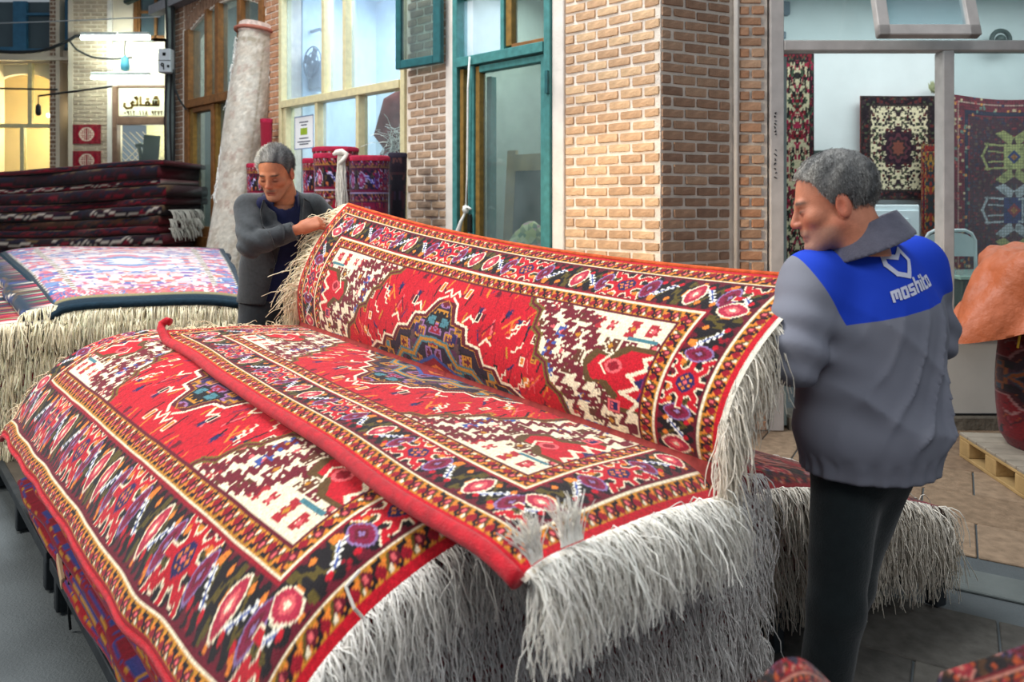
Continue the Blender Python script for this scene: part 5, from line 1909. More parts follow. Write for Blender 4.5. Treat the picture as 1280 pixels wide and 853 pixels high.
# open door leaf seen edge on
door_4 = structure_root('door_4', (rx(980), RY + .3, 0))
v, f = frame_box((rx(978), RY + .02, 0), nrm((0.07, 1, 0)), nrm((1, -.07, 0)), (0, 0, 1), (0, .06), (0, .035), (0.02, rz(70)))
part('stile', door_4, v, f, M('grey_green_paint', (140, 156, 154), 0.5, 0.1, 6))
v, f = frame_box((rx(978), RY + .02, 0), nrm((0.07, 1, 0)), nrm((1, -.07, 0)), (0, 0, 1), (.60, .66), (0, .035), (0.02, rz(70)))
part('stile', door_4, v, f, _mats['grey_green_paint'])
for z0, z1 in ((0.02, .3), (rz(70) - .07, rz(70))):
    v, f = frame_box((rx(978), RY + .02, 0), nrm((0.07, 1, 0)), nrm((1, -.07, 0)), (0, 0, 1), (.06, .60), (0, .035), (z0, z1))
    part('rail', door_4, v, f, _mats['grey_green_paint'])
v, f = frame_box((rx(978), RY + .02, 0), nrm((0.07, 1, 0)), nrm((1, -.07, 0)), (0, 0, 1), (.06, .60), (.015, .02), (.3, rz(70) - .07))
part('pane', door_4, v, f, GLASS_D)
# pencilled notes on the frame
wrt = []
r_ = np.random.default_rng(2)
for row, (yy, h) in enumerate(((155, 26), (205, 34))):
    for k in range(7):
        y0 = yy - h / 2 + k * h / 6
        pts = [(969 + r_.uniform(-1.5, 1.5), y0 + r_.uniform(-1.5, 1.5)) for _ in range(3)]
        wrt.append([((a - CX) * (RY - .05) / F_PX, EYE - (b - HY) * (RY - .05) / F_PX) for a, b in pts])
strokes(window_3, 'pencil_marks', wrt, np.array((0, RY - .052, 0.0)), (1, 0, 0), (0, 0, 1), 1.0, 0.005, INK, 0.002)

# inside of the right shop
IY = 7.3
ins = [bx(1.9, 7, IY, IY + .1, 0, 3.6), bx(6.2, 6.3, RY + .2, IY, 0, 3.6), bx(1.75, 7, RY + .2, IY, 3.5, 3.6)]
structure('wall_shop_back', *join(ins), PLASTER_W)
structure('wall_shop_left', *bx(1.72, 1.86, RY + .5, IY, 0, 3.6), PLASTER_W)
# ------------------------------------------------------------------ things in the right shop
def ix(px, y):
    return (px - CX) * y / F_PX


def iz(py, y):
    return EYE - (py - HY) * y / F_PX


def hung(name, label, cat, px0, px1, py0, py1, y, A, res, swag=0.0, group=None):
    nx, nz = res
    g0, g1 = np.meshgrid(np.linspace(ix(px0, y), ix(px1, y), nx), np.linspace(iz(py1, y), iz(py0, y), nz), indexing='ij')
    P = np.stack([g0, y + 0.01 * np.sin(g0 * 9) + 0 * g1, g1], -1)
    tt = np.linspace(0, 1, nx)[:, None]
    P[..., 2] -= swag * np.sin(tt * math.pi) * (np.linspace(0, 1, nz)[None] ** 3)
    r = thing(name, (ix((px0 + px1) / 2, y), y, iz(py1, y)), label, cat, group)
    rug_sheet('pile', r, P, A)
    backing('backing', r, P, 8, 0.012, JUTE, -1)
    return r, P


IVO = simple_rug(74, 100, 0.6, (214, 206, 172), (34, 26, 32), (60, 50, 44), [(40, 34, 38), (60, 44, 50), (92, 40, 40), (70, 80, 60), (36, 32, 40)], 8,
                 [(56, 36, 46), (40, 28, 40), (90, 50, 60), (48, 40, 44), (120, 70, 60)], 10, 1.15, fcell=0.62)
ry = 7.22
hung('wall_rug', 'ivory floral rug with dark medallion and border hanging on the shop wall', 'rug', 1075, 1172, 120, 250, ry, IVO, (124, 166))
STRIP = simple_rug(60, 200, 1.0, (188, 182, 150), (44, 18, 30), (40, 24, 34), [(40, 38, 36), (150, 40, 70), (60, 80, 60), (120, 30, 40), (30, 26, 30)], 9, None, 9, 1.6, fcell=0.9)
hung('wall_rug', 'tall narrow dark floral rug hanging at the left end of the shop', 'rug', 976, 1017, 66, 345, 6.6, STRIP, (60, 200))
SIDE = simple_rug(40, 120, 0.8, (60, 60, 60), (110, 20, 36), (170, 150, 90), [(40, 60, 80), (170, 130, 60), (150, 60, 50)], 19, None, 9, 1.3)
hung('wall_rug', 'narrow red bordered rug strip behind the white chair', 'rug', 1152, 1174, 180, 330, 7.1, SIDE, (40, 120))

# big geometric rug on the right
hl, hw = 76, 110
p = Paint(hl, hw, 0.8, (60, 22, 36))
r_ = np.random.default_rng(6)
for k in range(500):
    p.glyph(r_.uniform(0, hl), r_.uniform(0, hw), int(r_.integers(2, 5)), int(r_.integers(2, 5)), [(92, 22, 36), (34, 30, 56), (80, 60, 50), (110, 30, 40), (54, 44, 60)][r_.integers(5)], None, 0.9, r_, .5)
D_ = np.minimum(p.U, p.V)
p.put(D_ < 22, (96, 22, 38))
p.put((D_ > 15) & (D_ < 20), (30, 30, 52))
p.put((D_ > 6) & (D_ < 8), (150, 120, 110))
for k in range(160):
    u, v = r_.uniform(0, hl), r_.uniform(0, hw)
    if min(u, v) < 22:
        p.glyph(u, v, 3, 3, [(170, 150, 120), (180, 120, 60), (90, 110, 100), (44, 40, 70), (150, 60, 60)][r_.integers(5)], None, 1.0, r_, .6)
A = np.concatenate([p.A, p.A[::-1]], 0)
GEO = np.concatenate([A, A[:, ::-1]], 1)
GEO = np.clip(GEO * 1.3, 0, 255)
full = Paint(hl * 2, hw * 2, 0.8, (0, 0, 0))
full.A = GEO


def star(q, cu, cv, col, mid, core):
    for sx in (-1, 1):
        q.poly([(cu + sx * 4, cv - 12), (cu + sx * 22, cv - 26), (cu + sx * 12, cv - 30), (cu, cv - 22)], (96, 22, 40) if col[0] > 200 else col)
        q.poly([(cu + sx * 4, cv + 12), (cu + sx * 22, cv + 26), (cu + sx * 12, cv + 30), (cu, cv + 22)], (96, 22, 40) if col[0] > 200 else col)
        q.rect(cu - 12, cu + 12, cv - 14, cv + 14, mid)
        for sy in (-1, 1):
            q.pline([(cu + sx * 6, cv + sy * 12), (cu + sx * 34, cv + sy * 14)], 2.2, col)
            q.pline([(cu + sx * 12, cv + sy * 5), (cu + sx * 30, cv + sy * 6)], 1.7, col)
        q.pline([(cu + sx * 10, cv - 13), (cu + sx * 10, cv + 13)], 2.4, col)
        q.pline([(cu + sx * 31, cv + 14), (cu + sx * 38, cv), (cu + sx * 31, cv - 14)], 3.0, col)
    q.dia(cu, cv, 8, 8, core, 1.0)
    q.dia(cu, cv, 4, 4, (190, 120, 50), 1.0)


full.nu, full.nv = GEO.shape[:2]
full.U, full.V = np.meshgrid((np.arange(full.nu) + .5) * .8, (np.arange(full.nv) + .5) * .8, indexing='ij')
star(full, 76, 155, (176, 176, 110), (190, 190, 120), (44, 60, 120))
star(full, 76, 95, (186, 192, 196), (40, 46, 110), (150, 40, 50))
star(full, 76, 35, (176, 176, 110), (120, 30, 44), (44, 60, 120))
gu, gv = np.meshgrid(np.arange(GEO.shape[0]), np.arange(GEO.shape[1]), indexing='ij')
GEO[vnoise2(gu / 4, gv / 4, 4) > 0.28] *= 0.8
GEO[(gu % 4 == 0) | (gv % 4 == 0)] *= 0.72
hung('wall_rug', 'large dark red and navy geometric rug hanging at the right of the shop', 'rug', 1190, 1345, 118, 372, 6.9, GEO, (190, 275), 0.05)
for k, (px, py, s) in enumerate(((1256, 47, 26),)):
    pass
wl = thing('round_wall_lamp', (ix(1256, 7.1), 7.15, iz(46, 7.1)), 'dark round fitting on the shop wall above the large rug', 'lamp')
a_ = np.linspace(0, 2 * math.pi, 25)
c_ = np.array((ix(1256, 7.1), 7.16, iz(48, 7.1)))
part('ring', wl, *tube([c_ + .085 * np.array((math.cos(q), 0, math.sin(q))) for q in a_], 0.022, 8), DKG)
part('core', wl, *blob(c_, (.05, .04, .05), 2, 12, 8, 0), DKG, True)
for k, (px0, px1, py0, py1) in enumerate(((980, 990, 0, 17), (980, 985, 38, 47))):
    o = part('wall_switch', None, *bevel_mesh(*bx(ix(px0, 7.2), ix(px1, 7.2), 7.24, 7.3, iz(py1, 7.2), iz(py0, 7.2)), .008), M('switch_grey', (96, 110, 122), 0.5, 0.1, 6))
    tag(o, ['tall grey speaker box high on the shop wall left corner', 'small grey switch box on the shop wall below the grey speaker box'][k], 'box')
# cabinet under the ivory rug, plant on a ledge, black hook board
cabi = thing('white_cabinet', (ix(1110, 7.0), 7.0, 0), 'white panelled cabinet standing under the ivory rug', 'cabinet')
cy = 6.95
x0, x1 = ix(1030, cy), ix(1152, cy)
part('body', cabi, *bevel_mesh(*bx(x0, x1, cy + .03, 7.28, 0, iz(256, cy)), .01), M('white_furniture', (214, 230, 234), 0.5, 0.04, 4))
n_ = 2
for k in range(n_):
    a0 = x0 + (x1 - x0) * k / n_ + .02
    a1 = x0 + (x1 - x0) * (k + 1) / n_ - .02
    part('door', cabi, *bevel_mesh(*bx(a0, a1, cy, cy + .03, .08, iz(263, cy)), .006), _mats['white_furniture'])
    part('inset', cabi, *bevel_mesh(*bx(a0 + .09, a1 - .09, cy - .012, cy + .005, .2, iz(272, cy)), .012), _mats['white_furniture'])
bb = part('black_board', None, *bevel_mesh(*bx(ix(1014, 7.1), ix(1050, 7.1), 7.2, 7.3, iz(197, 7.1), iz(187, 7.1)), .01), DKG)
tag(bb, 'small black shelf on the shop wall behind the workman head', 'shelf')
pln = thing('wall_plant', (ix(1168, 7.2), 7.2, iz(118, 7.2)), 'small dried plant sprig at the top of the ivory rug', 'plant')
LEAFM = M('dry_leaf', (140, 146, 110), 0.8, 0.25, 12)
for k in range(14):
    q = r_.uniform(0, 6.28)
    b = np.array((ix(1169, 7.2) + r_.uniform(-.05, .03), 7.2, iz(117, 7.2)))
    tip = b + (math.cos(q) * .06, r_.uniform(-.03, .03), abs(math.sin(q)) * .1 + .03)
    s_ = nrm(np.cross(tip - b, (0, 1, 0))) * .016
    part('leaf', pln, np.array([b, (b + tip) / 2 + s_, tip, (b + tip) / 2 - s_, (b + tip) / 2 + (0, -.006, 0)]), [(0, 1, 4), (1, 2, 4), (2, 3, 4), (3, 0, 4), (0, 3, 2, 1)], LEAFM)

# white folding chair
ch = thing('folding_chair', (ix(1188, 6.2), 6.2, 0), 'white metal folding chair behind the shop window', 'chair')
cyy = 6.1
WM = M('white_metal', (222, 230, 232), 0.35, 0.05, 6)
xa, xb = ix(1156, cyy), ix(1219, cyy)
zt = iz(288, cyy)
bk = [(xa, cyy + .05, 0.0), (xa, cyy - .02, .45), (xa, cyy, zt - .08), (xa + .03, cyy, zt - .025), (xa + .08, cyy, zt), (xb - .08, cyy, zt), (xb - .03, cyy, zt - .025), (xb, cyy, zt - .08), (xb, cyy - .02, .45), (xb, cyy + .05, 0.0)]
part('back_frame', ch, *tube(bk, .013, 8), WM, True)
V, Fs = [], []
for j, zz in enumerate((zt - .02, zt - .10, zt - .21)):
    for i in range(9):
        t = i / 8
        V.append((xa + .012 + (xb - xa - .024) * t, cyy + .02 * math.sin(math.pi * t), zz - (.05 * (abs(2 * t - 1) ** 4) if j == 0 else 0)))
V = np.array(V)
V2 = V + (0, .008, 0)
Fs = [tuple(q) for q in grid_faces(3, 9)] + [tuple(q[::-1] + 27) for q in grid_faces(3, 9)]
part('backrest', ch, np.concatenate([V, V2]), Fs, WM, True)
part('seat', ch, *bevel_mesh(*bx(xa + .015, xb - .015, cyy - .40, cyy - .02, .44, .465), .01), WM)
for xx in (xa + .02, xb - .02):
    part('leg', ch, *tube([(xx, cyy + .0, .52), (xx, cyy - .38, 0)], .012, 8), WM, True)

desk = thing('glass_desk', (ix(1230, 5.7), 5.7, 0), 'dark desk with a glass top behind the shop window', 'desk')
dy = 5.45
part('top', desk, *bevel_mesh(*bx(ix(1200, dy), ix(1330, dy), dy, 6.0, iz(345, dy) - .03, iz(345, dy)), .006), M('green_glass_edge', (150, 180, 172), 0.15, 0.05, 4))
part('body', desk, *bevel_mesh(*bx(ix(1206, dy), ix(1330, dy), dy + .04, 5.95, 0.0, iz(345, dy) - .03), .01), DKG)

# wooden pallet with a wrapped carpet roll and an orange sheet -----------------------------
WOODP = M('pallet_wood', (176, 146, 98), 0.85, 0.2, 8, 0.3)
pal = thing('pallet', (2.9, 4.3, 0), 'wooden pallet on the tiles under the dark wrapped carpet roll', 'pallet')
pa = np.array((2.66, 4.52, 0.0))
pd = nrm((-0.10, -0.70, 0)) * -1
pd = nrm((2.60 - 2.66, 3.90 - 4.52, 0))
pr_ = nrm((-pd[1], pd[0], 0))
up3 = (0, 0, 1)
WOODT = M('pallet_top', (150, 140, 126), 0.85, 0.2, 8, 0.3)
for k in range(7):
    v, f = frame_box(pa, pd, pr_, up3, (0.10 * k, 0.10 * k + 0.092), (0, 1.0), (0.125, 0.143))
    part('plank', pal, *bevel_mesh(v, f, .003), WOODT)
for w in (0.0, 0.45, 0.9):
    v, f = frame_box(pa, pd, pr_, up3, (0, 0.695), (w, w + 0.1), (0.0, 0.02))
    part('plank', pal, *bevel_mesh(v, f, .003), WOODP)
    v, f = frame_box(pa, pd, pr_, up3, (0, 0.695), (w, w + 0.1), (0.108, 0.125))
    part('plank', pal, *bevel_mesh(v, f, .003), WOODP)
    for k in (0, 0.29, 0.585):
        v, f = frame_box(pa, pd, pr_, up3, (k, k + 0.11), (w, w + 0.1), (0.02, 0.108))
        part('block', pal, *bevel_mesh(v, f, .004), WOODP)

WRAP = simple_rug(150, 90, 0.8, (36, 12, 20), (40, 12, 22), (90, 20, 26), [(146, 20, 34), (120, 16, 30), (100, 90, 110), (30, 24, 40), (160, 30, 40)], 23, None, 6, 1.3, fcell=1.1)
for _k in range(7):
    pass
WRAP = np.clip(HERIZ[120:330, 60:330].transpose(1, 0, 2) * np.array((.50, .36, .42)) + 4, 0, 255)
roll = thing('carpet_roll', (3.0, 4.15, 0.145), 'dark red carpet roll tied with yellow cord standing on the pallet', 'carpet roll')
rc_ = np.array((3.045, 4.22, 0))
na, nz = 120, 150
aa, zz = np.meshgrid(np.linspace(0, 2 * math.pi, na), np.linspace(0, 1, nz), indexing='ij')
zz_ = 0.145 + zz * 1.03
R_ = 0.30 * (0.86 + 0.16 * np.sin(np.clip(zz * 1.15 + .12, 0, 1) * math.pi)) * (1 + .02 * np.sin(aa * 5)) - 0.02 * np.exp(-((zz - .62) / .03) ** 2)
R_ = R_ * np.where(zz < .06, .9 + zz / .6, 1)
P = np.stack([rc_[0] + R_ * np.cos(aa), rc_[1] + R_ * np.sin(aa), zz_], -1)
rug_sheet('pile', roll, P, WRAP.transpose(1, 0, 2))
part('end_cap', roll, *lathe([(.27, 1.165), (.2, 1.18), (.02, 1.17)], rc_, 24), M('dark_backing', (60, 20, 28)), True)
part('end_cap', roll, *lathe([(.24, .147), (.1, .1465), (.02, .146)], rc_, 24), M('dark_backing', (60, 20, 28)), True)
ring = [(rc_[0] + .312 * math.cos(q), rc_[1] + .312 * math.sin(q), .145 + .66 * 1.1 + .03 * math.cos(q + 1)) for q in np.linspace(0, 2 * math.pi, 40)]
part('cord', roll, *tube(ring, .006, 6), M('yellow_cord', (196, 160, 50), 0.7, 0.1, 20), True)
e0 = np.array(ring[22])
part('cord_end', roll, *tube([e0, e0 + (-.03, -.02, -.05), e0 + (-.045, -.02, -.14)], .006, 6), _mats['yellow_cord'], True)

ORS = M('orange_sheet', (186, 98, 58), 0.5, 0.12, 6, 0.9, bscale=22, spec=0.5)
ns, nt_ = 70, 60
ss, tt = np.meshgrid(np.linspace(0, 1, ns), np.linspace(0, 1, nt_), indexing='ij')
# sheet thrown over the roll: hangs over the left side, crumpled
top_z = 1.20
ang = math.pi * (0.62 + 0.98 * ss)
rad = np.minimum(tt * 0.62, 0.34)
over = np.maximum(tt * 0.62 - 0.30, 0)
jut = np.exp(-((ang - 3.25) / 0.42) ** 2)
lip = 0.62 + 0.45 * jut + 0.16 * np.sin(ss * 11 + 1) * tt
cr = 0.03 * np.abs(np.sin(ss * 17 + 3 * tt)) + 0.025 * np.abs(np.sin(ss * 9 - 8 * tt + 1))
P = np.stack([rc_[0] + (rad + (.06 + .75 * jut) * over + .9 * cr * tt) * np.cos(ang) * 1.04, rc_[1] + (rad + cr * tt) * np.sin(ang) * 1.06, top_z + 0.05 * np.exp(-((tt - .1) / .35) ** 2) - over * 1.5 * np.clip(lip, 0.25, 1.1) + 0.020 * np.abs(vnoise2(ss * 26, tt * 17, 3)) + 0.022 * np.abs(vnoise2(ss * 13 + 4, tt * 12, 9)) + cr * 0.5], -1)
sheet = thing('orange_sheet', (rc_[0], rc_[1], 1.26), 'crumpled orange plastic sheet thrown over the standing dark carpet roll', 'sheet')
part('cloth', sheet, P.reshape(-1, 3), grid_faces(ns, nt_), ORS, True)
backing('underside', sheet, P, 2, .006, ORS, 1)

# standing rolls by the cream window, leaning roll -----------------------------------------
ROLLA = simple_rug(96, 150, 0.8, (112, 22, 48), (44, 26, 50), (150, 120, 90), [(170, 40, 70), (200, 190, 180), (60, 40, 90), (150, 30, 50), (190, 150, 90)], 41, None, 22, 1.0, fcell=0.95)
ROLLB = simple_rug(96, 150, 0.8, (60, 28, 60), (52, 24, 52), (140, 100, 60), [(120, 30, 60), (150, 140, 120), (50, 40, 100), (120, 80, 50)], 42, [(60, 40, 90), (150, 40, 60), (180, 150, 90)], 24, 1.0, fcell=0.95)
def tinted(A, m, a):
    return np.clip(A * np.asarray(m, float) + np.asarray(a, float), 0, 255)


ROLLA = tinted(HERIZ[70:330, ::-1], (.72, .70, .85), (8, 6, 14))
ROLLB = tinted(HERIZ[150:410, ::-1], (.50, .52, .72), (14, 8, 26))
ROLLC = simple_rug(96, 150, 0.8, (30, 26, 36), (34, 24, 36), (60, 40, 44), [(60, 30, 40), (50, 40, 60), (80, 50, 50)], 43, None, 14, 1.0, fcell=1.5)


def standing(label, px0, px1, ytop, y, A, edge_rgb, group, tilt=0.0, squash=0.75):
    w = (px1 - px0) * y / F_PX / 2
    c = at((px0 + px1) / 2, HY, y)
    zt = EYE - (ytop - HY) * y / F_PX
    na, nz = 120, 190
    aa, zz = np.meshgrid(np.linspace(-math.pi, math.pi, na), np.linspace(0, 1, nz), indexing='ij')
    x = w * np.sign(np.cos(aa + math.pi / 2)) * np.abs(np.cos(aa + math.pi / 2)) ** .8
    yy = w * squash * np.sin(aa + math.pi / 2) * -1
    P = np.stack([c[0] + x + tilt * zz, y - yy * -1, 0.0 + zz * zt], -1)
    P[..., 0] += .006 * np.sin(zz * 9 + aa)
    r = thing('carpet_roll', (c[0], y, 0), label, 'carpet roll', group)
    rug_sheet('pile', r, P, A)
    B = P[:, -1]
    ctr = B.mean(axis=0)
    V, Fs = [], []
    for k, (sc, dz) in enumerate(((1.02, -.03), (1.03, .0), (.92, .012), (.80, -.02), (.72, .008), (.55, -.01), (.4, .008), (.05, -.005))):
        for p_ in B[:-1]:
            V.append(ctr + (p_ - ctr) * sc + (0, 0, dz))
    m = na - 1
    for k in range(7):
        for j in range(m):
            a, b = k * m + j, k * m + (j + 1) % m
            Fs.append((a, b, b + m, a + m))
    part('rolled_end', r, np.array(V), Fs, M('rolled_edge_%d' % edge_rgb[0], edge_rgb, 0.95, 0.3, 30, 0.4), True)
    return r


GW = 'carpet rolls standing by the cream window'
standing('tall standing carpet roll with red top behind the others at the cream window', 392, 447, 186, 6.55, ROLLA, (150, 26, 56), GW)
standing('short standing carpet roll at the left of the row by the cream window', 379, 400, 200, 6.2, ROLLA, (150, 26, 56), GW)
ra = standing('standing carpet roll with a white fringe hank hanging down its front', 393, 438, 194, 6.05, ROLLA[::-1] * 1.05, (150, 26, 56), GW)
standing('standing purple red carpet roll at the right of the cream window row', 437, 486, 197, 5.85, ROLLB, (146, 24, 52), GW)
standing('dark navy standing carpet roll beside the brick pier', 486, 508, 193, 6.1, ROLLC, (36, 30, 44), GW)
hk = thing('fringe_hank', at(428, 230, 5.82), 'hank of white fringe hanging over the front of a carpet roll', 'fringe')
fringe('strands', hk, [at(422, 192, 5.80), at(431, 191, 5.80)], (0.1, -.3, -1), 90, 0.42, r=0.0042, seg=8, droop=1.5, curl=0.016, tint=(244, 240, 230), clump=6, spread=0.35)
part('knot', hk, *tube([at(417, 193, 5.80), at(421, 190.5, 5.78), at(427, 190, 5.78), at(433, 193, 5.79), at(430, 199, 5.77), at(424, 205, 5.77)], [.012, .022, .026, .02, .018, .012], 8), M('white_yarn', (232, 226, 214), 0.9, 0.08, 40), True)
standing('plain dark red carpet roll standing behind the head of the left man', 326, 340, 150, 7.9, np.full((40, 60, 3), (140, 26, 48.)), (150, 30, 52), 'carpet rolls behind the left man')
standing('patterned red carpet roll low beside the leaning beige carpet', 309, 331, 206, 7.3, ROLLA, (150, 26, 50), 'carpet rolls behind the left man')

# beige carpet leaning against the wall
BEI = simple_rug(300, 140, 1.4, (194, 188, 176), (188, 180, 166), (160, 150, 132), [(182, 172, 158), (204, 198, 186), (180, 164, 152), (190, 180, 166)], 51, None, 20, 1.4, fcell=1.6)
b0, b1 = at(283, 330, 8.0), at(322, 34, 8.25)
b0[2] = max(b0[2], 0.02)
axv = nrm(b1 - b0)
b0 = b0 - axv * (b0[2] / axv[2]) + axv * 0.03
s1 = nrm(np.cross(axv, (0, 1, 0)))
s2 = np.cross(axv, s1)
L_ = np.linalg.norm(b1 - b0)
na, nz = 60, 150
aa, zz = np.meshgrid(np.linspace(-math.pi, math.pi, na), np.linspace(0, 1, nz), indexing='ij')
rr = 0.205 + 0.012 * np.sin(zz * 11) + 0.012 * np.sin(aa * 3 + zz * 4)
P = b0 + axv * (zz * L_)[..., None] + s1 * (rr * np.cos(aa))[..., None] * 1.02 + s2 * (rr * np.sin(aa))[..., None]
lean = thing('carpet_roll', b0, 'tall beige rolled carpet leaning against the brown window', 'carpet roll')
rug_sheet('pile', lean, P, BEI.transpose(1, 0, 2)[:, :])
ctr = b1
V, Fs = [], []
for k, (sc, dz) in enumerate(((1.04, -.10), (1.05, .0), (.93, .02), (.82, -.02), (.7, .015), (.5, -.01), (.3, .01), (.04, 0))):
    for p_ in P[:-1, -1]:
        V.append(ctr + (p_ - ctr) * sc + axv * dz)
m = na - 1
for k in range(7):
    for j in range(m):
        a, b = k * m + j, k * m + (j + 1) % m
        Fs.append((a, b, b + m, a + m))
part('rolled_end', lean, np.array(V), Fs, M('rolled_end_pink', (196, 176, 166), 0.95, 0.25, 30, 0.4), True)
bnd = [b1 - axv * .06 + s1 * .222 * math.cos(q) + s2 * .222 * math.sin(q) for q in np.linspace(0, 2 * math.pi, 30)]
part('end_stripe', lean, *tube(bnd, .02, 6), M('pink_brown_stripe', (168, 104, 88), 0.9, 0.1, 20), True)
eline = [b1 + s1 * .20 - axv * q + (0, -.06, 0) for q in np.linspace(.12, 1.9, 10)]
fringe('fringe', lean, eline, (0.7, -.5, -.3), 220, 0.12, r=0.0065, seg=5, droop=.8, curl=.04, tint=(226, 226, 222), clump=5)
eline = [b1 - s1 * .20 - axv * q + (0, -.03, 0) for q in np.linspace(.05, .6, 6)]
fringe('fringe', lean, eline, (-0.7, -.5, -.1), 90, 0.08, r=0.0065, seg=5, droop=.8, curl=.04, tint=(206, 204, 200), clump=5)

# bits by the near bench
cb = thing('hanging_cable', (-1.55, 2.62, 0.1), 'thin black cable hanging down between the two low benches', 'cable')
cpts = [at(96, 690, 2.60), at(90, 705, 2.58), at(86, 735, 2.60), at(86, 765, 2.66), at(88, 787, 2.68)]
part('wire', cb, *tube(cpts, 0.005, 6), CAB, True)
wc = part('wood_chip', None, *bevel_mesh(*frame_box(at(76, 712, 2.66), nrm((.5, -.6, -.55)), nrm((.6, .8, 0)), (0, 0, 1), (-.05, .06), (-.008, .008), (-.018, .018)), .003), M('pale_wood', (206, 176, 140), 0.8, 0.1, 12))
tag(wc, 'pale wooden wedge stuck between the bench and the carpets', 'wood')
# ------------------------------------------------------------------ people: bodies and clothes grown from distance fields
class Field:
    """signed distance helpers on arrays of points (N,3)"""

    @staticmethod
    def cone(p, a, b, ra, rb, flat=None, f=1.0):
        a, b = np.asarray(a, float), np.asarray(b, float)
        ba = b - a
        pa = p - a
        if flat is not None:                       # squash along axis 'flat': f > 1 makes it thinner there
            n = nrm(flat)
            q = pa @ n
            ax = np.dot(ba, n)
            L = np.dot(ba, ba) + 1e-12
            h = np.clip((pa @ ba) / L, 0, 1)
            w = pa - h[:, None] * ba
            wn = w @ n
            w = w + ((f - 1) * wn)[:, None] * n
            return np.linalg.norm(w, axis=1) - (ra + (rb - ra) * h)
        L = np.dot(ba, ba) + 1e-12
        h = np.clip((pa @ ba) / L, 0, 1)
        return np.linalg.norm(pa - h[:, None] * ba, axis=1) - (ra + (rb - ra) * h)

    @staticmethod
    def ell(p, c, r, R=None):
        q = p - np.asarray(c, float)
        if R is not None:
            q = q @ R
        r = np.asarray(r, float)
        k0 = np.linalg.norm(q / r, axis=1)
        k1 = np.linalg.norm(q / (r * r), axis=1) + 1e-9
        return k0 * (k0 - 1) / k1


def smin(a, b, k):
    h = np.clip(0.5 + 0.5 * (b - a) / k, 0, 1)
    return b * (1 - h) + a * h - k * h * (1 - h)


def smax(a, b, k):
    return -smin(-a, -b, k)


def surface(fn, lo, hi, res):
    """surface nets of fn over a box"""
    lo, hi = np.asarray(lo, float), np.asarray(hi, float)
    n = np.ceil((hi - lo) / res).astype(int) + 1
    ax = [lo[i] + np.arange(n[i]) * res for i in range(3)]
    vol = np.empty(n, dtype=np.float32)
    Y, Z = np.meshgrid(ax[1], ax[2], indexing='ij')
    yz = np.stack([Y.ravel(), Z.ravel()], 1)
    blk = max(1, int(400000 / len(yz)))
    for i in range(0, n[0], blk):
        xs = ax[0][i:i + blk]
        p = np.empty((len(xs), len(yz), 3))
        p[..., 0] = xs[:, None]
        p[..., 1:] = yz[None]
        vol[i:i + len(xs)] = fn(p.reshape(-1, 3)).reshape(len(xs), n[1], n[2])
    ins = vol < 0
    c = np.zeros(n - 1, dtype=np.int32)
    for dx in (0, 1):
        for dy in (0, 1):
            for dz in (0, 1):
                c += ins[dx:n[0] - 1 + dx, dy:n[1] - 1 + dy, dz:n[2] - 1 + dz]
    cell = (c > 0) & (c < 8)
    ci = np.argwhere(cell)
    idx = -np.ones(n - 1, dtype=np.int64)
    idx[cell] = np.arange(len(ci))
    acc = np.zeros((len(ci), 3))
    cnt = np.zeros(len(ci))
    cor = [(0, 0, 0), (1, 0, 0), (0, 1, 0), (1, 1, 0), (0, 0, 1), (1, 0, 1), (0, 1, 1), (1, 1, 1)]
    edges = [(a, b) for a in range(8) for b in range(a + 1, 8) if sum(abs(x - y) for x, y in zip(cor[a], cor[b])) == 1]
    for a, b in edges:
        A, B = np.array(cor[a]), np.array(cor[b])
        va = vol[tuple((ci + A).T)]
        vb = vol[tuple((ci + B).T)]
        m = (va < 0) != (vb < 0)
        t = va[m] / (va[m] - vb[m])
        acc[m] += A + t[:, None] * (B - A)
        cnt[m] += 1
    V = lo + (ci + acc / cnt[:, None]) * res
    F = []
    for d in range(3):
        e1, e2 = [(1, 2), (2, 0), (0, 1)][d]
        s0 = [slice(0, None)] * 3
        a = ins.take(range(0, n[d] - 1), axis=d)
        b = ins.take(range(1, n[d]), axis=d)
        q = np.argwhere(a != b)
        ok = (q[:, e1] > 0) & (q[:, e2] > 0) & (q[:, e1] < n[e1] - 1) & (q[:, e2] < n[e2] - 1)
        q = q[ok]
        fl = a[tuple(q.T)]
        u1, u2 = np.zeros(3, int), np.zeros(3, int)
        u1[e1], u2[e2] = 1, 1
        quad = np.stack([idx[tuple((q - u1 - u2).T)], idx[tuple((q - u2).T)], idx[tuple(q.T)], idx[tuple((q - u1).T)]], 1)
        quad[~fl] = quad[~fl][:, ::-1]
        F.append(quad)
    F = np.concatenate(F)
    F = F[(F >= 0).all(axis=1)]
    return V, F


def march(fn, P, D, steps=60):
    """slide points along D until they meet the surface of fn"""
    P = np.array(P, float)
    for _ in range(steps):
        d = fn(P)
        P = P + D * np.clip(d, -0.02, 0.05)[:, None] * 0.9
    return P


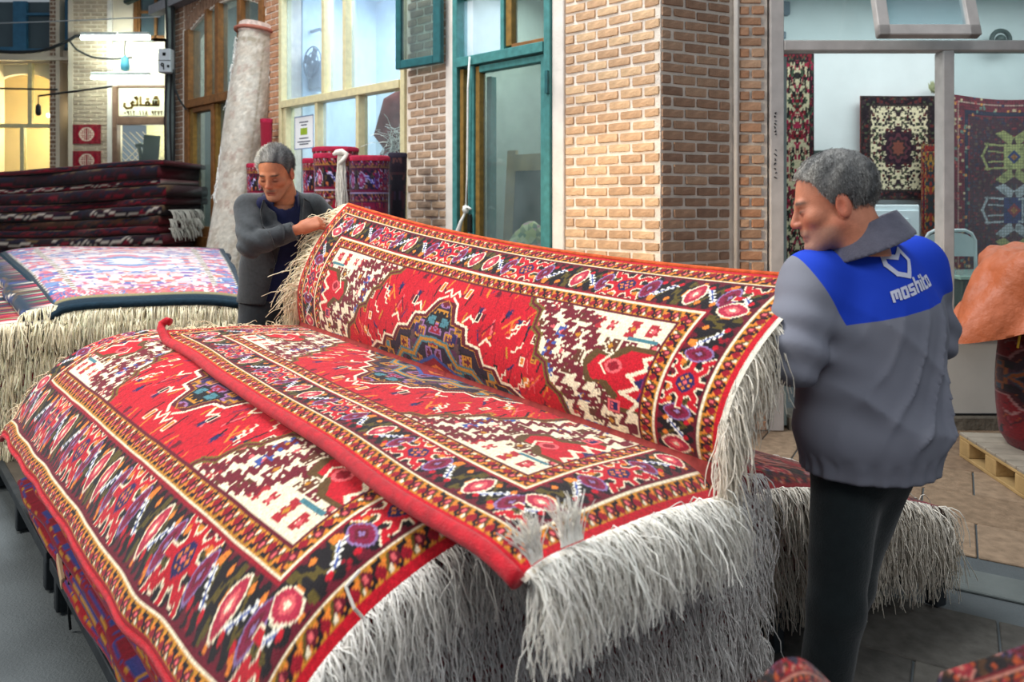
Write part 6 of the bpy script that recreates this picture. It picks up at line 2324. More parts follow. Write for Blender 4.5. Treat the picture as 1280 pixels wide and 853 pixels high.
def head_field(fr):
    """fr(p) maps world points to head space: x to the figure's left, y forward, z up; origin between the ears"""
    def f(pw):
        p = fr(pw)
        E, Cn = Field.ell, Field.cone
        d = E(p, (0, -.014, .042), (.076, .097, .088))
        d = smin(d, E(p, (0, .034, -.022), (.060, .062, .088)), .03)
        for s in (-1, 1):
            d = smin(d, Cn(p, (s * .052, .005, -.052), (s * .016, .070, -.100), .021, .020), .025)
            d = smin(d, E(p, (s * .042, .060, -.024), (.024, .024, .022)), .018)
        d = smin(d, E(p, (0, .083, -.103), (.021, .016, .017)), .018)
        d = smin(d, Cn(p, (-.034, .083, .016), (.034, .083, .016), .010, .010), .014)
        for s in (-1, 1):                               # eye sockets, lids
            d = smax(d, -E(p, (s * .031, .099, -.006), (.019, .014, .011)), .010)
            d = smin(d, E(p, (s * .031, .080, -.006), (.0150, .0125, .0105)), .004)
        d = smin(d, Cn(p, (0, .088, .010), (0, .108, -.033), .0078, .0118), .010)
        for s in (-1, 1):
            d = smin(d, E(p, (s * .0125, .101, -.037), (.0085, .011, .0075)), .006)
        d = smin(d, E(p, (0, .088, -.062), (.026, .013, .016)), .012)
        d = smin(d, Cn(p, (-.020, .0915, -.066), (.020, .0915, -.066), .0050, .0050), .006)
        d = smin(d, Cn(p, (-.016, .0905, -.077), (.016, .0905, -.077), .0058, .0058), .006)
        d = smax(d, -Cn(p, (-.022, .099, -.0712), (.022, .099, -.0712), .0028, .0028), .003)
        for s in (-1, 1):                               # ears
            q = E(p, (s * .079, -.010, -.010), (.0085, .019, .032))
            q = smax(q, -E(p, (s * .090, -.004, -.010), (.010, .010, .019)), .005)
            d = smin(d, q, .006)
        d = smin(d, Cn(p, (0, -.025, -.045), (0, -.040, -.150), .056, .060), .03)
        return d
    return f


def hair_field(fr, bald=0.0):
    def f(pw):
        p = fr(pw)
        d = Field.ell(p, (0, -.016, .044), (.0835, .1040, .0945))
        d = d + 0.0022 * vnoise2(p[:, 0] * 160, p[:, 1] * 90 + p[:, 2] * 120, 3)
        x, y, z = p[:, 0], p[:, 1], p[:, 2]
        # hairline: high over the brow, down in front of the ears, to the nape behind
        jag = .004 * vnoise2(x * 260, y * 200, 7)
        line = jag + np.where(y > 0.045, 0.060 + (y - 0.045) * 0.75 - 0.25 * np.maximum(np.abs(x) - .03, 0) * 0 + bald * np.maximum(0, .055 - np.abs(x)) * 0,
                        np.where(y > 0.0, -0.012 + (y / 0.045) ** 1.5 * 0.072, -0.012 - 0.055 * np.clip(-y / .05, 0, 1)))
        ear = Field.ell(p, (0, -.012, -.014), (.2, .022, .034))
        d = smax(d, line - z, .006)
        d = smax(d, -ear, .004)
        return d
    return f


def skin_colors(p, V_local, base, brow, beard, lids):
    x, y, z = V_local.T
    n = len(x)
    c = np.repeat(np.asarray(base, float)[None], n, 0)
    r = 1 + 0.05 * vnoise2(x * 90, z * 90 + y * 60, 5)
    c *= r[:, None]

    def mix(m, col):
        m = np.clip(m, 0, 1)[:, None]
        c[:] = c * (1 - m) + np.asarray(col, float) * m
    front = np.clip((y - .055) / .02, 0, 1)
    mix(0.16 * np.exp(-((np.abs(x) - .042) / .02) ** 2 - ((z + .03) / .02) ** 2) * front, (196, 96, 72))
    mix(0.40 * np.exp(-(x / .016) ** 2 - ((z + .034) / .014) ** 2) * front, (200, 96, 76))
    mix(0.5 * np.exp(-((np.abs(x) - .08) / .01) ** 2), (190, 96, 76))
    mix(beard[1] * np.clip((-.045 - z) / .015, 0, 1) * np.clip((z + .135) / .01, 0, 1) * np.clip((y + .0) / .03, 0, 1), beard[0])
    mix(0.75 * np.exp(-((z + .0712) / .0075) ** 2 - (x / .021) ** 4) * np.clip((y - .08) / .006, 0, 1), (160, 74, 66))
    mix(0.6 * np.exp(-((z + .0712) / .0018) ** 2 - (x / .023) ** 4) * np.clip((y - .08) / .006, 0, 1), (80, 40, 38))
    mix(0.9 * np.exp(-((z - (.019 - 4.0 * (np.abs(x) - .03) ** 2)) / .0045) ** 2 - ((np.abs(x) - .031) / .018) ** 4) * front, brow)
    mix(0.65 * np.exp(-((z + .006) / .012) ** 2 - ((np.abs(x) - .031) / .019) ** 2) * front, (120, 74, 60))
    mix(0.9 * np.exp(-((z + lids) / .0022) ** 2 - ((np.abs(x) - .031) / .0125) ** 4) * front, (46, 32, 28))
    mix(beard[2] * np.exp(-((z + .058) / .0055) ** 2 - (x / .024) ** 4) * front, beard[3])
    return c


def frame_of(F, up=(0, 0, 1)):
    F = nrm(F)
    X = nrm(np.cross(np.asarray(up, float), F))      # figure's left
    U = np.cross(F, X)
    return np.stack([X, F, U], 1)                    # columns


def hand_field(w, d, palm, thumb_side, curl, sc=1.0):
    """hand at wrist w pointing along d; palm = direction the palm faces; curl per finger"""
    d = nrm(d)
    n = nrm(np.asarray(palm, float) - d * np.dot(palm, d))
    s = np.cross(n, d) * thumb_side                   # toward the thumb
    prs = []
    w = np.asarray(w, float)
    prs.append((w - d * .03, w + d * .02, .026 * sc, .027 * sc, .020))
    for k, (o, ln) in enumerate(((.026, .072), (.009, .080), (-.009, .074), (-.025, .060))):
        k0 = w + d * .02 + s * o * .7 * sc
        k1 = w + d * .088 * sc + s * o * sc
        prs.append((k0, k1, .0165 * sc, .0125 * sc, .016))
        a = 0.25
        p0 = k1
        for q, (fl, ra, rb) in enumerate(((.45, .0105, .0095), (.32, .0095, .0085), (.23, .0085, .0072))):
            a = a + curl[k] * (0.9 if q == 0 else 1.1)
            dd = d * math.cos(a) + n * math.sin(a)
            p1 = p0 + dd * ln * fl * sc
            prs.append((p0, p1, ra * sc, rb * sc, .004))
            p0 = p1
    t0 = w + d * .022 + s * .022 * sc
    t1 = t0 + (d * .5 + s * .6 + n * .45) * .042 * sc
    t2 = t1 + (d * .75 + s * .05 + n * .7) * .034 * sc
    t3 = t2 + (d * .85 - s * .25 + n * .4) * .026 * sc
    prs += [(t0, t1, .017 * sc, .0125 * sc, .012), (t1, t2, .012 * sc, .0105 * sc, .005), (t2, t3, .0105 * sc, .0085 * sc, .004)]

    def f(p):
        r = None
        for a, b, ra, rb, k in prs:
            q = Field.cone(p, a, b, ra, rb)
            r = q if r is None else smin(r, q, k)
        return r
    return f


def bounds(pts, pad):
    P = np.array(pts, float)
    return P.min(axis=0) - pad, P.max(axis=0) + pad


def merge(meshes):
    V, F, C, n = [], [], [], 0
    for v, f, c in meshes:
        V.append(v)
        F.append(f + n)
        C.append(c)
        n += len(v)
    return np.concatenate(V), np.concatenate(F), np.concatenate(C)


SKIN = M_attr('skin', 0.55, 0.25, 260, 0.06, 90, spec=0.35)
HAIRG = M_attr('hair', 0.7, 0.6, 500, 0.3, 260, spec=0.3)


def cloth(name, rgb, rough=0.9, var=0.12, scale=40):
    return M(name, rgb, rough, var, scale, 0.25, bscale=220, spec=0.2, sheen=0.2)


def make_person(name, base, label, J, skin_rgb, brow, beard, lids, hair_cols):
    """J: joints and frames. returns root and useful fields"""
    root = thing(name, base, label, 'person')
    R = frame_of(J['face'], J.get('head_up', (0, 0, 1)))
    hc = np.asarray(J['head'], float)

    def fr(p):
        return (p - hc) @ R
    hf = head_field(fr)
    nb = np.asarray(J['neck'], float)

    def hfull(p):
        d = hf(p)
        d = smin(d, Field.cone(p, hc + R @ np.array((0, -.03, -.07)), nb, .056, .062), .03)
        return d
    lo, hi = bounds([hc + R @ np.array(q) for q in ((.1, .13, .15), (-.1, -.13, -.14), (.1, -.12, -.14), (-.1, .13, .15), (0, 0, .16))] + [nb], .03)
    v1, f1 = surface(hfull, lo, hi, 0.0036)
    c1 = lin(np.clip(skin_colors(None, fr(v1), skin_rgb, brow, beard, lids), 0, 255))
    meshes = [(v1, f1, c1)]
    # trunk and limbs under the clothes
    C = Field.cone

    def body(p):
        d = C(p, J['pelvis'], J['chest'], .115, .13, J['fwd'], 1.4)
        d = smin(d, C(p, J['chest'], nb, .11, .05), .05)
        d = smin(d, C(p, J['shl'], J['shr'], .045, .045), .05)
        for s in ('l', 'r'):
            d = smin(d, C(p, J['sh' + s], J['el' + s], .044, .036), .02)
            d = smin(d, C(p, J['el' + s], J['wr' + s], .036, .026), .015)
            d = smin(d, C(p, J['hip' + s], J['kn' + s], .078, .052), .04)
            d = smin(d, C(p, J['kn' + s], J['an' + s], .050, .036), .02)
        return d
    keys = ['pelvis', 'chest', 'neck'] + [a + b for a in ('sh', 'el', 'wr', 'hip', 'kn', 'an') for b in 'lr']
    lo, hi = bounds([J[k] for k in keys], .16)
    v2, f2 = surface(body, lo, hi, 0.016)
    meshes.append((v2, f2, np.repeat(lin(skin_rgb)[None], len(v2), 0)))
    for s in 'lr':
        w, d, palm, side, curl = J['hand' + s]
        hfn = hand_field(w, d, palm, side, curl)
        w = np.asarray(w, float)
        lo, hi = bounds([w - nrm(d) * .04, w + nrm(d) * .2], .085)
        v3, f3 = surface(hfn, lo, hi, 0.0036)
        cc = np.repeat(np.asarray(skin_rgb, float)[None], len(v3), 0) * (0.98, 0.92, 0.90)
        meshes.append((v3, f3, lin(np.clip(cc, 0, 255))))
    V, F, Cc = merge(meshes)
    part('body', root, V, F, SKIN, True, Cc)
    # hair
    hfn = hair_field(fr)
    lo, hi = bounds([hc + R @ np.array(q) for q in ((.1, .13, .15), (-.1, -.14, -.1), (.1, -.14, -.1), (-.1, .13, .15), (0, 0, .16), (0, -.14, .1))], .03)
    vh, fh = surface(hfn, lo, hi, 0.0038)
    L = fr(vh)
    m = np.clip(0.5 + 0.5 * vnoise2(L[:, 0] * 60, L[:, 1] * 45 + L[:, 2] * 30, 8) + hair_cols[2](L), 0, 1)[:, None]
    ch = np.asarray(hair_cols[0], float) * (1 - m) + np.asarray(hair_cols[1], float) * m
    hair = part('hair', root, vh, fh, HAIRG, True, lin(ch))
    q = L - np.array((0, -.016, .044))
    nrm_l = q / np.array((.0835, .104, .0945)) ** 2
    nrm_l /= np.linalg.norm(nrm_l, axis=1)[:, None]
    outer = np.where((np.linalg.norm(q / np.array((.0835, .104, .0945)), axis=1) > .985))[0]
    pick = RNG.choice(outer, 5200)
    comb = np.asarray(hair_cols[3], float) + np.stack([L[pick, 0] * 5, -0.3 + 0 * L[pick, 0], -np.abs(L[pick, 0]) * 6 - np.clip(-L[pick, 1] * 7, 0, 1)], 1)
    dl = nrm_l[pick] * hair_cols[5] + comb / (np.linalg.norm(comb, axis=1)[:, None] + 1e-9)
    P0 = vh[pick] + RNG.normal(0, .0015, (len(pick), 3))
    V, f, _ = strands(P0, dl @ R.T, hair_cols[4], seg=3, r=.0007, droop=.12, curl=.02, clump=7, spread=.7)
    c = np.clip(ch[pick] * RNG.uniform(.75, 1.3, (len(pick), 1)), 0, 255)
    st = part('strands', hair, V, f, HAIRG, True, np.repeat(lin(c), 12, axis=0))
    st['kind'] = 'stuff'
    return root, R, fr


def shoe(root, an, d, mat):
    an = np.asarray(an, float)
    d = nrm((d[0], d[1], 0))
    C = Field.cone

    def f(p):
        q = C(p, (an[0], an[1], .075), (an[0], an[1], .13), .05, .046)
        q = smin(q, C(p, np.array((an[0], an[1], .045)) - d * .05, np.array((an[0], an[1], .04)) + d * .16, .046, .042), .03)
        return np.maximum(q, .002 - p[:, 2])
    lo, hi = bounds([(an[0], an[1], 0), np.array((an[0], an[1], .15)) + d * .2, np.array((an[0], an[1], .1)) - d * .1], .07)
    v, fc = surface(f, lo, hi, .008)
    o = part('shoe', root, v, fc, mat, True)
    return o


SHOE = M('black_shoe_leather', (28, 26, 26), 0.45, 0.15, 12)


def trousers(root, J, mat, waist_z, belt=True, fold=.006, fat=1.0):
    C = Field.cone

    def f(p):
        d = C(p, J['pelvis'], np.asarray(J['pelvis']) + (0, 0, .12), .155 * fat, .15 * fat, J['fwd'], 1.30)
        for s in 'lr':
            d = smin(d, C(p, J['hip' + s], J['kn' + s], .100 * fat, .076 * fat), .05)
            d = smin(d, C(p, J['kn' + s], J['an' + s], .076 * fat, .062 * fat), .03)
        z = p[:, 2]
        d = d + fold * vnoise2(p[:, 0] * 22 + p[:, 1] * 12, z * 16 + p[:, 1] * 8, 4)
        d = np.maximum(d, z - waist_z)
        d = np.maximum(d, .035 - z)
        return d
    lo, hi = bounds([J[k + s] for k in ('hip', 'kn', 'an') for s in 'lr'] + [(J['pelvis'][0], J['pelvis'][1], waist_z)], .2)
    lo[2] = 0.0
    v, fc = surface(f, lo, hi, .0115)
    return part('trousers', root, v, fc, mat, True), f


# ---- the workman on the right ------------------------------------------------------------
a = np.asarray
wf = nrm((-0.32, 0.947, 0))
wl_ = np.array((-wf[1], wf[0], 0))                      # his left
JW = dict(fwd=wf, face=nrm((-0.93, 0.27, -0.24)), head=a((0.842, 1.985, 1.503)), neck=a((0.925, 2.03, 1.425)),
          chest=a((0.955, 2.05, 1.17)), pelvis=a((0.94, 2.02, 0.86)),
          shl=a((0.788, 1.99, 1.295)), shr=a((1.125, 2.13, 1.325)), ell=a((0.705, 1.90, 1.125)), elr=a((1.205, 2.19, 1.12)),
          wrl=a((0.80, 2.085, 1.19)), wrr=a((1.02, 2.335, 1.13)),
          hipl=a((0.885, 2.005, 0.84)), hipr=a((1.005, 2.055, 0.84)), knl=a((0.84, 1.97, 0.46)), knr=a((0.925, 2.10, 0.46)),
          anl=a((0.79, 1.97, 0.09)), anr=a((0.86, 2.16, 0.09)))
JW['handl'] = (JW['wrl'] + nrm((-.1, .3, .3)) * .02, nrm((0.02, .55, .55)), nrm((-1, 0.3, 0.2)), 1, (.5, .5, .55, .6))
JW['handr'] = (JW['wrr'] + nrm((-.6, .3, .1)) * .02, nrm((-.75, .2, .25)), nrm((0.1, -.9, .3)), -1, (.5, .5, .55, .6))
worker, RW, frW = make_person('person', (0.93, 2.02, 0), 'man in a grey work jacket with blue back panel seen from behind, looking down left', JW,
                              (190, 124, 96), (70, 58, 52), ((150, 132, 122), 0.42, 0.5, (110, 96, 88)), 0.004,
                              ((78, 80, 82), (166, 163, 156), lambda L: -0.12 + 0.9 * np.clip((L[:, 1] - .02) / .07, 0, 1) + 0.4 * np.clip((.0 - L[:, 2]) / .05, 0, 1), (0, .5, -.1), .009, .28))
trousers(worker, JW, cloth('dark_green_black_trousers', (30, 38, 40)), 0.83, fat=.9)
shoe(worker, JW['anl'], (-0.5, .8), SHOE)
shoe(worker, JW['anr'], (-0.3, .9), SHOE)


CW0, CWA = a((0.930, 2.0, 1.414)), nrm((-.41, .12, 1))


def jacket_w(p, cut_neck=True):
    C = Field.cone
    base = JW['pelvis'] + (0.012, 0, -.03)
    d = C(p, base, JW['chest'], .190, .196, wf, 1.22)
    d = smin(d, C(p, JW['chest'] - wl_ * .07, JW['shr'] - (0, 0, .05), .13, .085), .06)
    d = smin(d, C(p, JW['chest'] + wl_ * .07, JW['shl'] - (0, 0, .05), .13, .085), .06)
    d = smin(d, C(p, JW['shl'] + (0.01, 0, 0.005), JW['shr'] + (-.01, 0, 0.005), .072, .072), .05)
    d = smin(d, C(p, JW['chest'] + (0, 0, .05), JW['neck'] + (0.0, 0, -.015), .14, .078), .06)
    for s in 'lr':
        q = C(p, JW['sh' + s], JW['el' + s], .083, .074)
        q = smin(q, C(p, JW['el' + s], JW['wr' + s], .072, .056), .02)
        d = smin(d, q, .03)
    x, y, z = p[:, 0], p[:, 1], p[:, 2]
    la = (p - JW['chest']) @ wl_
    bk = np.clip(-((p - JW['chest']) @ wf) / .1, -1, 1)
    # long drag folds running down from the right shoulder, bunching above the waistband
    g = np.clip((1.27 - z) / .2, 0, 1) * np.clip((z - .86) / .06, 0, 1)
    wv = vnoise2(la * 9, z * 7, 3)
    r1 = 1 - np.abs(np.sin((la * 1.0 + (z - 1.1) * 0.42) * 34 + 1.6 * wv))
    r2 = 1 - np.abs(np.sin((la * 0.5 - (z - 1.1) * 0.9) * 21 + 1.4 * wv + .6))
    right = np.clip(.55 - la * 2.6, .1, 1.0) * np.clip((la + .20) / .07, 0, 1)
    d = d - .034 * g * r1 ** 2.2 * right - .024 * g * r2 ** 2.2 * np.clip(.6 + la * 2.0, .2, 1) * np.clip((.20 - la) / .07, 0, 1) * np.clip((la + .20) / .07, 0, 1)
    d = d - .007 * vnoise2(la * 15 + z * 9, z * 17 - la * 8, 12) * np.clip((1.32 - z) / .1, .25, 1)
    for s in 'lr':
        e = JW['el' + s]
        d = d - .009 * np.exp(-(np.linalg.norm(p - e, axis=1) / .13) ** 2) * np.sin((p @ nrm((.3, .2, .9))) * 80)
    d = d - .020 * np.exp(-((z - .905) / .055) ** 2) + .006 * np.exp(-((z - .825) / .03) ** 2)     # blouse over the band
    d = d - .0035 * np.clip((.865 - z) / .02, 0, 1) * np.sin(la * 130 + bk * 20)
    d = np.maximum(d, .80 - z)
    # neck opening
    if cut_neck:
        d = smax(d, -C(p, JW['neck'] + (0, 0, -.01), JW['head'], .064, .070), .01)
    qc = p - CW0
    tc = qc @ CWA
    rc = np.linalg.norm(qc - tc[:, None] * CWA, axis=1)
    if cut_neck:
        d = np.where((rc < .15) & (tc > -.06), smax(d, tc - .022, .012), d)
    # sleeve ends
    for s in 'lr':
        dr = nrm(JW['wr' + s] - JW['el' + s])
        cut = (p - JW['wr' + s]) @ dr - .005
        near = Field.cone(p, JW['el' + s], JW['wr' + s] + dr * .12, .10, .10)
        d = np.where((near < 0) & (cut > -.03), np.maximum(d, cut), d)
    return d


lo, hi = bounds([JW[k] for k in ('shl', 'shr', 'ell', 'elr', 'wrl', 'wrr', 'neck', 'pelvis')], .19)
lo[2] = .79
hi[2] = 1.50
vj, fj = surface(jacket_w, lo, hi, .0072)
# blue yoke: on the torso, above a slanted seam; the sleeves stay grey
mj, ntj, bj = nodes_of('work_jacket_cloth')
tcj = ntj.nodes.new('ShaderNodeTexCoord')


def plane_node(nt, src, n, off):
    vm = nt.nodes.new('ShaderNodeVectorMath')
    vm.operation = 'DOT_PRODUCT'
    vm.inputs[1].default_value = tuple(map(float, n))
    nt.links.new(src, vm.inputs[0])
    g = nt.nodes.new('ShaderNodeMath')
    g.operation = 'GREATER_THAN'
    g.inputs[1].default_value = float(off)
    nt.links.new(vm.outputs['Value'], g.inputs[0])
    return g.outputs[0]


def times(nt, a_, b_):
    m = nt.nodes.new('ShaderNodeMath')
    m.operation = 'MULTIPLY'
    nt.links.new(a_, m.inputs[0])
    nt.links.new(b_, m.inputs[1])
    return m.outputs[0]


src = tcj.outputs['Object']
nL = nrm(wl_ * -1.0 + np.array((0, 0, .10)))
nL = nrm((.866, 0, .5))
kp = plane_node(ntj, src, nL, np.dot(nL, (0.752, 1.95, 1.337)))
nD = nrm((-.17, 0, 1))
kp3 = plane_node(ntj, src, nD, np.dot(nD, (0.823, 1.93, 1.195)))
fac = times(ntj, kp, kp3)
nz_ = ntj.nodes.new('ShaderNodeTexNoise')
nz_.inputs['Scale'].default_value = 7
ntj.links.new(src, nz_.inputs['Vector'])
mixg = ntj.nodes.new('ShaderNodeMix')
mixg.data_type = 'RGBA'
mixg.inputs['A'].default_value = rgba((110, 112, 124))
mixg.inputs['B'].default_value = rgba((132, 134, 144))
ntj.links.new(nz_.outputs['Fac'], mixg.inputs['Factor'])
mixb = ntj.nodes.new('ShaderNodeMix')
mixb.data_type = 'RGBA'
ntj.links.new(fac, mixb.inputs['Factor'])
ntj.links.new(mixg.outputs['Result'], mixb.inputs['A'])
mixb.inputs['B'].default_value = rgba((30, 66, 190))
ntj.links.new(mixb.outputs['Result'], bj.inputs['Base Color'])
bj.inputs['Roughness'].default_value = 0.85
bj.inputs['Specular IOR Level'].default_value = 0.2
jk = part('work_jacket', worker, vj, fj, mj, True)

# collar
GREYC = cloth('grey_work_cloth', (98, 98, 112))


def collar_field(J, fwd, r0, r1, h, th, up, gap=0.0, back=.0):
    c0 = J['neck'] + np.asarray(up) * -.02
    ax = nrm(J['head'] - np.asarray(J['neck'])) * .35 + np.array((0, 0, .65))
    ax = nrm(ax)

    def f(p):
        q = p - c0
        t = q @ ax
        w = q - t[:, None] * ax
        r = np.linalg.norm(w, axis=1)
        fw = (w @ fwd) / (r + 1e-6)
        rr = r0 + (r1 - r0) * np.clip(t / h, 0, 1)
        d = np.abs(r - rr) - th
        hh = h * (1 - .30 * np.clip(fw, -1, 1))
        d = np.maximum(d, t - hh)
        d = np.maximum(d, -.03 - t)
        if gap:
            d = np.where(fw > 1 - gap, np.maximum(d, .01), d)
        return d + .002 * vnoise2(p[:, 0] * 30, p[:, 2] * 30, 2)
    return f


def cf(p):
    q = p - CW0
    t = q @ CWA
    w = q - t[:, None] * CWA
    r = np.linalg.norm(w, axis=1)
    fw = (w @ wf) / (r + 1e-6)
    d = np.abs(r - (.100 - .30 * t)) - .0075
    d = np.maximum(d, t - (.034 - .006 * fw))
    d = np.maximum(d, -.037 - t)
    d = np.where(fw > .96, np.maximum(d, .01), d)
    return d + .002 * vnoise2(p[:, 0] * 30, p[:, 2] * 30, 2)


lo, hi = bounds([CW0], .16)
vc, fc = surface(cf, lo, hi, .0055)
part('collar', worker, vc, fc, GREYC, True)

# emblem and word on the back, printed on the cloth
PRINT = M('white_print', (206, 208, 226), 0.8, 0.06, 60)


def printed(name, root, lines, o, ax, az, sc, w, field, D, mat, off=.0035, seg=.006):
    """strokes projected along D on the cloth"""
    ax, az = nrm(ax), nrm(az)
    V, Fs = [], []
    for ln in lines:
        pts = [np.asarray(o) + sc * (x * ax + y * az) for x, y in ln]
        for p, q in zip(pts[:-1], pts[1:]):
            d = q - p
            L_ = np.linalg.norm(d)
            d = d / (L_ + 1e-9)
            s = nrm(np.cross(D, d))
            k = max(2, int(L_ / seg) + 1)
            b = len(V)
            for i in range(k + 1):
                t = -w * .35 + (L_ + w * .7) * i / k
                V += [p + d * t - s * w / 2, p + d * t, p + d * t + s * w / 2]
            for i in range(k):
                for j in range(2):
                    a0 = b + i * 3 + j
                    Fs.append((a0, a0 + 1, a0 + 4, a0 + 3))
    V = np.array(V) - D * .25
    V = march(field, V, np.repeat(nrm(D)[None], len(V), 0))
    V = V - nrm(D) * off
    return part(name, root, V, Fs, mat)


Dp = nrm((0.06, 1.0, -.12))
axp = nrm((1, -0.04, 0.20))
azp = nrm((-.16, 0, 1))
EMB = [[(0, .74), (.55, .70), (.80, 1.0), (1.12, .62), (.80, .04), (.35, .12), (.02, .45), (0, .74)]]
printed('emblem', worker, EMB, at(1109, 347, 1.93), nrm((1, 0, .02)), azp, .074, .0125, lambda p: jacket_w(p, False), Dp, PRINT)
LET = {'m': [[(0, 0), (0, 1), (.45, 1), (.45, .25)], [(.45, 1), (.9, 1), (.9, 0)]], 'o': [[(0, 0), (0, 1), (.6, 1), (.6, 0), (0, 0)]],
       's': [[(.6, 1), (0, 1), (0, .5), (.6, .5), (.6, 0), (0, 0)]], 'h': [[(0, 0), (0, 1.6)], [(0, 1), (.6, 1), (.6, 0)]],
       'i': [[(0, 0), (0, 1)], [(0, 1.35), (0, 1.5)]], 't': [[(0, 1.5), (0, 0), (.4, 0)], [(0, 1), (.4, 1)]]}
x_, ll = 0, []
for ch_ in 'moshito':
    ll += [[(x_ + u, v) for u, v in l] for l in LET[ch_]]
    x_ += {'m': 1.35, 'o': 1.05, 's': 1.05, 'h': 1.05, 'i': .45, 't': .8}[ch_]
printed('lettering', worker, ll, at(1110, 377, 1.93), nrm((1, 0, .33)), azp,   .0225, .0072, lambda p: jacket_w(p, False), Dp, PRINT)

# ---- the man in the suit jacket on the left ---------------------------------------------------
mf = nrm((0.46, -0.887, 0))
ml_ = np.array((-mf[1], mf[0], 0))
JM = dict(fwd=mf, face=nrm((-0.10, -0.90, -0.40)), head=a((-1.172, 3.77, 1.655)), neck=a((-1.165, 3.865, 1.525)),
          chest=a((-1.185, 3.90, 1.34)), pelvis=a((-1.255, 4.03, 0.985)),
          shl=a((-1.035, 3.965, 1.475)), shr=a((-1.318, 3.80, 1.475)), ell=a((-0.90, 4.01, 1.36)), elr=a((-1.255, 3.65, 1.300)),
          wrl=a((-0.815, 3.90, 1.395)), wrr=a((-1.045, 3.655, 1.372)),
          hipl=a((-1.19, 4.06, 0.96)), hipr=a((-1.33, 3.99, 0.96)), knl=a((-1.17, 4.02, 0.50)), knr=a((-1.36, 3.94, 0.50)),
          anl=a((-1.17, 4.10, 0.09)), anr=a((-1.38, 4.02, 0.09)))
JM['handr'] = (JM['wrr'] + a((.025, 0.0, .008)), nrm((0.86, .12, .30)), nrm((0.1, .8, -.55)), -1, (.55, .6, .65, .7))
JM['handl'] = (JM['wrl'] + a((.0, -.01, .01)), nrm((.35, -.55, .30)), nrm((-.2, -.5, -.6)), 1, (.5, .5, .55, .6))
suit, RM, frM = make_person('person', (-1.26, 4.03, 0), 'man in a dark grey suit jacket and navy shirt holding the carpet corner, looking down', JM,
                            (196, 128, 94), (48, 38, 34), ((150, 122, 106), 0.30, 0.65, (104, 84, 74)), 0.012,
                            ((74, 74, 76), (186, 188, 184), lambda L: -0.05 + .45 * np.clip((-L[:, 0] - .0) / .06, -.6, 1), (-.5, -.7, .35), .017, .32))
trousers(suit, JM, cloth('charcoal_trousers', (50, 54, 58)), 1.06)
shoe(suit, JM['anl'], mf, SHOE)
shoe(suit, JM['anr'], mf, SHOE)


def shirt_m(p):
    C = Field.cone
    d = C(p, JM['pelvis'] + (0, 0, .02), JM['chest'], .148, .158, mf, 1.35)
    d = smin(d, C(p, JM['shl'] - ml_ * .05, JM['shr'] + ml_ * .05, .07, .07), .05)
    d = smin(d, C(p, JM['chest'] + (0, 0, .05), JM['neck'], .12, .066), .05)
    z = p[:, 2]
    la = (p - JM['chest']) @ ml_
    d = d - .005 * vnoise2(la * 24, z * 14, 6)
    d = np.maximum(d, .98 - z)
    d = smax(d, -C(p, JM['neck'] + (0, 0, -.03) + mf * .01, JM['head'], .062, .075), .006)
    d = smax(d, -C(p, JM['neck'] + mf * .10 + (0, 0, -.085), JM['neck'] + mf * .08 + (0, 0, .06), .008, .058), .006)
    return d


lo, hi = bounds([JM[k] for k in ('shl', 'shr', 'neck', 'pelvis', 'chest')], .17)
vs, fs = surface(shirt_m, lo, hi, .0075)
NAVYS = cloth('navy_shirt', (30, 36, 74))
shirt = part('shirt', suit, vs, fs, NAVYS, True)
cf = collar_field(JM, mf, .080, .074, .050, .0055, (0, 0, 1), 0.28)
lo, hi = bounds([JM['neck']], .15)
vc, fc = surface(cf, lo, hi, .0045)
part('collar', shirt, vc, fc, NAVYS, True)


def jacket_m(p):
    C = Field.cone
    d = C(p, JM['pelvis'] + (-0.01, 0, .0), JM['chest'], .186, .186, mf, 1.30)
    d = smin(d, C(p, JM['shl'] + (0, 0, .018), JM['shr'] + (0, 0, .018), .060, .060), .05)
    d = smin(d, C(p, JM['chest'] + (0, 0, .04), JM['neck'], .15, .072), .06)
    for s in 'lr':
        q = C(p, JM['sh' + s], JM['el' + s], .069, .058)
        q = smin(q, C(p, JM['el' + s], JM['wr' + s], .057, .046), .016)
        d = smin(d, q, .022)
    z = p[:, 2]
    la = (p - JM['chest']) @ ml_
    fw = (p - JM['chest']) @ mf
    d = d - .007 * vnoise2(la * 13 + fw * 10, z * 12 - la * 7, 7) * np.clip((1.52 - z) / .1, .2, 1)
    e = JM['elr']
    re = np.linalg.norm(p - e, axis=1)
    d = d - .006 * np.exp(-(re / .13) ** 2) * np.sin((p @ nrm((.5, .2, .8))) * 95)
    ar = np.minimum(Field.cone(p, JM['shr'], JM['elr'], .07, .06), Field.cone(p, JM['elr'], JM['wrr'], .06, .05))
    # open front: shirt shows between the lapels
    half = .045 + .020 * np.clip((z - 1.30) / .2, 0, 1) + .045 * np.clip((1.28 - z) / .3, 0, 1)
    lp = (p - (JM['pelvis'] + (JM['chest'] - JM['pelvis']) * np.clip((z - .985) / .355, -.1, 1.6)[:, None]))
    l2 = lp @ ml_
    f2 = lp @ mf
    slab_ = np.maximum(np.abs(l2 - .015) - half, .03 - f2)
    d = np.where(ar < .022, d, smax(d, -slab_, .008))
    d = np.maximum(d, .985 - z - .05 * np.clip(l2 + .1, -.1, .1))
    d = smax(d, -C(p, JM['neck'] + (0, 0, -.04) + mf * .012, JM['head'], .082, .09), .01)
    for s in 'lr':
        dr = nrm(JM['wr' + s] - JM['el' + s])
        cut = (p - JM['wr' + s]) @ dr
        near = Field.cone(p, JM['el' + s], JM['wr' + s] + dr * .12, .085, .085)
        d = np.where((near < 0) & (cut > -.03), np.maximum(d, cut), d)
    return d


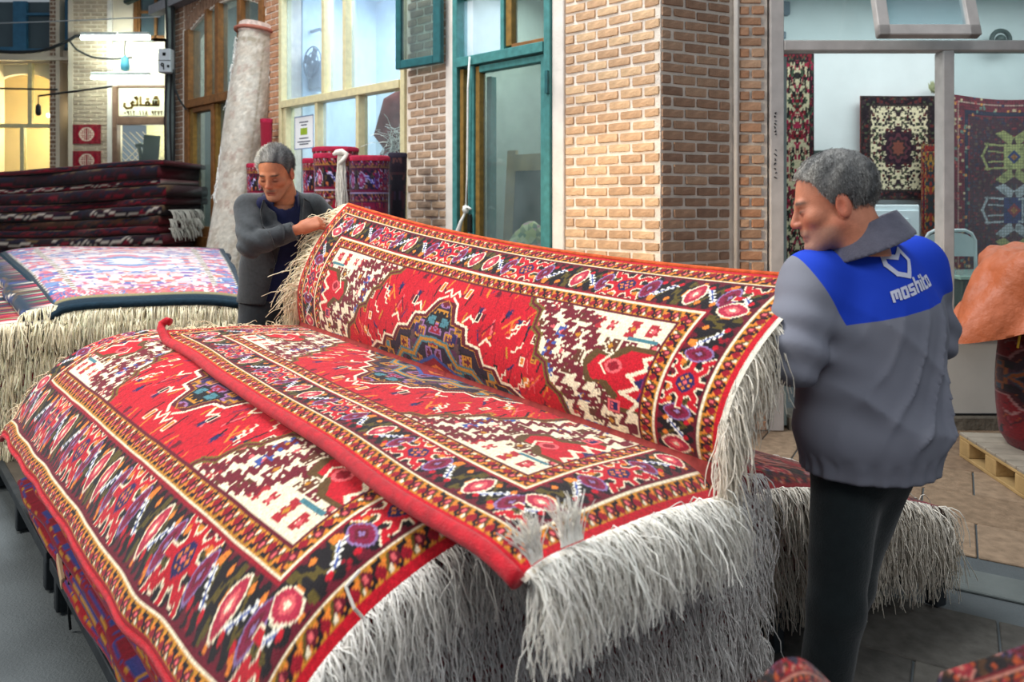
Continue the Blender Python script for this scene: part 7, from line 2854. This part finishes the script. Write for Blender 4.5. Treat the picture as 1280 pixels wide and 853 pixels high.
lo, hi = bounds([JM[k] for k in ('shl', 'shr', 'ell', 'elr', 'wrl', 'wrr', 'neck', 'pelvis')], .18)
lo[2], hi[2] = .93, 1.62
vj, fj = surface(jacket_m, lo, hi, .0075)
SUITC = cloth('dark_grey_suit_cloth', (62, 66, 69), var=.16, scale=60)
jm = part('suit_jacket', suit, vj, fj, SUITC, True)


def patch(name, root, outline_rows, field, D, off, th, mat):
    """thin cloth strip laid on a garment: rows of (left,right) points projected along D"""
    L_ = np.array([r[0] for r in outline_rows], float)
    R_ = np.array([r[1] for r in outline_rows], float)
    n = len(L_)
    t = np.linspace(0, 1, 24)
    s = np.linspace(0, 1, n)
    Lq = np.stack([np.interp(t, s, L_[:, k]) for k in range(3)], 1)
    Rq = np.stack([np.interp(t, s, R_[:, k]) for k in range(3)], 1)
    w = np.linspace(0, 1, 7)[None, :, None]
    P = (Lq[:, None] * (1 - w) + Rq[:, None] * w).reshape(-1, 3) - D * .22
    P = march(field, P, np.repeat(nrm(D)[None], len(P), 0))
    T = P - nrm(D) * (off + th)
    B = P - nrm(D) * (off - .003)
    V = np.concatenate([T, B])
    g = grid_faces(24, 7)
    Fs = [tuple(q) for q in g] + [tuple(q[::-1] + len(T)) for q in g]
    nv = 7
    rim = [i * nv for i in range(24)] + [23 * nv + j for j in range(1, nv)] + [i * nv + nv - 1 for i in range(22, -1, -1)] + [j for j in range(nv - 2, 0, -1)]
    for x, y in zip(rim, rim[1:] + rim[:1]):
        Fs.append((x, y, y + len(T), x + len(T)))
    return part(name, root, V, Fs, mat, True)


def mp(l, z, f=0.16):
    c = JM['pelvis'] + (JM['chest'] - JM['pelvis']) * (z - .985) / .355
    return c + ml_ * l + mf * f


SUITL = cloth('lapel_cloth', (44, 47, 51), var=.14, scale=60)
patch('lapel', jm, [(mp(-.105, 1.52), mp(-.065, 1.53)), (mp(-.125, 1.46), mp(-.055, 1.47)), (mp(-.120, 1.40), mp(-.045, 1.41)), (mp(-.075, 1.28), mp(-.042, 1.28)), (mp(-.045, 1.20), mp(-.040, 1.20))], jacket_m, -mf, .008, .007, SUITL)
patch('lapel', jm, [(mp(.095, 1.53), mp(.125, 1.51)), (mp(.085, 1.47), mp(.145, 1.46)), (mp(.075, 1.41), mp(.140, 1.40)), (mp(.072, 1.28), mp(.105, 1.28)), (mp(.070, 1.20), mp(.075, 1.20))], jacket_m, -mf, .008, .007, SUITL)
bt = march(jacket_m, [mp(-.062, 1.17, .30)], np.array([-mf]))[0]
part('button', jm, *tube([bt - mf * .002, bt + mf * .006], .009, 10), SHOE)
